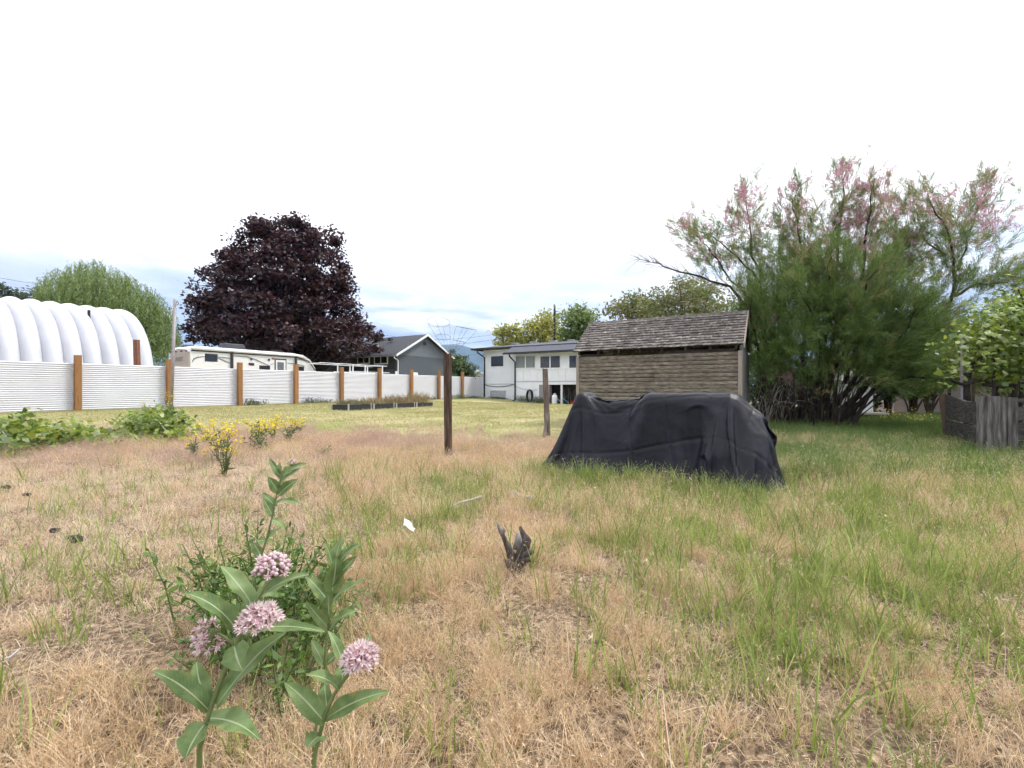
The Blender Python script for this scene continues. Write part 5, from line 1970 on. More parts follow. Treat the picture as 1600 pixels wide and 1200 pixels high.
# body of the bush
body = profile_points([(428, 1240, 1370), (442, 1205, 1400), (455, 1180, 1425), (480, 1165, 1450), (520, 1160, 1475), (555, 1160, 1492), (580, 1164, 1480), (600, 1172, 1420), (614, 1180, 1330)], YT, 84, .55, .6)
body = np.repeat(body, 18, 0) + rng.normal(size=(len(body) * 18, 3)) * np.array([.21, .22, .13])
for c in body:
    d = c - ctr
    d = d / np.linalg.norm(d) + rng.normal(size=3) * .4 + np.array([.12, 0, .25])
    if rng.random() < .13:
        cen_y.append(c)
        dir_y.append(d)
    else:
        cen_g.append(c)
        dir_g.append(d)
for (px, py, n_) in ((1163, 312, 26), (1150, 345, 22), (1238, 320, 16), (1230, 345, 12), (1318, 285, 22), (1360, 300, 30), (1352, 340, 22), (1395, 330, 18), (1335, 375, 20), (1300, 360, 12), (1450, 315, 20), (1470, 330, 16), (1530, 345, 20), (1560, 350, 14), (1540, 300, 12), (1075, 355, 14), (1100, 385, 12), (1205, 500, 6), (1325, 510, 10), (1318, 455, 10), (1322, 570, 7), (1235, 590, 12), (1200, 590, 9), (1350, 365, 16), (1280, 390, 10), (1410, 375, 12), (1590, 330, 6)):
    for _ in range(int(n_ * 1.0)):
        c = np.array(at(px + rng.normal() * 14, py + rng.normal() * 11, YT - .25 + rng.normal() * .35))
        cen_p.append(c)
        dir_p.append(np.array([.2, 0, .8]) + rng.normal(size=3) * .5)
for (px, py, n_) in ((1250, 405, 20), (1300, 385, 22), (1340, 400, 24), (1390, 420, 22), (1425, 450, 18), (1280, 430, 18), (1232, 368, 14), (1100, 402, 12), (1142, 418, 12), (1182, 395, 12), (1500, 380, 14), (1545, 385, 14), (1565, 432, 14), (1452, 402, 10), (1320, 340, 16), (1370, 360, 18), (1270, 350, 12), (1410, 400, 14), (1080, 380, 10), (1160, 360, 12), (1520, 330, 10), (1475, 345, 10)):
    dy_ = rng.normal() * .5
    for _ in range(int(n_ * 1.7)):
        c = np.array(at(px + rng.normal() * 15, py + rng.normal() * 10, YT + dy_ + rng.normal() * .25))
        d = np.array([.35 * np.sign(px - 1290) + .1, 0, .7]) + rng.normal(size=3) * .45
        q = rng.random()
        (cen_y if q < .5 else cen_p if q < .66 else cen_g).append(c)
        (dir_y if q < .5 else dir_p if q < .66 else dir_g).append(d)
cen_b, dir_b = [], []  # brighter green puffs set on the near side of the body
for k in range(26):
    px, py = rng.uniform(1172, 1470), rng.uniform(455, 600)
    if px > 1380 and py > 575:
        continue
    c0 = np.array(at(px, py, YT - 1.25 + abs(px - 1300) / 300 * .6 + rng.normal() * .15))
    for _ in range(15):
        cen_b.append(c0 + rng.normal(size=3) * np.array([.15, .10, .08]))
        dir_b.append(np.array([(px - 1300) / 300, -.5, .35]) + rng.normal(size=3) * .4)
sprays('bright_foliage', np.array(cen_b), np.array(dir_b), 46, .34, .4, .15, .008, leafmat('tamarisk_bright_green', [(.10, .17, .045), (.17, .26, .07), (.25, .33, .11)], .42, .22, .02, 1.1))
sprays('foliage', np.array(cen_g), np.array(dir_g), 60, .45, .36, .20, .0095, lm_tam)
sprays('foliage_tips', np.array(cen_y), np.array(dir_y), 50, .40, .36, .17, .0095, lm_tam_y)
sprays('blossom', np.array(cen_p), np.array(dir_p), 64, .24, .5, .05, .011, lm_pink)
print('tam', len(cen_g), len(cen_y), len(cen_p))
# bare twigs at the left end
tw = MB()
for kind, Q in LIM[:1]:
    for i, q in enumerate(Q):
        if i < len(Q) * .45:
            continue
        for _ in range(7):
            p = Vector(q)
            d = Vector((-.75 + rnd.gauss(0, .25), rnd.gauss(0, .3), rnd.gauss(.25, .35))).normalized()
            pts = [p]
            for j in range(3):
                p = p + d * rnd.uniform(.1, .22)
                d = (d + Vector((rnd.gauss(0, .2), rnd.gauss(0, .2), rnd.gauss(.05, .2)))).normalized()
                pts.append(p)
            tw.tube(pts, [.006, .005, .004, .002], 4)
tw.build('bare_twigs', m_twig, tam, kind='stuff')
# grey dead canes arching out by the shed corner
for k in range(26):
    p0 = at(rnd.uniform(1175, 1225), 606, YT - .7 + rnd.uniform(-.3, .3))
    x, y = p0[0], p0[1]
    side = rnd.choice((-1, 1, 1))
    h = rnd.uniform(.5, 1.5)
    pts = []
    for j in range(7):
        s = j / 6
        pts.append((x + side * (s ** 1.6) * rnd.uniform(.4, .75), y - s * .25, gz(x, y) + h * math.sin(s * 2.2) / math.sin(1.57)))
    MB().tube(pts, [.009, .008, .007, .006, .005, .004, .002], 5).build('dead_cane', m_twig, tam)

for k, (px, Y, lab) in enumerate(((1205, 14.2, 'added dark shrub standing in for shade behind the left trunks of the tamarisk'), (1265, 14.6, 'added dark shrub standing in for shade behind the middle of the tamarisk'), (1325, 14.4, 'added dark shrub standing in for shade left of the white hutch'))):  # added dark fill standing in for the deep shade under the tamarisk
    crown_tree('shade_fill_shrub', lab, 'shrub', (at(px, 640, Y)[0], Y, 0), [(560, px - 22, px + 22), (585, px - 36, px + 36), (615, px - 38, px + 38), (640, px - 34, px + 34), (654, px - 26, px + 26)], Y, 90, 40, .2, .15, .08, lm_dk, m_bark_dark, .05, 16, 55 + k, .7)

# ------------------------------------------------------------------ vine on an arbor, right edge
rng = np.random.default_rng(60)
rnd.seed(61)
lm_vine = leafmat('grape_leaf', [(.06, .115, .02), (.14, .22, .035), (.27, .34, .05), (.43, .44, .06)], .45, .3, .06, 1.4)
YV = 8.4
vine = thing('grape_vine', 'yellow green grape vine on dark gnarled trunks at the right edge', 'vine', (at(1560, 640, YV)[0], YV, 0))
for pts, r0, r1 in (([(1512, 640), (1508, 610), (1514, 580), (1530, 560), (1560, 548)], .075, .03),
                    ([(1568, 640), (1558, 610), (1540, 592), (1505, 600), (1480, 590)], .05, .02),
                    ([(1570, 630), (1585, 600), (1610, 590), (1650, 585)], .05, .02),
                    ([(1530, 600), (1570, 604), (1610, 598), (1660, 600)], .035, .02),
                    ([(1545, 640), (1552, 590), (1556, 540), (1570, 490)], .03, .012),
                    ([(1600, 640), (1596, 560), (1600, 490), (1590, 450)], .03, .012)):
    Q = []
    for i, (px, py) in enumerate(pts):
        Q.append(Vector(at(px, py, YV + rnd.uniform(-.15, .15))))
    if pts[0][1] >= 630:
        Q[0].z = gz(Q[0].x, Q[0].y) - .1
    P_ = []
    for i in range(len(Q) - 1):
        for s in (0, .5):
            P_.append(Q[i].lerp(Q[i + 1], s) + Vector((rnd.gauss(0, .025), rnd.gauss(0, .025), rnd.gauss(0, .02))))
    P_.append(Q[-1])
    MB().tube(P_, [r0 + (r1 - r0) * i / (len(P_) - 1) for i in range(len(P_))], 7).build('trunk', m_bark_dark, vine, smooth=True)
for px, top in ((1502, 520), (1520, 575)):
    p = at(px, 640, YV - .1)
    MB().tube([(p[0], p[1], -.1), (p[0] + .01, p[1], zat(top, YV))], .022, 6).build('stake', m_bark if px > 1510 else m_steel, vine)
vp = profile_points([(455, 1585, 1640), (480, 1560, 1680), (510, 1520, 1700), (545, 1492, 1700), (570, 1500, 1700), (592, 1530, 1690)], YV, 190, .5, .6)
pts = np.repeat(vp, 24, 0) + rng.normal(size=(len(vp) * 24, 3)) * np.array([.17, .17, .13])
quad_leaves('foliage', pts, .095 * rng.uniform(.5, 1.35, len(pts)), .085 * rng.uniform(.6, 1.3, len(pts)), lm_vine, vine, up=.4, kind='stuff')
# the leaves that stand out singly

def lobed_leaf_mesh(name):
    pr_ = [(0, 0), (.28, -.12), (.5, .12), (.42, .3), (.55, .52), (.3, .56), (.22, .72), (0, 1.0), (-.22, .72), (-.3, .56), (-.55, .52), (-.42, .3), (-.5, .12), (-.28, -.12)]
    vs_ = [(x, y, -.12 * abs(x) + .06 * math.sin(y * 5)) for x, y in pr_] + [(0, .35, .05)]
    n = len(pr_)
    me = bpy.data.meshes.new(name)
    me.from_pydata(vs_, [], [(i, (i + 1) % n, n) for i in range(n)])
    me.update()
    return me


leafme = lobed_leaf_mesh('grape_leaf')
leafme.materials.append(lm_vine)


def single_leaves(parent, centres, size, seed, upb=.8):
    rr = random.Random(seed)
    for c in centres:
        o = bpy.data.objects.new('leaf', leafme)
        COL.objects.link(o)
        o.parent = parent
        o.location = Vector(c) - OFF[parent.name]
        nrm_ = Vector((rr.gauss(0, .5), -.55 + rr.gauss(0, .4), upb + rr.gauss(0, .3))).normalized()
        o.rotation_mode = 'QUATERNION'
        o.rotation_quaternion = nrm_.to_track_quat('Z', 'Y') @ Matrix.Rotation(rr.uniform(0, 6.28), 3, 'Z').to_quaternion()
        s = size * rr.uniform(.65, 1.25)
        o.scale = (s, s, s)


fr_ = [at(rng.uniform(1500, 1630), rng.uniform(470, 580), YV - .55 + rng.normal() * .15) for _ in range(150)]
single_leaves(vine, fr_, .098, 3)
lo_ = [at(rng.uniform(1470, 1520), rng.uniform(570, 605), YV - .3 + rng.normal() * .15) for _ in range(18)]
single_leaves(vine, lo_, .11, 4)

# vines by the pinkish wall
for k, (px, Y, lab) in enumerate(((1452, 15.2, 'leafy vine on the trellis before the pinkish wall'), (1425, 14.6, 'leafy shrub left of the trellis by the pinkish wall'), (1390, 14.2, 'bushy green shrub beside the white hutch'))):
    crown_tree('leafy_shrub', lab, 'shrub', (at(px, 640, Y)[0], Y, 0), [(566, px - 18, px + 22), (580, px - 28, px + 32), (596, px - 30, px + 34), (612, px - 22, px + 22), (622, px - 10, px + 10)], Y, 46, 34, .15, .12, .09, lm_vine if k < 2 else lm_bush, m_bark, .04, 12, 70 + k, .7)

# ------------------------------------------------------------------ vine hedge at the left
rng = np.random.default_rng(80)
for k, (px0, px1, pyt, pyb, Y, n_, lab) in enumerate(((-60, 70, 652, 716, 7.2, 110, 'sprawling yellow green vine at the left edge of the yard'), (55, 140, 662, 708, 7.6, 75, 'low vine clump right of the vine at the left edge'), (135, 200, 678, 702, 8.0, 32, 'lowest sparse vine clump between two leafier ones'), (195, 292, 638, 690, 8.6, 80, 'taller bright green vine clump below the leaning metal pole'))):
    t = thing('ground_vine', lab, 'vine', (at((px0 + px1) / 2, 700, Y)[0], Y, gz(at((px0 + px1) / 2, 700, Y)[0], Y)), 'ground vines at the left')
    cs = []
    for _ in range(n_):
        px = rng.uniform(px0, px1)
        py = pyt + (pyb - pyt) * rng.random() ** .8
        edge = 1 - abs((px - (px0 + px1) / 2) / ((px1 - px0) / 2))
        py = max(py, pyt + (pyb - pyt) * .45 * (1 - min(1, edge * 2.2)))
        Yq_ = Y + rng.normal() * .35
        cs.append(at(px, py, Yq_))
    cs = np.array(cs)
    cs[:, 2] = np.maximum(cs[:, 2], ground_z(cs[:, 0], cs[:, 1]) + .05)
    pts = np.repeat(cs, 15, 0) + rng.normal(size=(len(cs) * 15, 3)) * np.array([.10, .12, .06])
    pts[:, 2] = np.maximum(pts[:, 2], ground_z(pts[:, 0], pts[:, 1]) + .02)
    quad_leaves('foliage', pts, .10 * rng.uniform(.6, 1.3, len(pts)), .09 * rng.uniform(.6, 1.3, len(pts)), lm_vine, t, up=.8, kind='stuff')
    fro = cs + np.array([0, -.12, .04]) + rng.normal(size=cs.shape) * .06
    single_leaves(t, [tuple(p) for p in fro[:min(60, len(fro))]], .105, 90 + k, 1.0)
    mb = MB()
    for j in range(9):
        a_ = cs[rng.integers(len(cs))]
        b_ = cs[rng.integers(len(cs))]
        x, y = (a_[0] + b_[0]) / 2, (a_[1] + b_[1]) / 2
        MB().tube([(a_[0], a_[1], gz(a_[0], a_[1])), (x, y, max(a_[2], b_[2]) + .02), tuple(b_)], [.012, .009, .004], 5).build('stem', m_twig if j % 2 else m_bark, t)

# ------------------------------------------------------------------ yellow mustard
m_must = leafmat('mustard_green', [(.07, .11, .03), (.12, .17, .055), (.18, .22, .09)], .3, .2, .04, 4)
m_yfl = leafmat('mustard_yellow', [(.62, .46, .02), (.74, .58, .03), (.80, .68, .08)], .3, .12, .03, 4)


def mustard(px, pyb, h, w, nfl, label, seed):
    global rng
    rng = np.random.default_rng(seed)
    rr = random.Random(seed)
    Y = 711 / (pyb - 606)
    x = (px - 800) / F * Y
    z = gz(x, Y)
    t = thing('mustard_plant', label, 'flowering weed', (x, Y, z), 'yellow flowering weeds')
    tips = []
    mb = MB()
    LB, LD = [], []
    for k in range(9):
        tx, ty, tz = x + rr.gauss(0, w * .5), Y + rr.gauss(0, w * .5), z + h * rr.uniform(.6, 1.05)
        m_ = Vector((x + (tx - x) * .35, Y + (ty - Y) * .35, z + (tz - z) * .55))
        P_ = [Vector((x, Y, z - .02)), m_, Vector((tx, ty, tz))]
        mb.tube(P_, [.006, .0045, .002], 4)
        tips.append((tx, ty, tz))
        for j in range(7):
            s = rr.uniform(.05, .75)
            q = P_[0].lerp(P_[1], s * 2) if s < .5 else P_[1].lerp(P_[2], s * 2 - 1)
            LB.append(tuple(q))
            LD.append((rr.gauss(0, 1), rr.gauss(0, 1), .3))
    mb.build('stems', m_must, t)
    quad_leaves('leaves', np.array(LB), .09 * rng.uniform(.5, 1.2, len(LB)), .022, m_must, t, dirs=unit(np.array(LD)), kind='stuff')
    FB = []
    for k in range(nfl):
        q = np.array(tips[k % len(tips)]) + rng.normal(size=3) * np.array([.035, .035, .045])
        FB += [q + rng.normal(size=3) * .006 for _ in range(5)]
    FB = np.array(FB)
    quad_leaves('blossoms', FB, .026, .022, m_yfl, t, up=1.2, kind='stuff')


ms = [(343, 722, .50, .34, 60, 'mustard plant with many yellow flowers left of the densest group'), (352, 746, .56, .16, 34, 'mustard plant standing in front with yellow tips on bare straw'), (304, 716, .34, .14, 8, 'small mustard plant with few flowers at the left of the group'),
      (322, 700, .40, .28, 40, 'mustard plant behind the leftmost small one'), (405, 698, .42, .30, 70, 'yellow flowering weed beside the dark green bushy one'), (428, 690, .42, .36, 80, 'broad yellow flowering weed near the fence side'),
      (452, 692, .38, .28, 50, 'yellow flowering weed at the right end of the group'), (470, 680, .34, .28, 30, 'far yellow flowering weed at the right end of the row'), (398, 676, .25, .3, 26, 'low spread of yellow flowers far back in the row'),
      (262, 664, .75, .18, 22, 'tall mustard with yellow flowers against the fence post'), (228, 668, .62, .16, 12, 'pale tall mustard just left of the leaning pole'), (508, 716, .2, .12, 5, 'tiny yellow flowering weed in the dry grass right of the group')]
for k, a_ in enumerate(ms):
    mustard(*a_, 200 + k)
rng = np.random.default_rng(88)
# dark green bushy weed in the group
Y = 711 / (703 - 606)
x = at(403, 700, Y)[0]
t = thing('green_weed', 'dark green bushy weed among the yellow flowers', 'weed', (x, Y, gz(x, Y)))
pts = np.array([x, Y, gz(x, Y)]) + np.abs(rng.normal(size=(260, 3))) * np.array([.07, .07, .17]) * np.sign(rng.normal(size=(260, 3)) * np.array([1, 1, 0]) + np.array([0, 0, 1]))
quad_leaves('leaves', pts, .06, .03, lm_bush, t)
MB().tube([(x, Y, gz(x, Y) - .02), (x + .01, Y, gz(x, Y) + .35)], .008, 5).build('stem', m_must, t)

# weeds along the fence and the house
lm_weed = leafmat('wall_weed', [(.045, .07, .02), (.09, .12, .04), (.15, .165, .065)], .35, .25, .04, 1)


def weed(x, y, h, w, n_, label, group, m=None, seed=0, name='weed_clump'):
    global rng
    rng = np.random.default_rng(300 + seed)
    z = gz(x, y)
    t = thing(name, label, 'weed', (x, y, z), group)
    b = np.array([x, y, z]) + rng.normal(size=(n_, 3)) * np.array([w * .5, w * .4, 0])
    b[:, 2] = ground_z(b[:, 0], b[:, 1])
    d = rng.normal(size=(n_, 3)) * np.array([.35, .35, .1]) + np.array([0, 0, 1])
    strips('blades', b, d, h * rng.uniform(.4, 1.1, n_), .022, m or lm_weed, t, droop=.15)
    q = np.repeat(b, 2, 0) + rng.normal(size=(2 * n_, 3)) * np.array([.06, .06, 0]) + np.array([0, 0, 1]) * (h * .7 * rng.random((2 * n_, 1)))
    quad_leaves('leaves', q, .09, .04, m or lm_weed, t)


ORD = ['first', 'second', 'third', 'fourth', 'fifth', 'sixth', 'seventh', 'eighth', 'ninth', 'tenth', 'eleventh', 'twelfth', 'thirteenth', 'fourteenth', 'fifteenth']
sd_ = 0
for px in (395, 402, 486, 500, 508, 622, 632, 656, 668, 678, 700, 712, 722, 735, 745):
    u = on_v(px, VF - .25)
    x, y, _ = uv(u, VF - .3)
    big = px in (395, 486, 712, 722)
    sd_ += 1
    weed(x, y, .5 if big else .3, .55 if big else .45, 60 if big else 34, ORD[sd_ - 1] + ' clump of green weeds from the left at the foot of the white fence', 'weeds at the foot of the fence', lm_bush if px in (712, 722) else None, sd_)
for px in (770, 778, 786, 812, 818, 835, 842, 848):
    U_ = UA if px < 804 else UB
    x, y, _ = uv(U_ - .35, on_u(px, U_ - .35))
    sd_ += 1
    weed(x, y, .2 if px < 804 else .75, .5, 60, ORD[sd_ - 16] + ' clump of green weeds from the left at the foot of the white house', 'weeds at the foot of the house', None, sd_)
lm_bedgrass = leafmat('bed_tan_grass', [(.16, .13, .06), (.27, .21, .10), (.35, .26, .15), (.20, .20, .07)], .3, .25, .03, 2)
for k, (u, v, z, h, hw) in enumerate(bed_spots):
    x, y, _ = uv(u + .5, v)
    rng = np.random.default_rng(400 + k)
    t = thing('bed_grass', ['low tan and green weeds growing in the nearest raised bed', 'tan weeds growing in the second raised bed', 'tall tan grass growing in the third raised bed', 'tallest tan grass growing in the farthest raised bed'][k], 'grass clump', (x, y, z + h - .06), 'weeds growing in the raised beds')
    n_ = 420
    bu, bv = rng.uniform(u + .06, u + .98, n_), rng.uniform(v - hw + .05, v + hw - .05, n_)
    b = np.stack([US * bu - UC * bv, UC * bu + US * bv, np.full(n_, z + h - .06)], 1)
    d = rng.normal(size=(n_, 3)) * np.array([.3, .3, .1]) + np.array([0, 0, 1])
    strips('blades', b, d, (.42, .5, .62, .8)[k] * rng.uniform(.4, 1.1, n_), .018, lm_bedgrass if k != 0 else leafmat('bed_mixed_weed', [(.09, .12, .04), (.2, .18, .08), (.26, .2, .11)], .3), t, droop=.2)

# ================================================================== FOREGROUND PLANTS
# ------------------------------------------------------------------ leafy weed bush behind the milkweeds
rng = np.random.default_rng(500)
rnd.seed(500)
lm_alf = leafmat('weed_bush_leaf', [(.045, .105, .018), (.085, .17, .026), (.14, .24, .04), (.22, .31, .06)], .4, .22, .05, 9)
m_wstem = mat('weed_stem', [(.07, .10, .03), (.13, .13, .06)], .7, scale=20)
wb = thing('leafy_weed', 'bushy bright green leafy weed behind the pink milkweed flowers', 'weed', (at(420, 990, 1.85)[0], 1.85, gz(at(420, 990, 1.85)[0], 1.85)))
LB, LD = [], []
mb = MB()
for k in range(115):
    px = rng.uniform(285, 545)
    edge = abs(px - 420) / 150
    Y0 = 1.8 + rng.normal() * .16
    x0 = (at(415 + (px - 415) * .55, 990, Y0)[0])
    z0_ = gz(x0, Y0)
    top = rng.uniform(.20, .36) * (1.1 - .45 * edge)
    if rng.random() < .14:
        top += rng.uniform(.05, .14)
    x1 = at(px, 900, Y0)[0] + rng.normal() * .03
    y1 = Y0 + rng.normal() * .08
    P_ = [Vector((x0, Y0, z0_)), Vector((x0 + (x1 - x0) * .4, (Y0 + y1) / 2, z0_ + top * .55)), Vector((x1, y1, z0_ + top))]
    mb.tube(P_, [.003, .0025, .0012], 4)
    for j in range(34):
        s = rng.uniform(.12, 1)
        q = P_[0].lerp(P_[1], s * 2) if s < .5 else P_[1].lerp(P_[2], s * 2 - 1)
        LB.append(np.array(q) + rng.normal(size=3) * .006)
        LD.append(rng.normal(size=3) + np.array([0, 0, .5]))
mb.build('stems', m_wstem, wb, kind='stuff')
LB = np.array(LB)
quad_leaves('leaves', LB, .032 * rng.uniform(.6, 1.4, len(LB)), .013 * rng.uniform(.7, 1.3, len(LB)), lm_alf, wb, dirs=unit(np.array(LD)), kind='stuff', up=.8)
# left outlying stalks of the same weed
for k, (px, pyt, pyb, lab) in enumerate(((232, 860, 1000, 'lone leafy stalk leaning at the left of the bushy weed'), (285, 850, 985, 'thin leafy stalk between the lone stalk and the bushy weed'))):
    Y0 = 711 / (pyb - 606)
    a, b = Vector(at(px + 45, pyb, Y0)), Vector(at(px, pyt, Y0))
    a.z = gz(a.x, a.y)
    t = thing('weed_stalk', lab, 'weed', tuple(a))
    m_ = a.lerp(b, .5) + Vector((.01, 0, .02))
    MB().tube([a, m_, b], [.004, .003, .0015], 5).build('stem', m_wstem, t)
    n_ = 60
    s = rng.random(n_)
    q = np.array([np.array(a.lerp(m_, v * 2) if v < .5 else m_.lerp(b, v * 2 - 1)) for v in s])
    quad_leaves('leaves', q, .035 * rng.uniform(.5, 1.3, n_), .012, lm_alf, t, up=.6)

# ------------------------------------------------------------------ milkweeds
m_mleaf, t = nodes('milkweed_leaf')
o_ = t.nodes.new('ShaderNodeOutputMaterial')
uvn = t.nodes.new('ShaderNodeUVMap')
sx_ = t.nodes.new('ShaderNodeSeparateXYZ')
t.links.new(uvn.outputs[0], sx_.inputs[0])


def mth(op, a, b=None, c=None):
    n = t.nodes.new('ShaderNodeMath')
    n.operation = op
    for i, v in enumerate((a, b, c)):
        if v is None:
            continue
        if isinstance(v, (int, float)):
            n.inputs[i].default_value = v
        else:
            t.links.new(v, n.inputs[i])
    return n.outputs[0]


ab = mth('ABSOLUTE', mth('SUBTRACT', sx_.outputs['X'], .5))
midr = t.nodes.new('ShaderNodeMapRange')
midr.inputs['From Min'].default_value = .022
midr.inputs['From Max'].default_value = .045
midr.inputs['To Min'].default_value = 1
midr.inputs['To Max'].default_value = 0
t.links.new(ab, midr.inputs['Value'])
vein = mth('FRACT', mth('MULTIPLY', mth('SUBTRACT', sx_.outputs['Y'], mth('MULTIPLY', ab, .35)), 15))
vr = t.nodes.new('ShaderNodeMapRange')
vr.inputs['From Min'].default_value = .0
vr.inputs['From Max'].default_value = .14
vr.inputs['To Min'].default_value = .2
vr.inputs['To Max'].default_value = 0
t.links.new(vein, vr.inputs['Value'])
fac = mth('MAXIMUM', midr.outputs[0], vr.outputs[0])
g_ = t.nodes.new('ShaderNodeNewGeometry')
oi_ = t.nodes.new('ShaderNodeObjectInfo')
nn = t.nodes.new('ShaderNodeTexNoise')
nn.inputs['Scale'].default_value = 30
nn.inputs['Detail'].default_value = 5
t.links.new(g_.outputs['Position'], nn.inputs['Vector'])
rp = ramp_node(t, [(.10, .165, .05), (.165, .245, .085), (.225, .31, .135)], [.3, .5, .7])
t.links.new(mth('ADD', nn.outputs['Fac'], mth('MULTIPLY', mth('SUBTRACT', oi_.outputs['Random'], .5), .25)), rp.inputs[0])
mxx = t.nodes.new('ShaderNodeMix')
mxx.data_type = 'RGBA'
mxx.inputs['B'].default_value = (.40, .46, .28, 1)
t.links.new(fac, mxx.inputs['Factor'])
t.links.new(rp.outputs[0], mxx.inputs['A'])
n_y = t.nodes.new('ShaderNodeTexNoise')
n_y.inputs['Scale'].default_value = 55
n_y.inputs['Detail'].default_value = 4
t.links.new(g_.outputs['Position'], n_y.inputs['Vector'])
edge_ = mth('MULTIPLY', mth('SUBTRACT', mth('ADD', n_y.outputs['Fac'], mth('MULTIPLY', ab, .42)), .70), 5.0)
n_cl = t.nodes.new('ShaderNodeMapRange')
t.links.new(edge_, n_cl.inputs['Value'])
mxy = t.nodes.new('ShaderNodeMix')
mxy.data_type = 'RGBA'
mxy.inputs['B'].default_value = (.34, .27, .09, 1)
t.links.new(mth('MULTIPLY', n_cl.outputs[0], .75), mxy.inputs['Factor'])
t.links.new(mxx.outputs['Result'], mxy.inputs['A'])
bf = t.nodes.new('ShaderNodeMix')
bf.data_type = 'RGBA'
bf.inputs['B'].default_value = (.24, .31, .18, 1)
t.links.new(mth('MULTIPLY', g_.outputs['Backfacing'], .6), bf.inputs['Factor'])
t.links.new(mxy.outputs['Result'], bf.inputs['A'])
pb_ = t.nodes.new('ShaderNodeBsdfPrincipled')
pb_.inputs['Roughness'].default_value = .55
pb_.inputs['Specular IOR Level'].default_value = .35
t.links.new(bf.outputs['Result'], pb_.inputs['Base Color'])
tl = t.nodes.new('ShaderNodeBsdfTranslucent')
t.links.new(bf.outputs['Result'], tl.inputs[0])
ms_ = t.nodes.new('ShaderNodeMixShader')
ms_.inputs[0].default_value = .28
t.links.new(pb_.outputs[0], ms_.inputs[1])
t.links.new(tl.outputs[0], ms_.inputs[2])
t.links.new(ms_.outputs[0], o_.inputs[0])
bpn = t.nodes.new('ShaderNodeBump')
bpn.inputs['Strength'].default_value = .35
bpn.inputs['Distance'].default_value = .002
bpn.invert = True
t.links.new(fac, bpn.inputs['Height'])
t.links.new(bpn.outputs[0], pb_.inputs['Normal'])
m_mstem = mat('milkweed_stem', [(.13, .17, .055), (.19, .22, .09)], .6, scale=25)
m_petal = leafmat('milkweed_petal', [(.52, .27, .33), (.66, .42, .46), (.78, .6, .62)], .3, .15, .03, 20)
m_petal_pale = leafmat('milkweed_hood', [(.68, .50, .52), (.80, .66, .66), (.85, .76, .74)], .3, .1, .03, 20)
m_bud = mat('milkweed_bud', [(.40, .23, .28), (.55, .38, .42), (.6, .5, .48)], .6, scale=60)


def mleaf(parent, base, tip, width, sag=.12, up=(0, -.35, 1), twist=0.0, seed=0, wav=.12):
    rr = random.Random(seed)
    twist = twist + rr.gauss(0, .18)
    curl = rr.uniform(-.05, .16)
    b, e = Vector(base), Vector(tip)
    ax = e - b
    ln_ = ax.length
    d = ax.normalized()
    upv = Vector(up).normalized()
    side = d.cross(upv).normalized()
    nrm_ = side.cross(d).normalized()
    if twist:
        rm = Matrix.Rotation(twist, 3, d)
        side, nrm_ = rm @ side, rm @ nrm_
    NL, NW = 14, 6
    vs_, uvs_, fs = [], [], []
    ph_ = rr.uniform(0, 6.28)
    for i in range(NL + 1):
        s = i / NL
        w = width * (math.sin(math.pi * min(1, (s * .93 + .05)) ** .85) ** .8) * (1 if s < .97 else .35) + .0015
        c = b + d * ln_ * s + nrm_ * (sag * ln_ * (4 * s * (1 - s) * .9)) - nrm_ * (curl * ln_ * max(0, s - .6) ** 2 * 4) + side * (math.sin(s * 3 + ph_) * .02 * ln_)
        for j in range(NW + 1):
            q = j / NW - .5
            cup = abs(q) * 2
            z = (cup ** 1.5) * w * .20 + math.sin(s * 11 + ph_ + (2 if q > 0 else 0)) * wav * w * cup
            vs_.append(tuple(c + side * (q * w) + nrm_ * z))
            uvs_.append((j / NW, s))
    for i in range(NL):
        for j in range(NW):
            a = i * (NW + 1) + j
            fs.append((a, a + 1, a + NW + 2, a + NW + 1))
    return np_mesh('leaf', np.array(vs_), np.array(fs), m_mleaf, parent, smooth=True, uvs=np.array(uvs_))


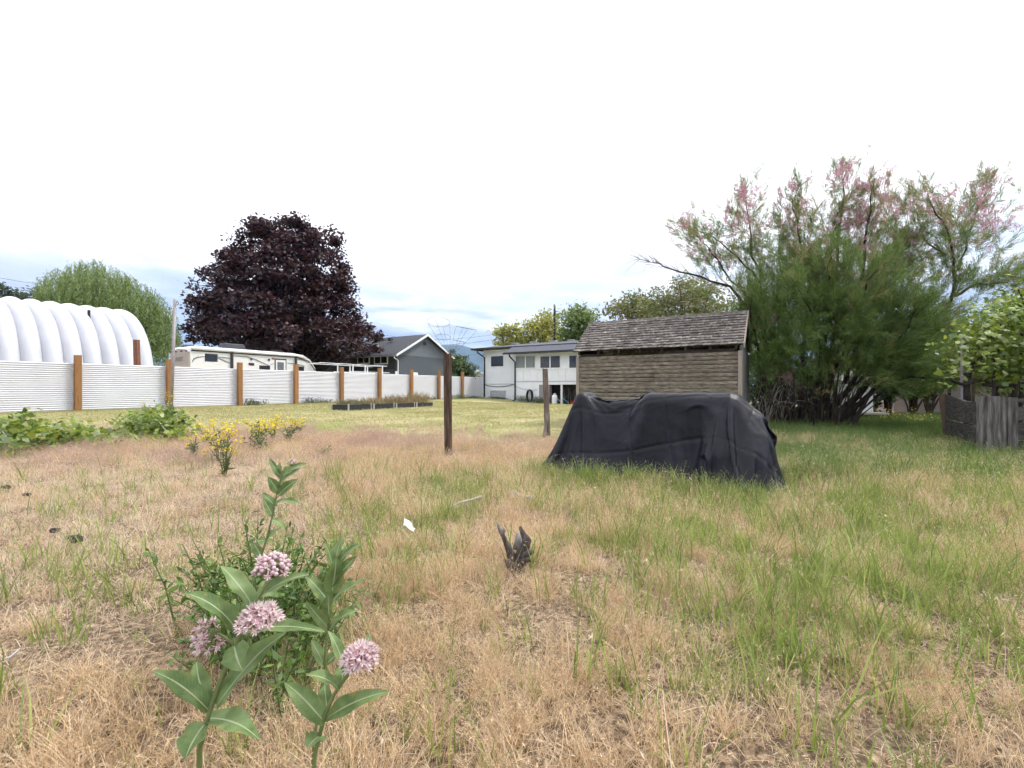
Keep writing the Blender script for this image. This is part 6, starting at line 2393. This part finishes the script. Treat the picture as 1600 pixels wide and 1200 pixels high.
def umbel(parent, c, r, n, seed, buds=0.0, axis=(0, 0, 1), half=-.75):
    """ball of star florets on thin stalks"""
    rr = random.Random(seed)
    c = Vector(c)
    ax = Vector(axis).normalized()
    U_ = thing
    stalk, pet, hood, bud = MB(), MB(), MB(), MB()
    core = c - ax * r * .55
    k = 0
    i = 0
    while k < n and i < 4000:
        z = 1 - 2 * (i % (n * 2) + .5) / (n * 2)
        a = i * 2.399963 + rr.uniform(-.2, .2)
        i += 1
        q = Vector((math.sqrt(max(0, 1 - z * z)) * math.cos(a), math.sqrt(max(0, 1 - z * z)) * math.sin(a), z))
        if q.dot(ax) < half:
            continue
        k += 1
        p = c + q * r * rr.uniform(.82, 1.0)
        stalk.tube([core, core.lerp(p, .6) + q * r * .08, p], [.0009, .0008, .0007], 3)
        e1 = q.orthogonal().normalized()
        e2 = q.cross(e1)
        rot = rr.uniform(0, 6.28)
        if rr.random() < buds:
            s = r * rr.uniform(.13, .17)
            vs_ = [tuple(p - q * s * .6), tuple(p + q * s * 1.1)]
            m = 6
            for zz_, f_ in ((-.15, .85), (.45, .8)):
                for h in range(m):
                    an = rot + 2 * math.pi * h / m
                    vs_.append(tuple(p + q * s * zz_ + (e1 * math.cos(an) + e2 * math.sin(an)) * s * f_))
            fs = []
            for h in range(m):
                h2 = (h + 1) % m
                fs += [(0, 2 + h2, 2 + h), (2 + h, 2 + h2, 2 + m + h2, 2 + m + h), (2 + m + h, 2 + m + h2, 1)]
            bud.add(vs_, fs)
            continue
        L_ = r * rr.uniform(.26, .36)
        for h in range(5):
            an = rot + 2 * math.pi * h / 5
            dr = (e1 * math.cos(an) + e2 * math.sin(an))
            sd2 = q.cross(dr)
            # hood rises, pale and pointed
            t1 = p + dr * L_ * .55 + q * L_ * .85
            hood.add([tuple(p + sd2 * L_ * .16), tuple(p - sd2 * L_ * .16), tuple(p + dr * L_ * .4 + q * L_ * .3 - sd2 * L_ * .14), tuple(t1), tuple(p + dr * L_ * .4 + q * L_ * .3 + sd2 * L_ * .14)], [(0, 1, 2, 3, 4)])
            an2 = an + .63
            dr2 = (e1 * math.cos(an2) + e2 * math.sin(an2))
            s2 = q.cross(dr2)
            pet.add([tuple(p), tuple(p + dr2 * L_ * .5 - q * L_ * .1 - s2 * L_ * .2), tuple(p + dr2 * L_ * .95 - q * L_ * .45), tuple(p + dr2 * L_ * .5 - q * L_ * .1 + s2 * L_ * .2)], [(0, 1, 2, 3)])
    g = stalk.build('flower_head', m_mstem, parent)
    if pet.v:
        pet.build('petals', m_petal, g, kind='stuff')
        hood.build('hoods', m_petal_pale, g, kind='stuff')
    if bud.v:
        bud.build('buds', m_bud, g, kind='stuff', smooth=True)


def milkweed(label, Y, stem, leaves, heads, r0=.006, seed=0, extra=()):
    b = at(stem[0][0], 606, Y)
    x, y = b[0], Y
    z = gz(x, y)
    t = thing('milkweed', label, 'flowering plant', (x, y, z), 'milkweed plants')
    P_ = [Vector((x - .02, y + .02, z - .03))] + [Vector(at(a, b_, Y)) for a, b_ in stem]
    MB().tube(P_, [r0] * 2 + [r0 * (1 - .5 * i / len(stem)) for i in range(len(stem) - 1)], 8).build('stem', m_mstem, t, smooth=True)
    for pts in extra:
        MB().tube([at(a, b_, Y + d) for a, b_, d in pts], [r0 * .55, r0 * .45, r0 * .4][:len(pts)], 6).build('stem', m_mstem, t, smooth=True)
    for k, lf in enumerate(leaves):
        (bx, by, bd), (ex, ey, ed), w = lf[:3]
        sg = lf[3] if len(lf) > 3 else .08
        upv = lf[4] if len(lf) > 4 else (0, -.35, 1)
        tw_ = lf[5] if len(lf) > 5 else 0
        mleaf(t, at(bx, by, Y + bd), at(ex, ey, Y + ed), w * .84 * Y / F, sg, upv, tw_, seed * 50 + k)
    for (cx, cy, dY, rpx, n, buds, axv, half) in heads:
        umbel(t, at(cx, cy, Y + dY), rpx * (Y + dY) / F, n, seed * 9 + int(cx), buds, axv, half)
    return t


milkweed('milkweed with three pink flower heads and broad leaves at the lower left', .95,
         [(312, 1170), (322, 1130), (340, 1075), (358, 1030), (378, 985), (400, 940), (418, 908)],
         [((338, 1100, 0), (443, 988, .03), 50, .06, (-.5, -1.1, .7)), ((327, 1108, 0), (237, 1051, -.02), 36, .10, (0, -.35, 1)), ((326, 1106, .01), (306, 1033, .05), 38, .04, (.3, -1, .3)), ((322, 1128, 0), (290, 1185, -.06), 52, .10, (-.5, -1.2, .6)),
          ((372, 990, 0), (292, 924, -.03), 36, .16, (.1, -.4, 1)), ((398, 948, .01), (343, 886, .02), 34, .08, (.3, -.7, .8)), ((402, 938, .01), (482, 896, .02), 26, .10, (0, -.3, 1)), ((376, 990, .02), (508, 990, .04), 26, .12, (0, -.2, 1)),
          ((366, 1010, -.01), (378, 1046, -.05), 44, .05, (.2, -1, .6)), ((380, 985, .03), (402, 930, .07), 42, .05, (0, -1, .3)), ((405, 932, .03), (440, 905, .07), 34, .05, (0, -1, .3)), ((326, 1120, .02), (400, 1150, -.05), 40, .08, (0, -.6, 1))],
         [(425, 893, 0, 27, 62, .8, (.1, -.5, .9), -.55), (406, 974, -.035, 30, 46, .12, (.15, -.7, .6), -.6), (330, 992, .0, 26, 26, .1, (-.6, -.2, -.35), -.25)],
         .0055, 1, extra=[[(378, 985, 0), (390, 980, -.02), (402, 976, -.03)], [(366, 1008, 0), (352, 996, 0), (342, 990, 0)]])
milkweed('milkweed with a single pink flower head at the lower centre left', 1.0,
         [(492, 1180), (508, 1115), (522, 1085), (538, 1062), (553, 1043)],
         [((510, 1126, 0), (602, 1076, -.02), 32, .07, (-.2, -.6, 1)), ((508, 1128, 0), (445, 1067, 0), 34, .07, (.2, -.7, 1)), ((530, 1076, 0), (477, 1056, -.02), 24, .16, (0, -.4, 1)), ((545, 1055, .01), (513, 986, .03), 20, .08, (.5, -.8, .4)),
          ((550, 1048, .01), (581, 990, .05), 16, .05, (-.5, -.8, .4)), ((512, 1115, .01), (506, 1068, .06), 28, .04, (0, -1, .3)), ((500, 1150, 0), (480, 1170, -.05), 36, .08, (0, -.8, .8)), ((535, 1066, .02), (540, 1030, .06), 26, .04, (0, -1, .3))],
         [(562, 1034, -.01, 27, 52, .05, (.15, -.8, .5), -.6)], .0045, 2)
milkweed('upright flowerless milkweed with grey green leaves behind the single flower head', 1.16,
         [(492, 1150), (505, 1060), (512, 985), (518, 930), (522, 880)],
         [((521, 890, 0), (536, 838, .02), 18, .06, (-.5, -.8, .3)), ((521, 892, 0), (560, 848, .0), 18, .06, (-.5, -.8, .5)), ((521, 892, 0), (507, 848, .0), 15, .06, (.6, -.8, .3)), ((519, 915, 0), (556, 868, -.02), 24, .06, (-.5, -.9, .4)), ((520, 925, 0), (524, 872, -.03), 32, .05, (.3, -1, .2)),
          ((517, 945, 0), (478, 900, .02), 22, .08, (.5, -.7, .6)), ((517, 945, 0), (574, 906, .02), 22, .10, (-.3, -.6, .8)), ((514, 985, 0), (479, 938, -.02), 18, .06, (.6, -.8, .4)), ((514, 985, 0), (556, 952, .0), 22, .10, (-.3, -.5, .8)), ((516, 965, -.01), (512, 930, -.04), 24, .04, (0, -1, .2)),
          ((508, 1040, 0), (486, 1000, .0), 20, .06, (.6, -.8, .5)), ((508, 1040, 0), (540, 1012, .02), 20, .06, (-.4, -.8, .6))],
         [], .004, 3)
milkweed('tall slender milkweed with a small bud rising behind the bushy weed', 1.5,
         [(388, 930), (402, 885), (415, 848), (426, 805), (434, 765), (442, 735)],
         [((432, 785, 0), (469, 786, -.02), 13, .10, (0, -.4, 1)), ((430, 792, 0), (410, 770, .0), 13, .05, (.6, -.8, .4)), ((434, 770, 0), (420, 745, -.02), 18, .06, (.6, -.9, .3)), ((435, 772, 0), (464, 750, -.02), 19, .06, (-.5, -.9, .4)), ((438, 755, 0), (468, 732, 0), 14, .06, (-.5, -.8, .5)),
          ((440, 748, 0), (421, 716, .0), 11, .06, (.6, -.7, .5)), ((441, 744, 0), (478, 722, .02), 13, .08, (-.4, -.7, .6)), ((440, 745, 0), (437, 722, .0), 10, .05, (0, -1, .3)), ((425, 812, 0), (446, 826, -.02), 14, .10, (0, -.4, 1)), ((426, 808, 0), (412, 778, .02), 13, .05, (.6, -.8, .4)),
          ((416, 845, 0), (437, 826, .0), 14, .06, (-.4, -.8, .5)), ((416, 845, 0), (401, 845, 0), 12, .06, (.2, -.6, 1)), ((408, 868, 0), (396, 848, 0), 18, .05, (.5, -.9, .3)), ((442, 740, .02), (458, 728, .04), 12, .05, (-.3, -.9, .4))],
         [(455, 724, 0, 8, 14, .7, (0, -.3, 1), -.2)], .0038, 4)

# ================================================================== GRASS
def tuft_mesh(name, n, h, w, spread, lean, droop, m, seed, heads=0, flat=0.0, headlen=.03, S=3):
    r = np.random.default_rng(seed)
    V, Fq, Ft = [], [], []
    verts, faces = [], []
    for k in range(n):
        a = r.uniform(0, 2 * math.pi)
        b = np.array([r.normal() * spread, r.normal() * spread, -.01])
        hh = h * r.uniform(.45, 1.15)
        out_ = np.array([math.cos(a), math.sin(a), 0])
        ln_ = lean * r.uniform(.2, 1.4)
        d0 = out_ * ln_ + np.array([0, 0, 1 - flat])
        d0 /= np.linalg.norm(d0)
        sd = np.array([-math.sin(a), math.cos(a), 0])
        if r.random() < .5:
            sd = np.cross(d0, r.normal(size=3))
            sd /= np.linalg.norm(sd)
        p = b
        i0 = len(verts)
        ww = w * r.uniform(.6, 1.3)
        d = d0.copy()
        dr = droop * r.uniform(.3, 1.5)
        kink = r.normal(size=3) * .18
        for s in range(S + 1):
            f = s / S
            wd = ww * (1 - f) ** .7
            if s < S:
                verts += [p - sd * wd * .5, p + sd * wd * .5]
            else:
                verts += [p]
            p = p + d * hh / S
            d = d + out_ * dr * .35 - np.array([0, 0, 1]) * dr * .35 + kink * (.5 if s == 1 else .2)
            d /= np.linalg.norm(d)
        for s in range(S - 1):
            a0 = i0 + 2 * s
            faces.append((a0, a0 + 1, a0 + 3, a0 + 2))
        faces.append((i0 + 2 * S - 2, i0 + 2 * S - 1, i0 + 2 * S))
        if k < heads:
            tip = verts[-1]
            for q in range(4):
                e_ = d * .6 + r.normal(size=3) * .55 - np.array([0, 0, .5])
                e_ /= np.linalg.norm(e_)
                s2 = np.cross(e_, r.normal(size=3))
                s2 /= np.linalg.norm(s2) + 1e-9
                i1 = len(verts)
                hl = headlen * r.uniform(.6, 1.3)
                st_ = tip - d * hl * .8 * q * .5
                verts += [st_, st_ + e_ * hl * .45 + s2 * hl * .07, st_ + e_ * hl, st_ + e_ * hl * .45 - s2 * hl * .07]
                faces.append((i1, i1 + 1, i1 + 2, i1 + 3))
    me = bpy.data.meshes.new(name)
    me.from_pydata([tuple(v) for v in verts], [], faces)
    me.update()
    me.materials.append(m)
    return bpy.data.objects.new(name, me)        # not placed in the scene itself, only scattered


def scatter(name, label, pts, scl, protos, seed, tilt=.12):
    n = len(pts)
    r = np.random.default_rng(seed)
    me = bpy.data.meshes.new(name)
    me.vertices.add(n)
    me.vertices.foreach_set('co', np.asarray(pts, np.float32).ravel())
    rot = np.stack([r.normal(size=n) * tilt, r.normal(size=n) * tilt, r.uniform(0, 2 * math.pi, n)], 1)
    a = me.attributes.new('rot', 'FLOAT_VECTOR', 'POINT')
    a.data.foreach_set('vector', rot.astype(np.float32).ravel())
    a = me.attributes.new('scl', 'FLOAT', 'POINT')
    a.data.foreach_set('value', np.asarray(scl, np.float32))
    a = me.attributes.new('var', 'INT', 'POINT')
    a.data.foreach_set('value', r.integers(0, len(protos), n).astype(np.int32))
    me.update()
    o = bpy.data.objects.new(name, me)
    COL.objects.link(o)
    g = bpy.data.node_groups.new(name, 'GeometryNodeTree')
    g.interface.new_socket('Geometry', in_out='INPUT', socket_type='NodeSocketGeometry')
    g.interface.new_socket('Geometry', in_out='OUTPUT', socket_type='NodeSocketGeometry')
    gi, go = g.nodes.new('NodeGroupInput'), g.nodes.new('NodeGroupOutput')
    jn = g.nodes.new('GeometryNodeJoinGeometry')

    def named(nm, ty):
        x = g.nodes.new('GeometryNodeInputNamedAttribute')
        x.data_type = ty
        x.inputs['Name'].default_value = nm
        return x.outputs['Attribute']
    ra, sa, va = named('rot', 'FLOAT_VECTOR'), named('scl', 'FLOAT'), named('var', 'INT')
    e2r = g.nodes.new('FunctionNodeEulerToRotation')
    g.links.new(ra, e2r.inputs[0])
    for i, p in enumerate(protos):
        oi = g.nodes.new('GeometryNodeObjectInfo')
        oi.inputs['Object'].default_value = p
        oi.inputs['As Instance'].default_value = True
        cmp_ = g.nodes.new('FunctionNodeCompare')
        cmp_.data_type = 'INT'
        cmp_.operation = 'EQUAL'
        g.links.new(va, cmp_.inputs['A'] if False else [s for s in cmp_.inputs if s.name == 'A' and s.type == 'INT'][0])
        [s for s in cmp_.inputs if s.name == 'B' and s.type == 'INT'][0].default_value = i
        ip = g.nodes.new('GeometryNodeInstanceOnPoints')
        g.links.new(gi.outputs[0], ip.inputs['Points'])
        g.links.new(cmp_.outputs[0], ip.inputs['Selection'])
        g.links.new(oi.outputs['Geometry'], ip.inputs['Instance'])
        g.links.new(e2r.outputs[0], ip.inputs['Rotation'])
        g.links.new(sa, ip.inputs['Scale'])
        g.links.new(ip.outputs[0], jn.inputs[0])
    g.links.new(jn.outputs[0], go.inputs[0])
    md = o.modifiers.new('scatter', 'NODES')
    md.node_group = g
    prop(o, label, None, None, 'stuff')
    return o


def gmat(name, cols, trans=.3, vary=.2):
    return leafmat(name, cols, trans, vary, .03, 2.2)


g_dry = gmat('dry_grass', [(.34, .215, .11), (.58, .41, .235), (.74, .57, .37), (.82, .70, .52)], .4, .3)
g_dryp = gmat('dry_grass_pale', [(.48, .35, .24), (.66, .51, .36), (.76, .62, .47), (.82, .70, .57)], .4, .25)
g_pur = gmat('dry_grass_purple', [(.30, .19, .155), (.46, .31, .25), (.60, .43, .34), (.66, .50, .40)], .4, .25)
g_green = gmat('green_grass', [(.10, .16, .03), (.185, .265, .05), (.30, .36, .085), (.46, .44, .17)], .45, .3)
g_lush = gmat('lush_grass', [(.055, .105, .022), (.10, .165, .035), (.16, .23, .055), (.24, .28, .10)], .4)
g_lawn = leafmat('lawn_grass', [(.18, .20, .07), (.31, .30, .125), (.47, .42, .235), (.62, .55, .37)], .3, .3, 0, .45)
g_that = gmat('grey_thatch', [(.26, .20, .15), (.44, .345, .265), (.60, .50, .40)], .3)

P_dry = [tuft_mesh('dry_tuft', 50, (.15, .11, .17, .12)[i], .0021, .034, (.6, 1.1, .5, .9)[i], .65, g_dry, 10 + i, 18, headlen=.014) for i in range(4)]
P_dry2 = [tuft_mesh('far_dry_tuft', 34, .18, .0028, .05, .55, .55, g_dry, 15 + i, 10, headlen=.018, S=2) for i in range(4)]
P_dryp = [tuft_mesh('pale_tuft', 32, .09, .0023, .045, .95, .7, g_dryp, 20 + i, 8, headlen=.012, S=2) for i in range(4)]
P_that = [tuft_mesh('thatch', 22, .12, .0022, .06, 1.6, .3, g_that if i % 2 else g_dryp, 30 + i, 0, flat=.85, S=2) for i in range(4)]
P_pur = [tuft_mesh('purple_tuft', 46, .22, .0026, .05, .55, .55, g_pur, 40 + i, 20, headlen=.022) for i in range(3)]
P_green = [tuft_mesh('green_tuft', 9, .20, .0064, .024, .42, .5, g_green, 50 + i) for i in range(5)]
P_stalk = [tuft_mesh('green_stalk', 5, .36, .0065, .012, .3, .55, g_green, 60 + i, 1, headlen=.03) for i in range(4)]
P_lush = [tuft_mesh('lush_tuft', 34, .30, .0075, .07, .4, .5, g_lush, 70 + i) for i in range(4)]
P_lawn = [tuft_mesh('lawn_tuft', 46, .055, .007, .16, .9, .4, g_lawn, 80 + i, S=1) for i in range(4)]
P_straw = [tuft_mesh('straw_stalk', 3, .34, .003, .015, .45, .35, g_dryp, 90 + i, 3, headlen=.03) for i in range(3)]


def field(n_target, y0, y1, dens, seed, wide=1.28):
    """random ground points between distances y0 and y1 across the view and a little beyond, thinned by dens(px,py,x,y)"""
    r = np.random.default_rng(seed)
    y = np.sqrt(r.uniform(y0 * y0, y1 * y1, n_target))
    x = r.uniform(-1, 1, n_target) * np.maximum(1.125 * wide * (y + .5), 2.8)
    px = 800 + F * x / y
    py = HOR + F / y
    keep = r.random(n_target) < dens(px, py, x, y)
    # keep clear of the tarp's footprint, the shed and the posts
    lx_ = (x - TC[0]) * ta[0] + (y - TC[1]) * ta[1]
    ly_ = (x - TC[0]) * tn[0] + (y - TC[1]) * tn[1]
    keep &= ~((np.abs(lx_) < 1.25) & (np.abs(ly_ - .02) < .60))
    u, v = US * x + UC * y, -UC * x + US * y
    keep &= ~((u > SU - .02) & (u < SU + SD) & (v > SV0 - .05) & (v < SV0 + SW))
    keep &= v < VF - .02
    keep &= u < UB - .1
    x, y = x[keep], y[keep]
    return np.stack([x, y, ground_z(x, y)], 1), px[keep], py[keep]


def blob(px, py, cx, cy, rx, ry):
    return np.exp(-(((px - cx) / rx) ** 2 + ((py - cy) / ry) ** 2))


def green_amount(px, py, x, y):
    g = .035 + .45 * blob(px, py, 1110, 865, 230, 75) + .50 * blob(px, py, 1470, 900, 230, 200) + .16 * blob(px, py, 620, 880, 160, 110) + .14 * blob(px, py, 560, 1050, 120, 120)
    g = g + .3 * blob(px, py, 880, 765, 230, 24) + .35 * blob(px, py, 1250, 770, 200, 40) + .10 * blob(px, py, 100, 930, 130, 70) + .14 * blob(px, py, 320, 900, 120, 60) + .05 * blob(px, py, 130, 800, 90, 40) + .10 * blob(px, py, 640, 790, 120, 40)
    g = g + .28 * blob(px, py, 1180, 1040, 220, 130)
    nz = vnoise(x, y, .30, 8) * .6 + vnoise(x, y, .11, 9) * .4
    return np.clip(g * (nz * 3.6 - .82), 0, 1)


def leftbare(px, py):
    return np.clip(sstep(640, 420, px) * sstep(690, 730, py) * sstep(1120, 960, py), 0, 1)


def dirt(px, py, x, y):
    d = blob(px, py, 205, 1000, 110, 45) + .7 * blob(px, py, 940, 910, 70, 22) + .5 * blob(px, py, 800, 1010, 60, 25) + .45 * blob(px, py, 1290, 845, 80, 22) + .3 * blob(px, py, 1180, 1000, 90, 30)
    return np.clip(d + .45 * (vnoise(x, y, .22, 12) > .70), 0, 1)


lawn_y = lambda px: np.interp(px, [0, 250, 450, 560, 720, 860, 1000, 1600], [10.8, 10.8, 9.8, 8.6, 7.6, 8.0, 9, 30])

p, px, py = field(26000, .35, 3.2, lambda a, b, x, y: (1 - .85 * dirt(a, b, x, y)) * (1 - .9 * leftbare(a, b)) * (.05 + .95 * sstep(.40, .58, vnoise(x, y, .13, 4) * .6 + vnoise(x, y, .40, 5) * .4)) * (1 - .55 * np.clip(green_amount(a, b, x, y) * 1.5, 0, 1)) * .34, 101)
sc1 = np.random.default_rng(1).uniform(.55, 1.15, len(p)) * (.75 + .5 * vnoise(p[:, 0], p[:, 1], .5, 6))
scatter('dry_grass', 'dry straw coloured grass covering the near ground', p, sc1, P_dry, 1)
p2_, px2, py2 = field(30000, 3.2, 8.6, lambda a, b, x, y: (1 - .9 * leftbare(a, b)) * (1 - .6 * dirt(a, b, x, y)) * (.3 + .7 * (vnoise(x, y, .5, 4) > .4)) * (1 - .6 * np.clip(green_amount(a, b, x, y) * 1.4, 0, 1)) * (y < lawn_y(a)) * .5, 102)
scatter('dry_grass', 'dry straw coloured grass covering the middle ground', p2_, np.random.default_rng(2).uniform(.6, 1.25, len(p2_)), P_dry2, 2)
p, px, py = field(60000, .35, 9.5, lambda a, b, x, y: (.16 + .84 * leftbare(a, b) + .35 * sstep(4, 6, y) * (1 - leftbare(a, b))) * (1 - .8 * dirt(a, b, x, y)) * (y < lawn_y(a) + .3) * .42, 103)
scatter('matted_dry_grass', 'short matted pale dry grass close to the soil', p, np.random.default_rng(3).uniform(.6, 1.25, len(p)), P_dryp, 3)
p, px, py = field(36000, .35, 7.0, lambda a, b, x, y: (.22 + .3 * dirt(a, b, x, y)) * np.clip(1.35 - y / 7, .2, 1), 104)
scatter('dead_thatch', 'flattened dead grass stems lying on the soil', p, np.random.default_rng(4).uniform(.6, 1.3, len(p)), P_that, 4, .05)
p, px, py = field(26000, 5.0, 10.5, lambda a, b, x, y: np.clip((blob(a, b, 150, 705, 330, 24) * 1.0 + blob(a, b, 520, 690, 150, 24) * .85 + blob(a, b, 640, 705, 90, 20) * .5 + .35 * blob(a, b, 830, 700, 60, 16)) * np.clip(1.9 * vnoise(x, y, .55, 14) - .35, 0, 1), 0, 1) * (a < 900) * .6, 105)
scatter('purple_dry_grass', 'reddish purple dry brome grass in front of the lawn', p, np.random.default_rng(5).uniform(.5, 1.15, len(p)), P_pur, 5)
p, px, py = field(60000, .35, 7.8, lambda a, b, x, y: green_amount(a, b, x, y) * .75 * (y < lawn_y(a)), 106)
scatter('green_grass', 'green grass blades growing through the dry grass', p, np.random.default_rng(6).uniform(.55, 1.15, len(p)), P_green, 6)
p, px, py = field(9000, .5, 5.5, lambda a, b, x, y: np.clip(green_amount(a, b, x, y) * .6 + .12 * (a > 1000) + .04, 0, 1) * .6 * (1 - .6 * leftbare(a, b)), 107)
scatter('tall_green_stalks', 'tall single green grass stalks standing above the rest', p, np.random.default_rng(7).uniform(.55, 1.05, len(p)), P_stalk, 7)
p, px, py = field(58000, 4.6, 15, lambda a, b, x, y: np.clip(sstep(1130, 1230, a) * (sstep(775, 740, b)) + .55 * sstep(1380, 1500, a) * sstep(850, 760, b), 0, 1) * (.35 + .75 * vnoise(x, y, .7, 16)) * .55, 108, 1.45)
scatter('lush_green_grass', 'lush tall green grass under the tamarisk and the planks', p, np.random.default_rng(8).uniform(.5, 1.15, len(p)), P_lush, 8)
p, px, py = field(46000, 7.2, 31, lambda a, b, x, y: (y > lawn_y(a) - .5) * (y < 31) * (a < 1120) * np.clip(1.25 - y / 34, .3, 1) * .8, 109, 1.15)
scatter('lawn_grass', 'mown yellow green lawn grass', p, np.random.default_rng(9).uniform(.6, 1.25, len(p)) * np.clip(.6 + p[:, 1] / 24, .7, 1.5), P_lawn, 9, .05)
p, px, py = field(1500, .6, 6.5, lambda a, b, x, y: .16 + .2 * (a > 560), 110)
scatter('straw_stalks', 'tall pale dry seed stalks', p, np.random.default_rng(10).uniform(.5, 1.05, len(p)), P_straw, 10)
# grass fringe at the foot of the tarp
r = np.random.default_rng(77)
n_ = 900
s = r.uniform(-1.35, 1.35, n_)
d = -.66 - np.abs(r.normal(size=n_)) * .13
x = TC[0] + s * ta[0] + d * tn[0]
y = TC[1] + s * ta[1] + d * tn[1]
scatter('tarp_fringe_grass', 'green grass standing against the foot of the tarp', np.stack([x, y, ground_z(x, y)], 1), r.uniform(.4, .95, n_), P_green + P_stalk, 11)
n_ = 240
x = r.normal(size=n_) * .35 + at(1287, 716, 6.4)[0]
y = r.normal(size=n_) * .25 + 6.6
scatter('green_weed_patch', 'dense dark green weed patch right of the tarp', np.stack([x, y, ground_z(x, y)], 1), r.uniform(.4, .85, n_), P_lush, 12)
# yellow flowers along the shaded path on the right
n_ = 160
x = r.normal(size=n_) * .7 + at(1392, 640, 13)[0]
y = r.normal(size=n_) * .8 + 13.0
b = np.stack([x, y, ground_z(x, y) + r.uniform(.1, .4, n_)], 1)
rng = np.random.default_rng(5)
o = quad_leaves('path_yellow_flowers', b, .05, .04, m_yfl, None, up=1.0)
prop(o, 'scatter of small yellow flowers by the shaded path on the right', None, None, 'stuff')

# ================================================================== HAZE (the air that turns the far mountain blue)
hm, t = nodes('haze_air')
ho = t.nodes.new('ShaderNodeOutputMaterial')
pv = t.nodes.new('ShaderNodeVolumePrincipled')
pv.inputs['Color'].default_value = (.29, .53, 1.0, 1)
pv.inputs['Density'].default_value = 9.5e-5
pv.inputs['Anisotropy'].default_value = .0
t.links.new(pv.outputs[0], ho.inputs['Volume'])
HB = max(abs(vv[:, :2]).max(), 9900) + 60
HTOP = float(hv[:, 2].max()) + 15
mb = MB()
mb.box((0, 0, (HTOP - 2) / 2), (2 * HB, 2 * HB, HTOP + 2))
hz_ = mb.build('haze', hm)
prop(hz_, 'pale blue air over the valley', None, None, 'stuff')
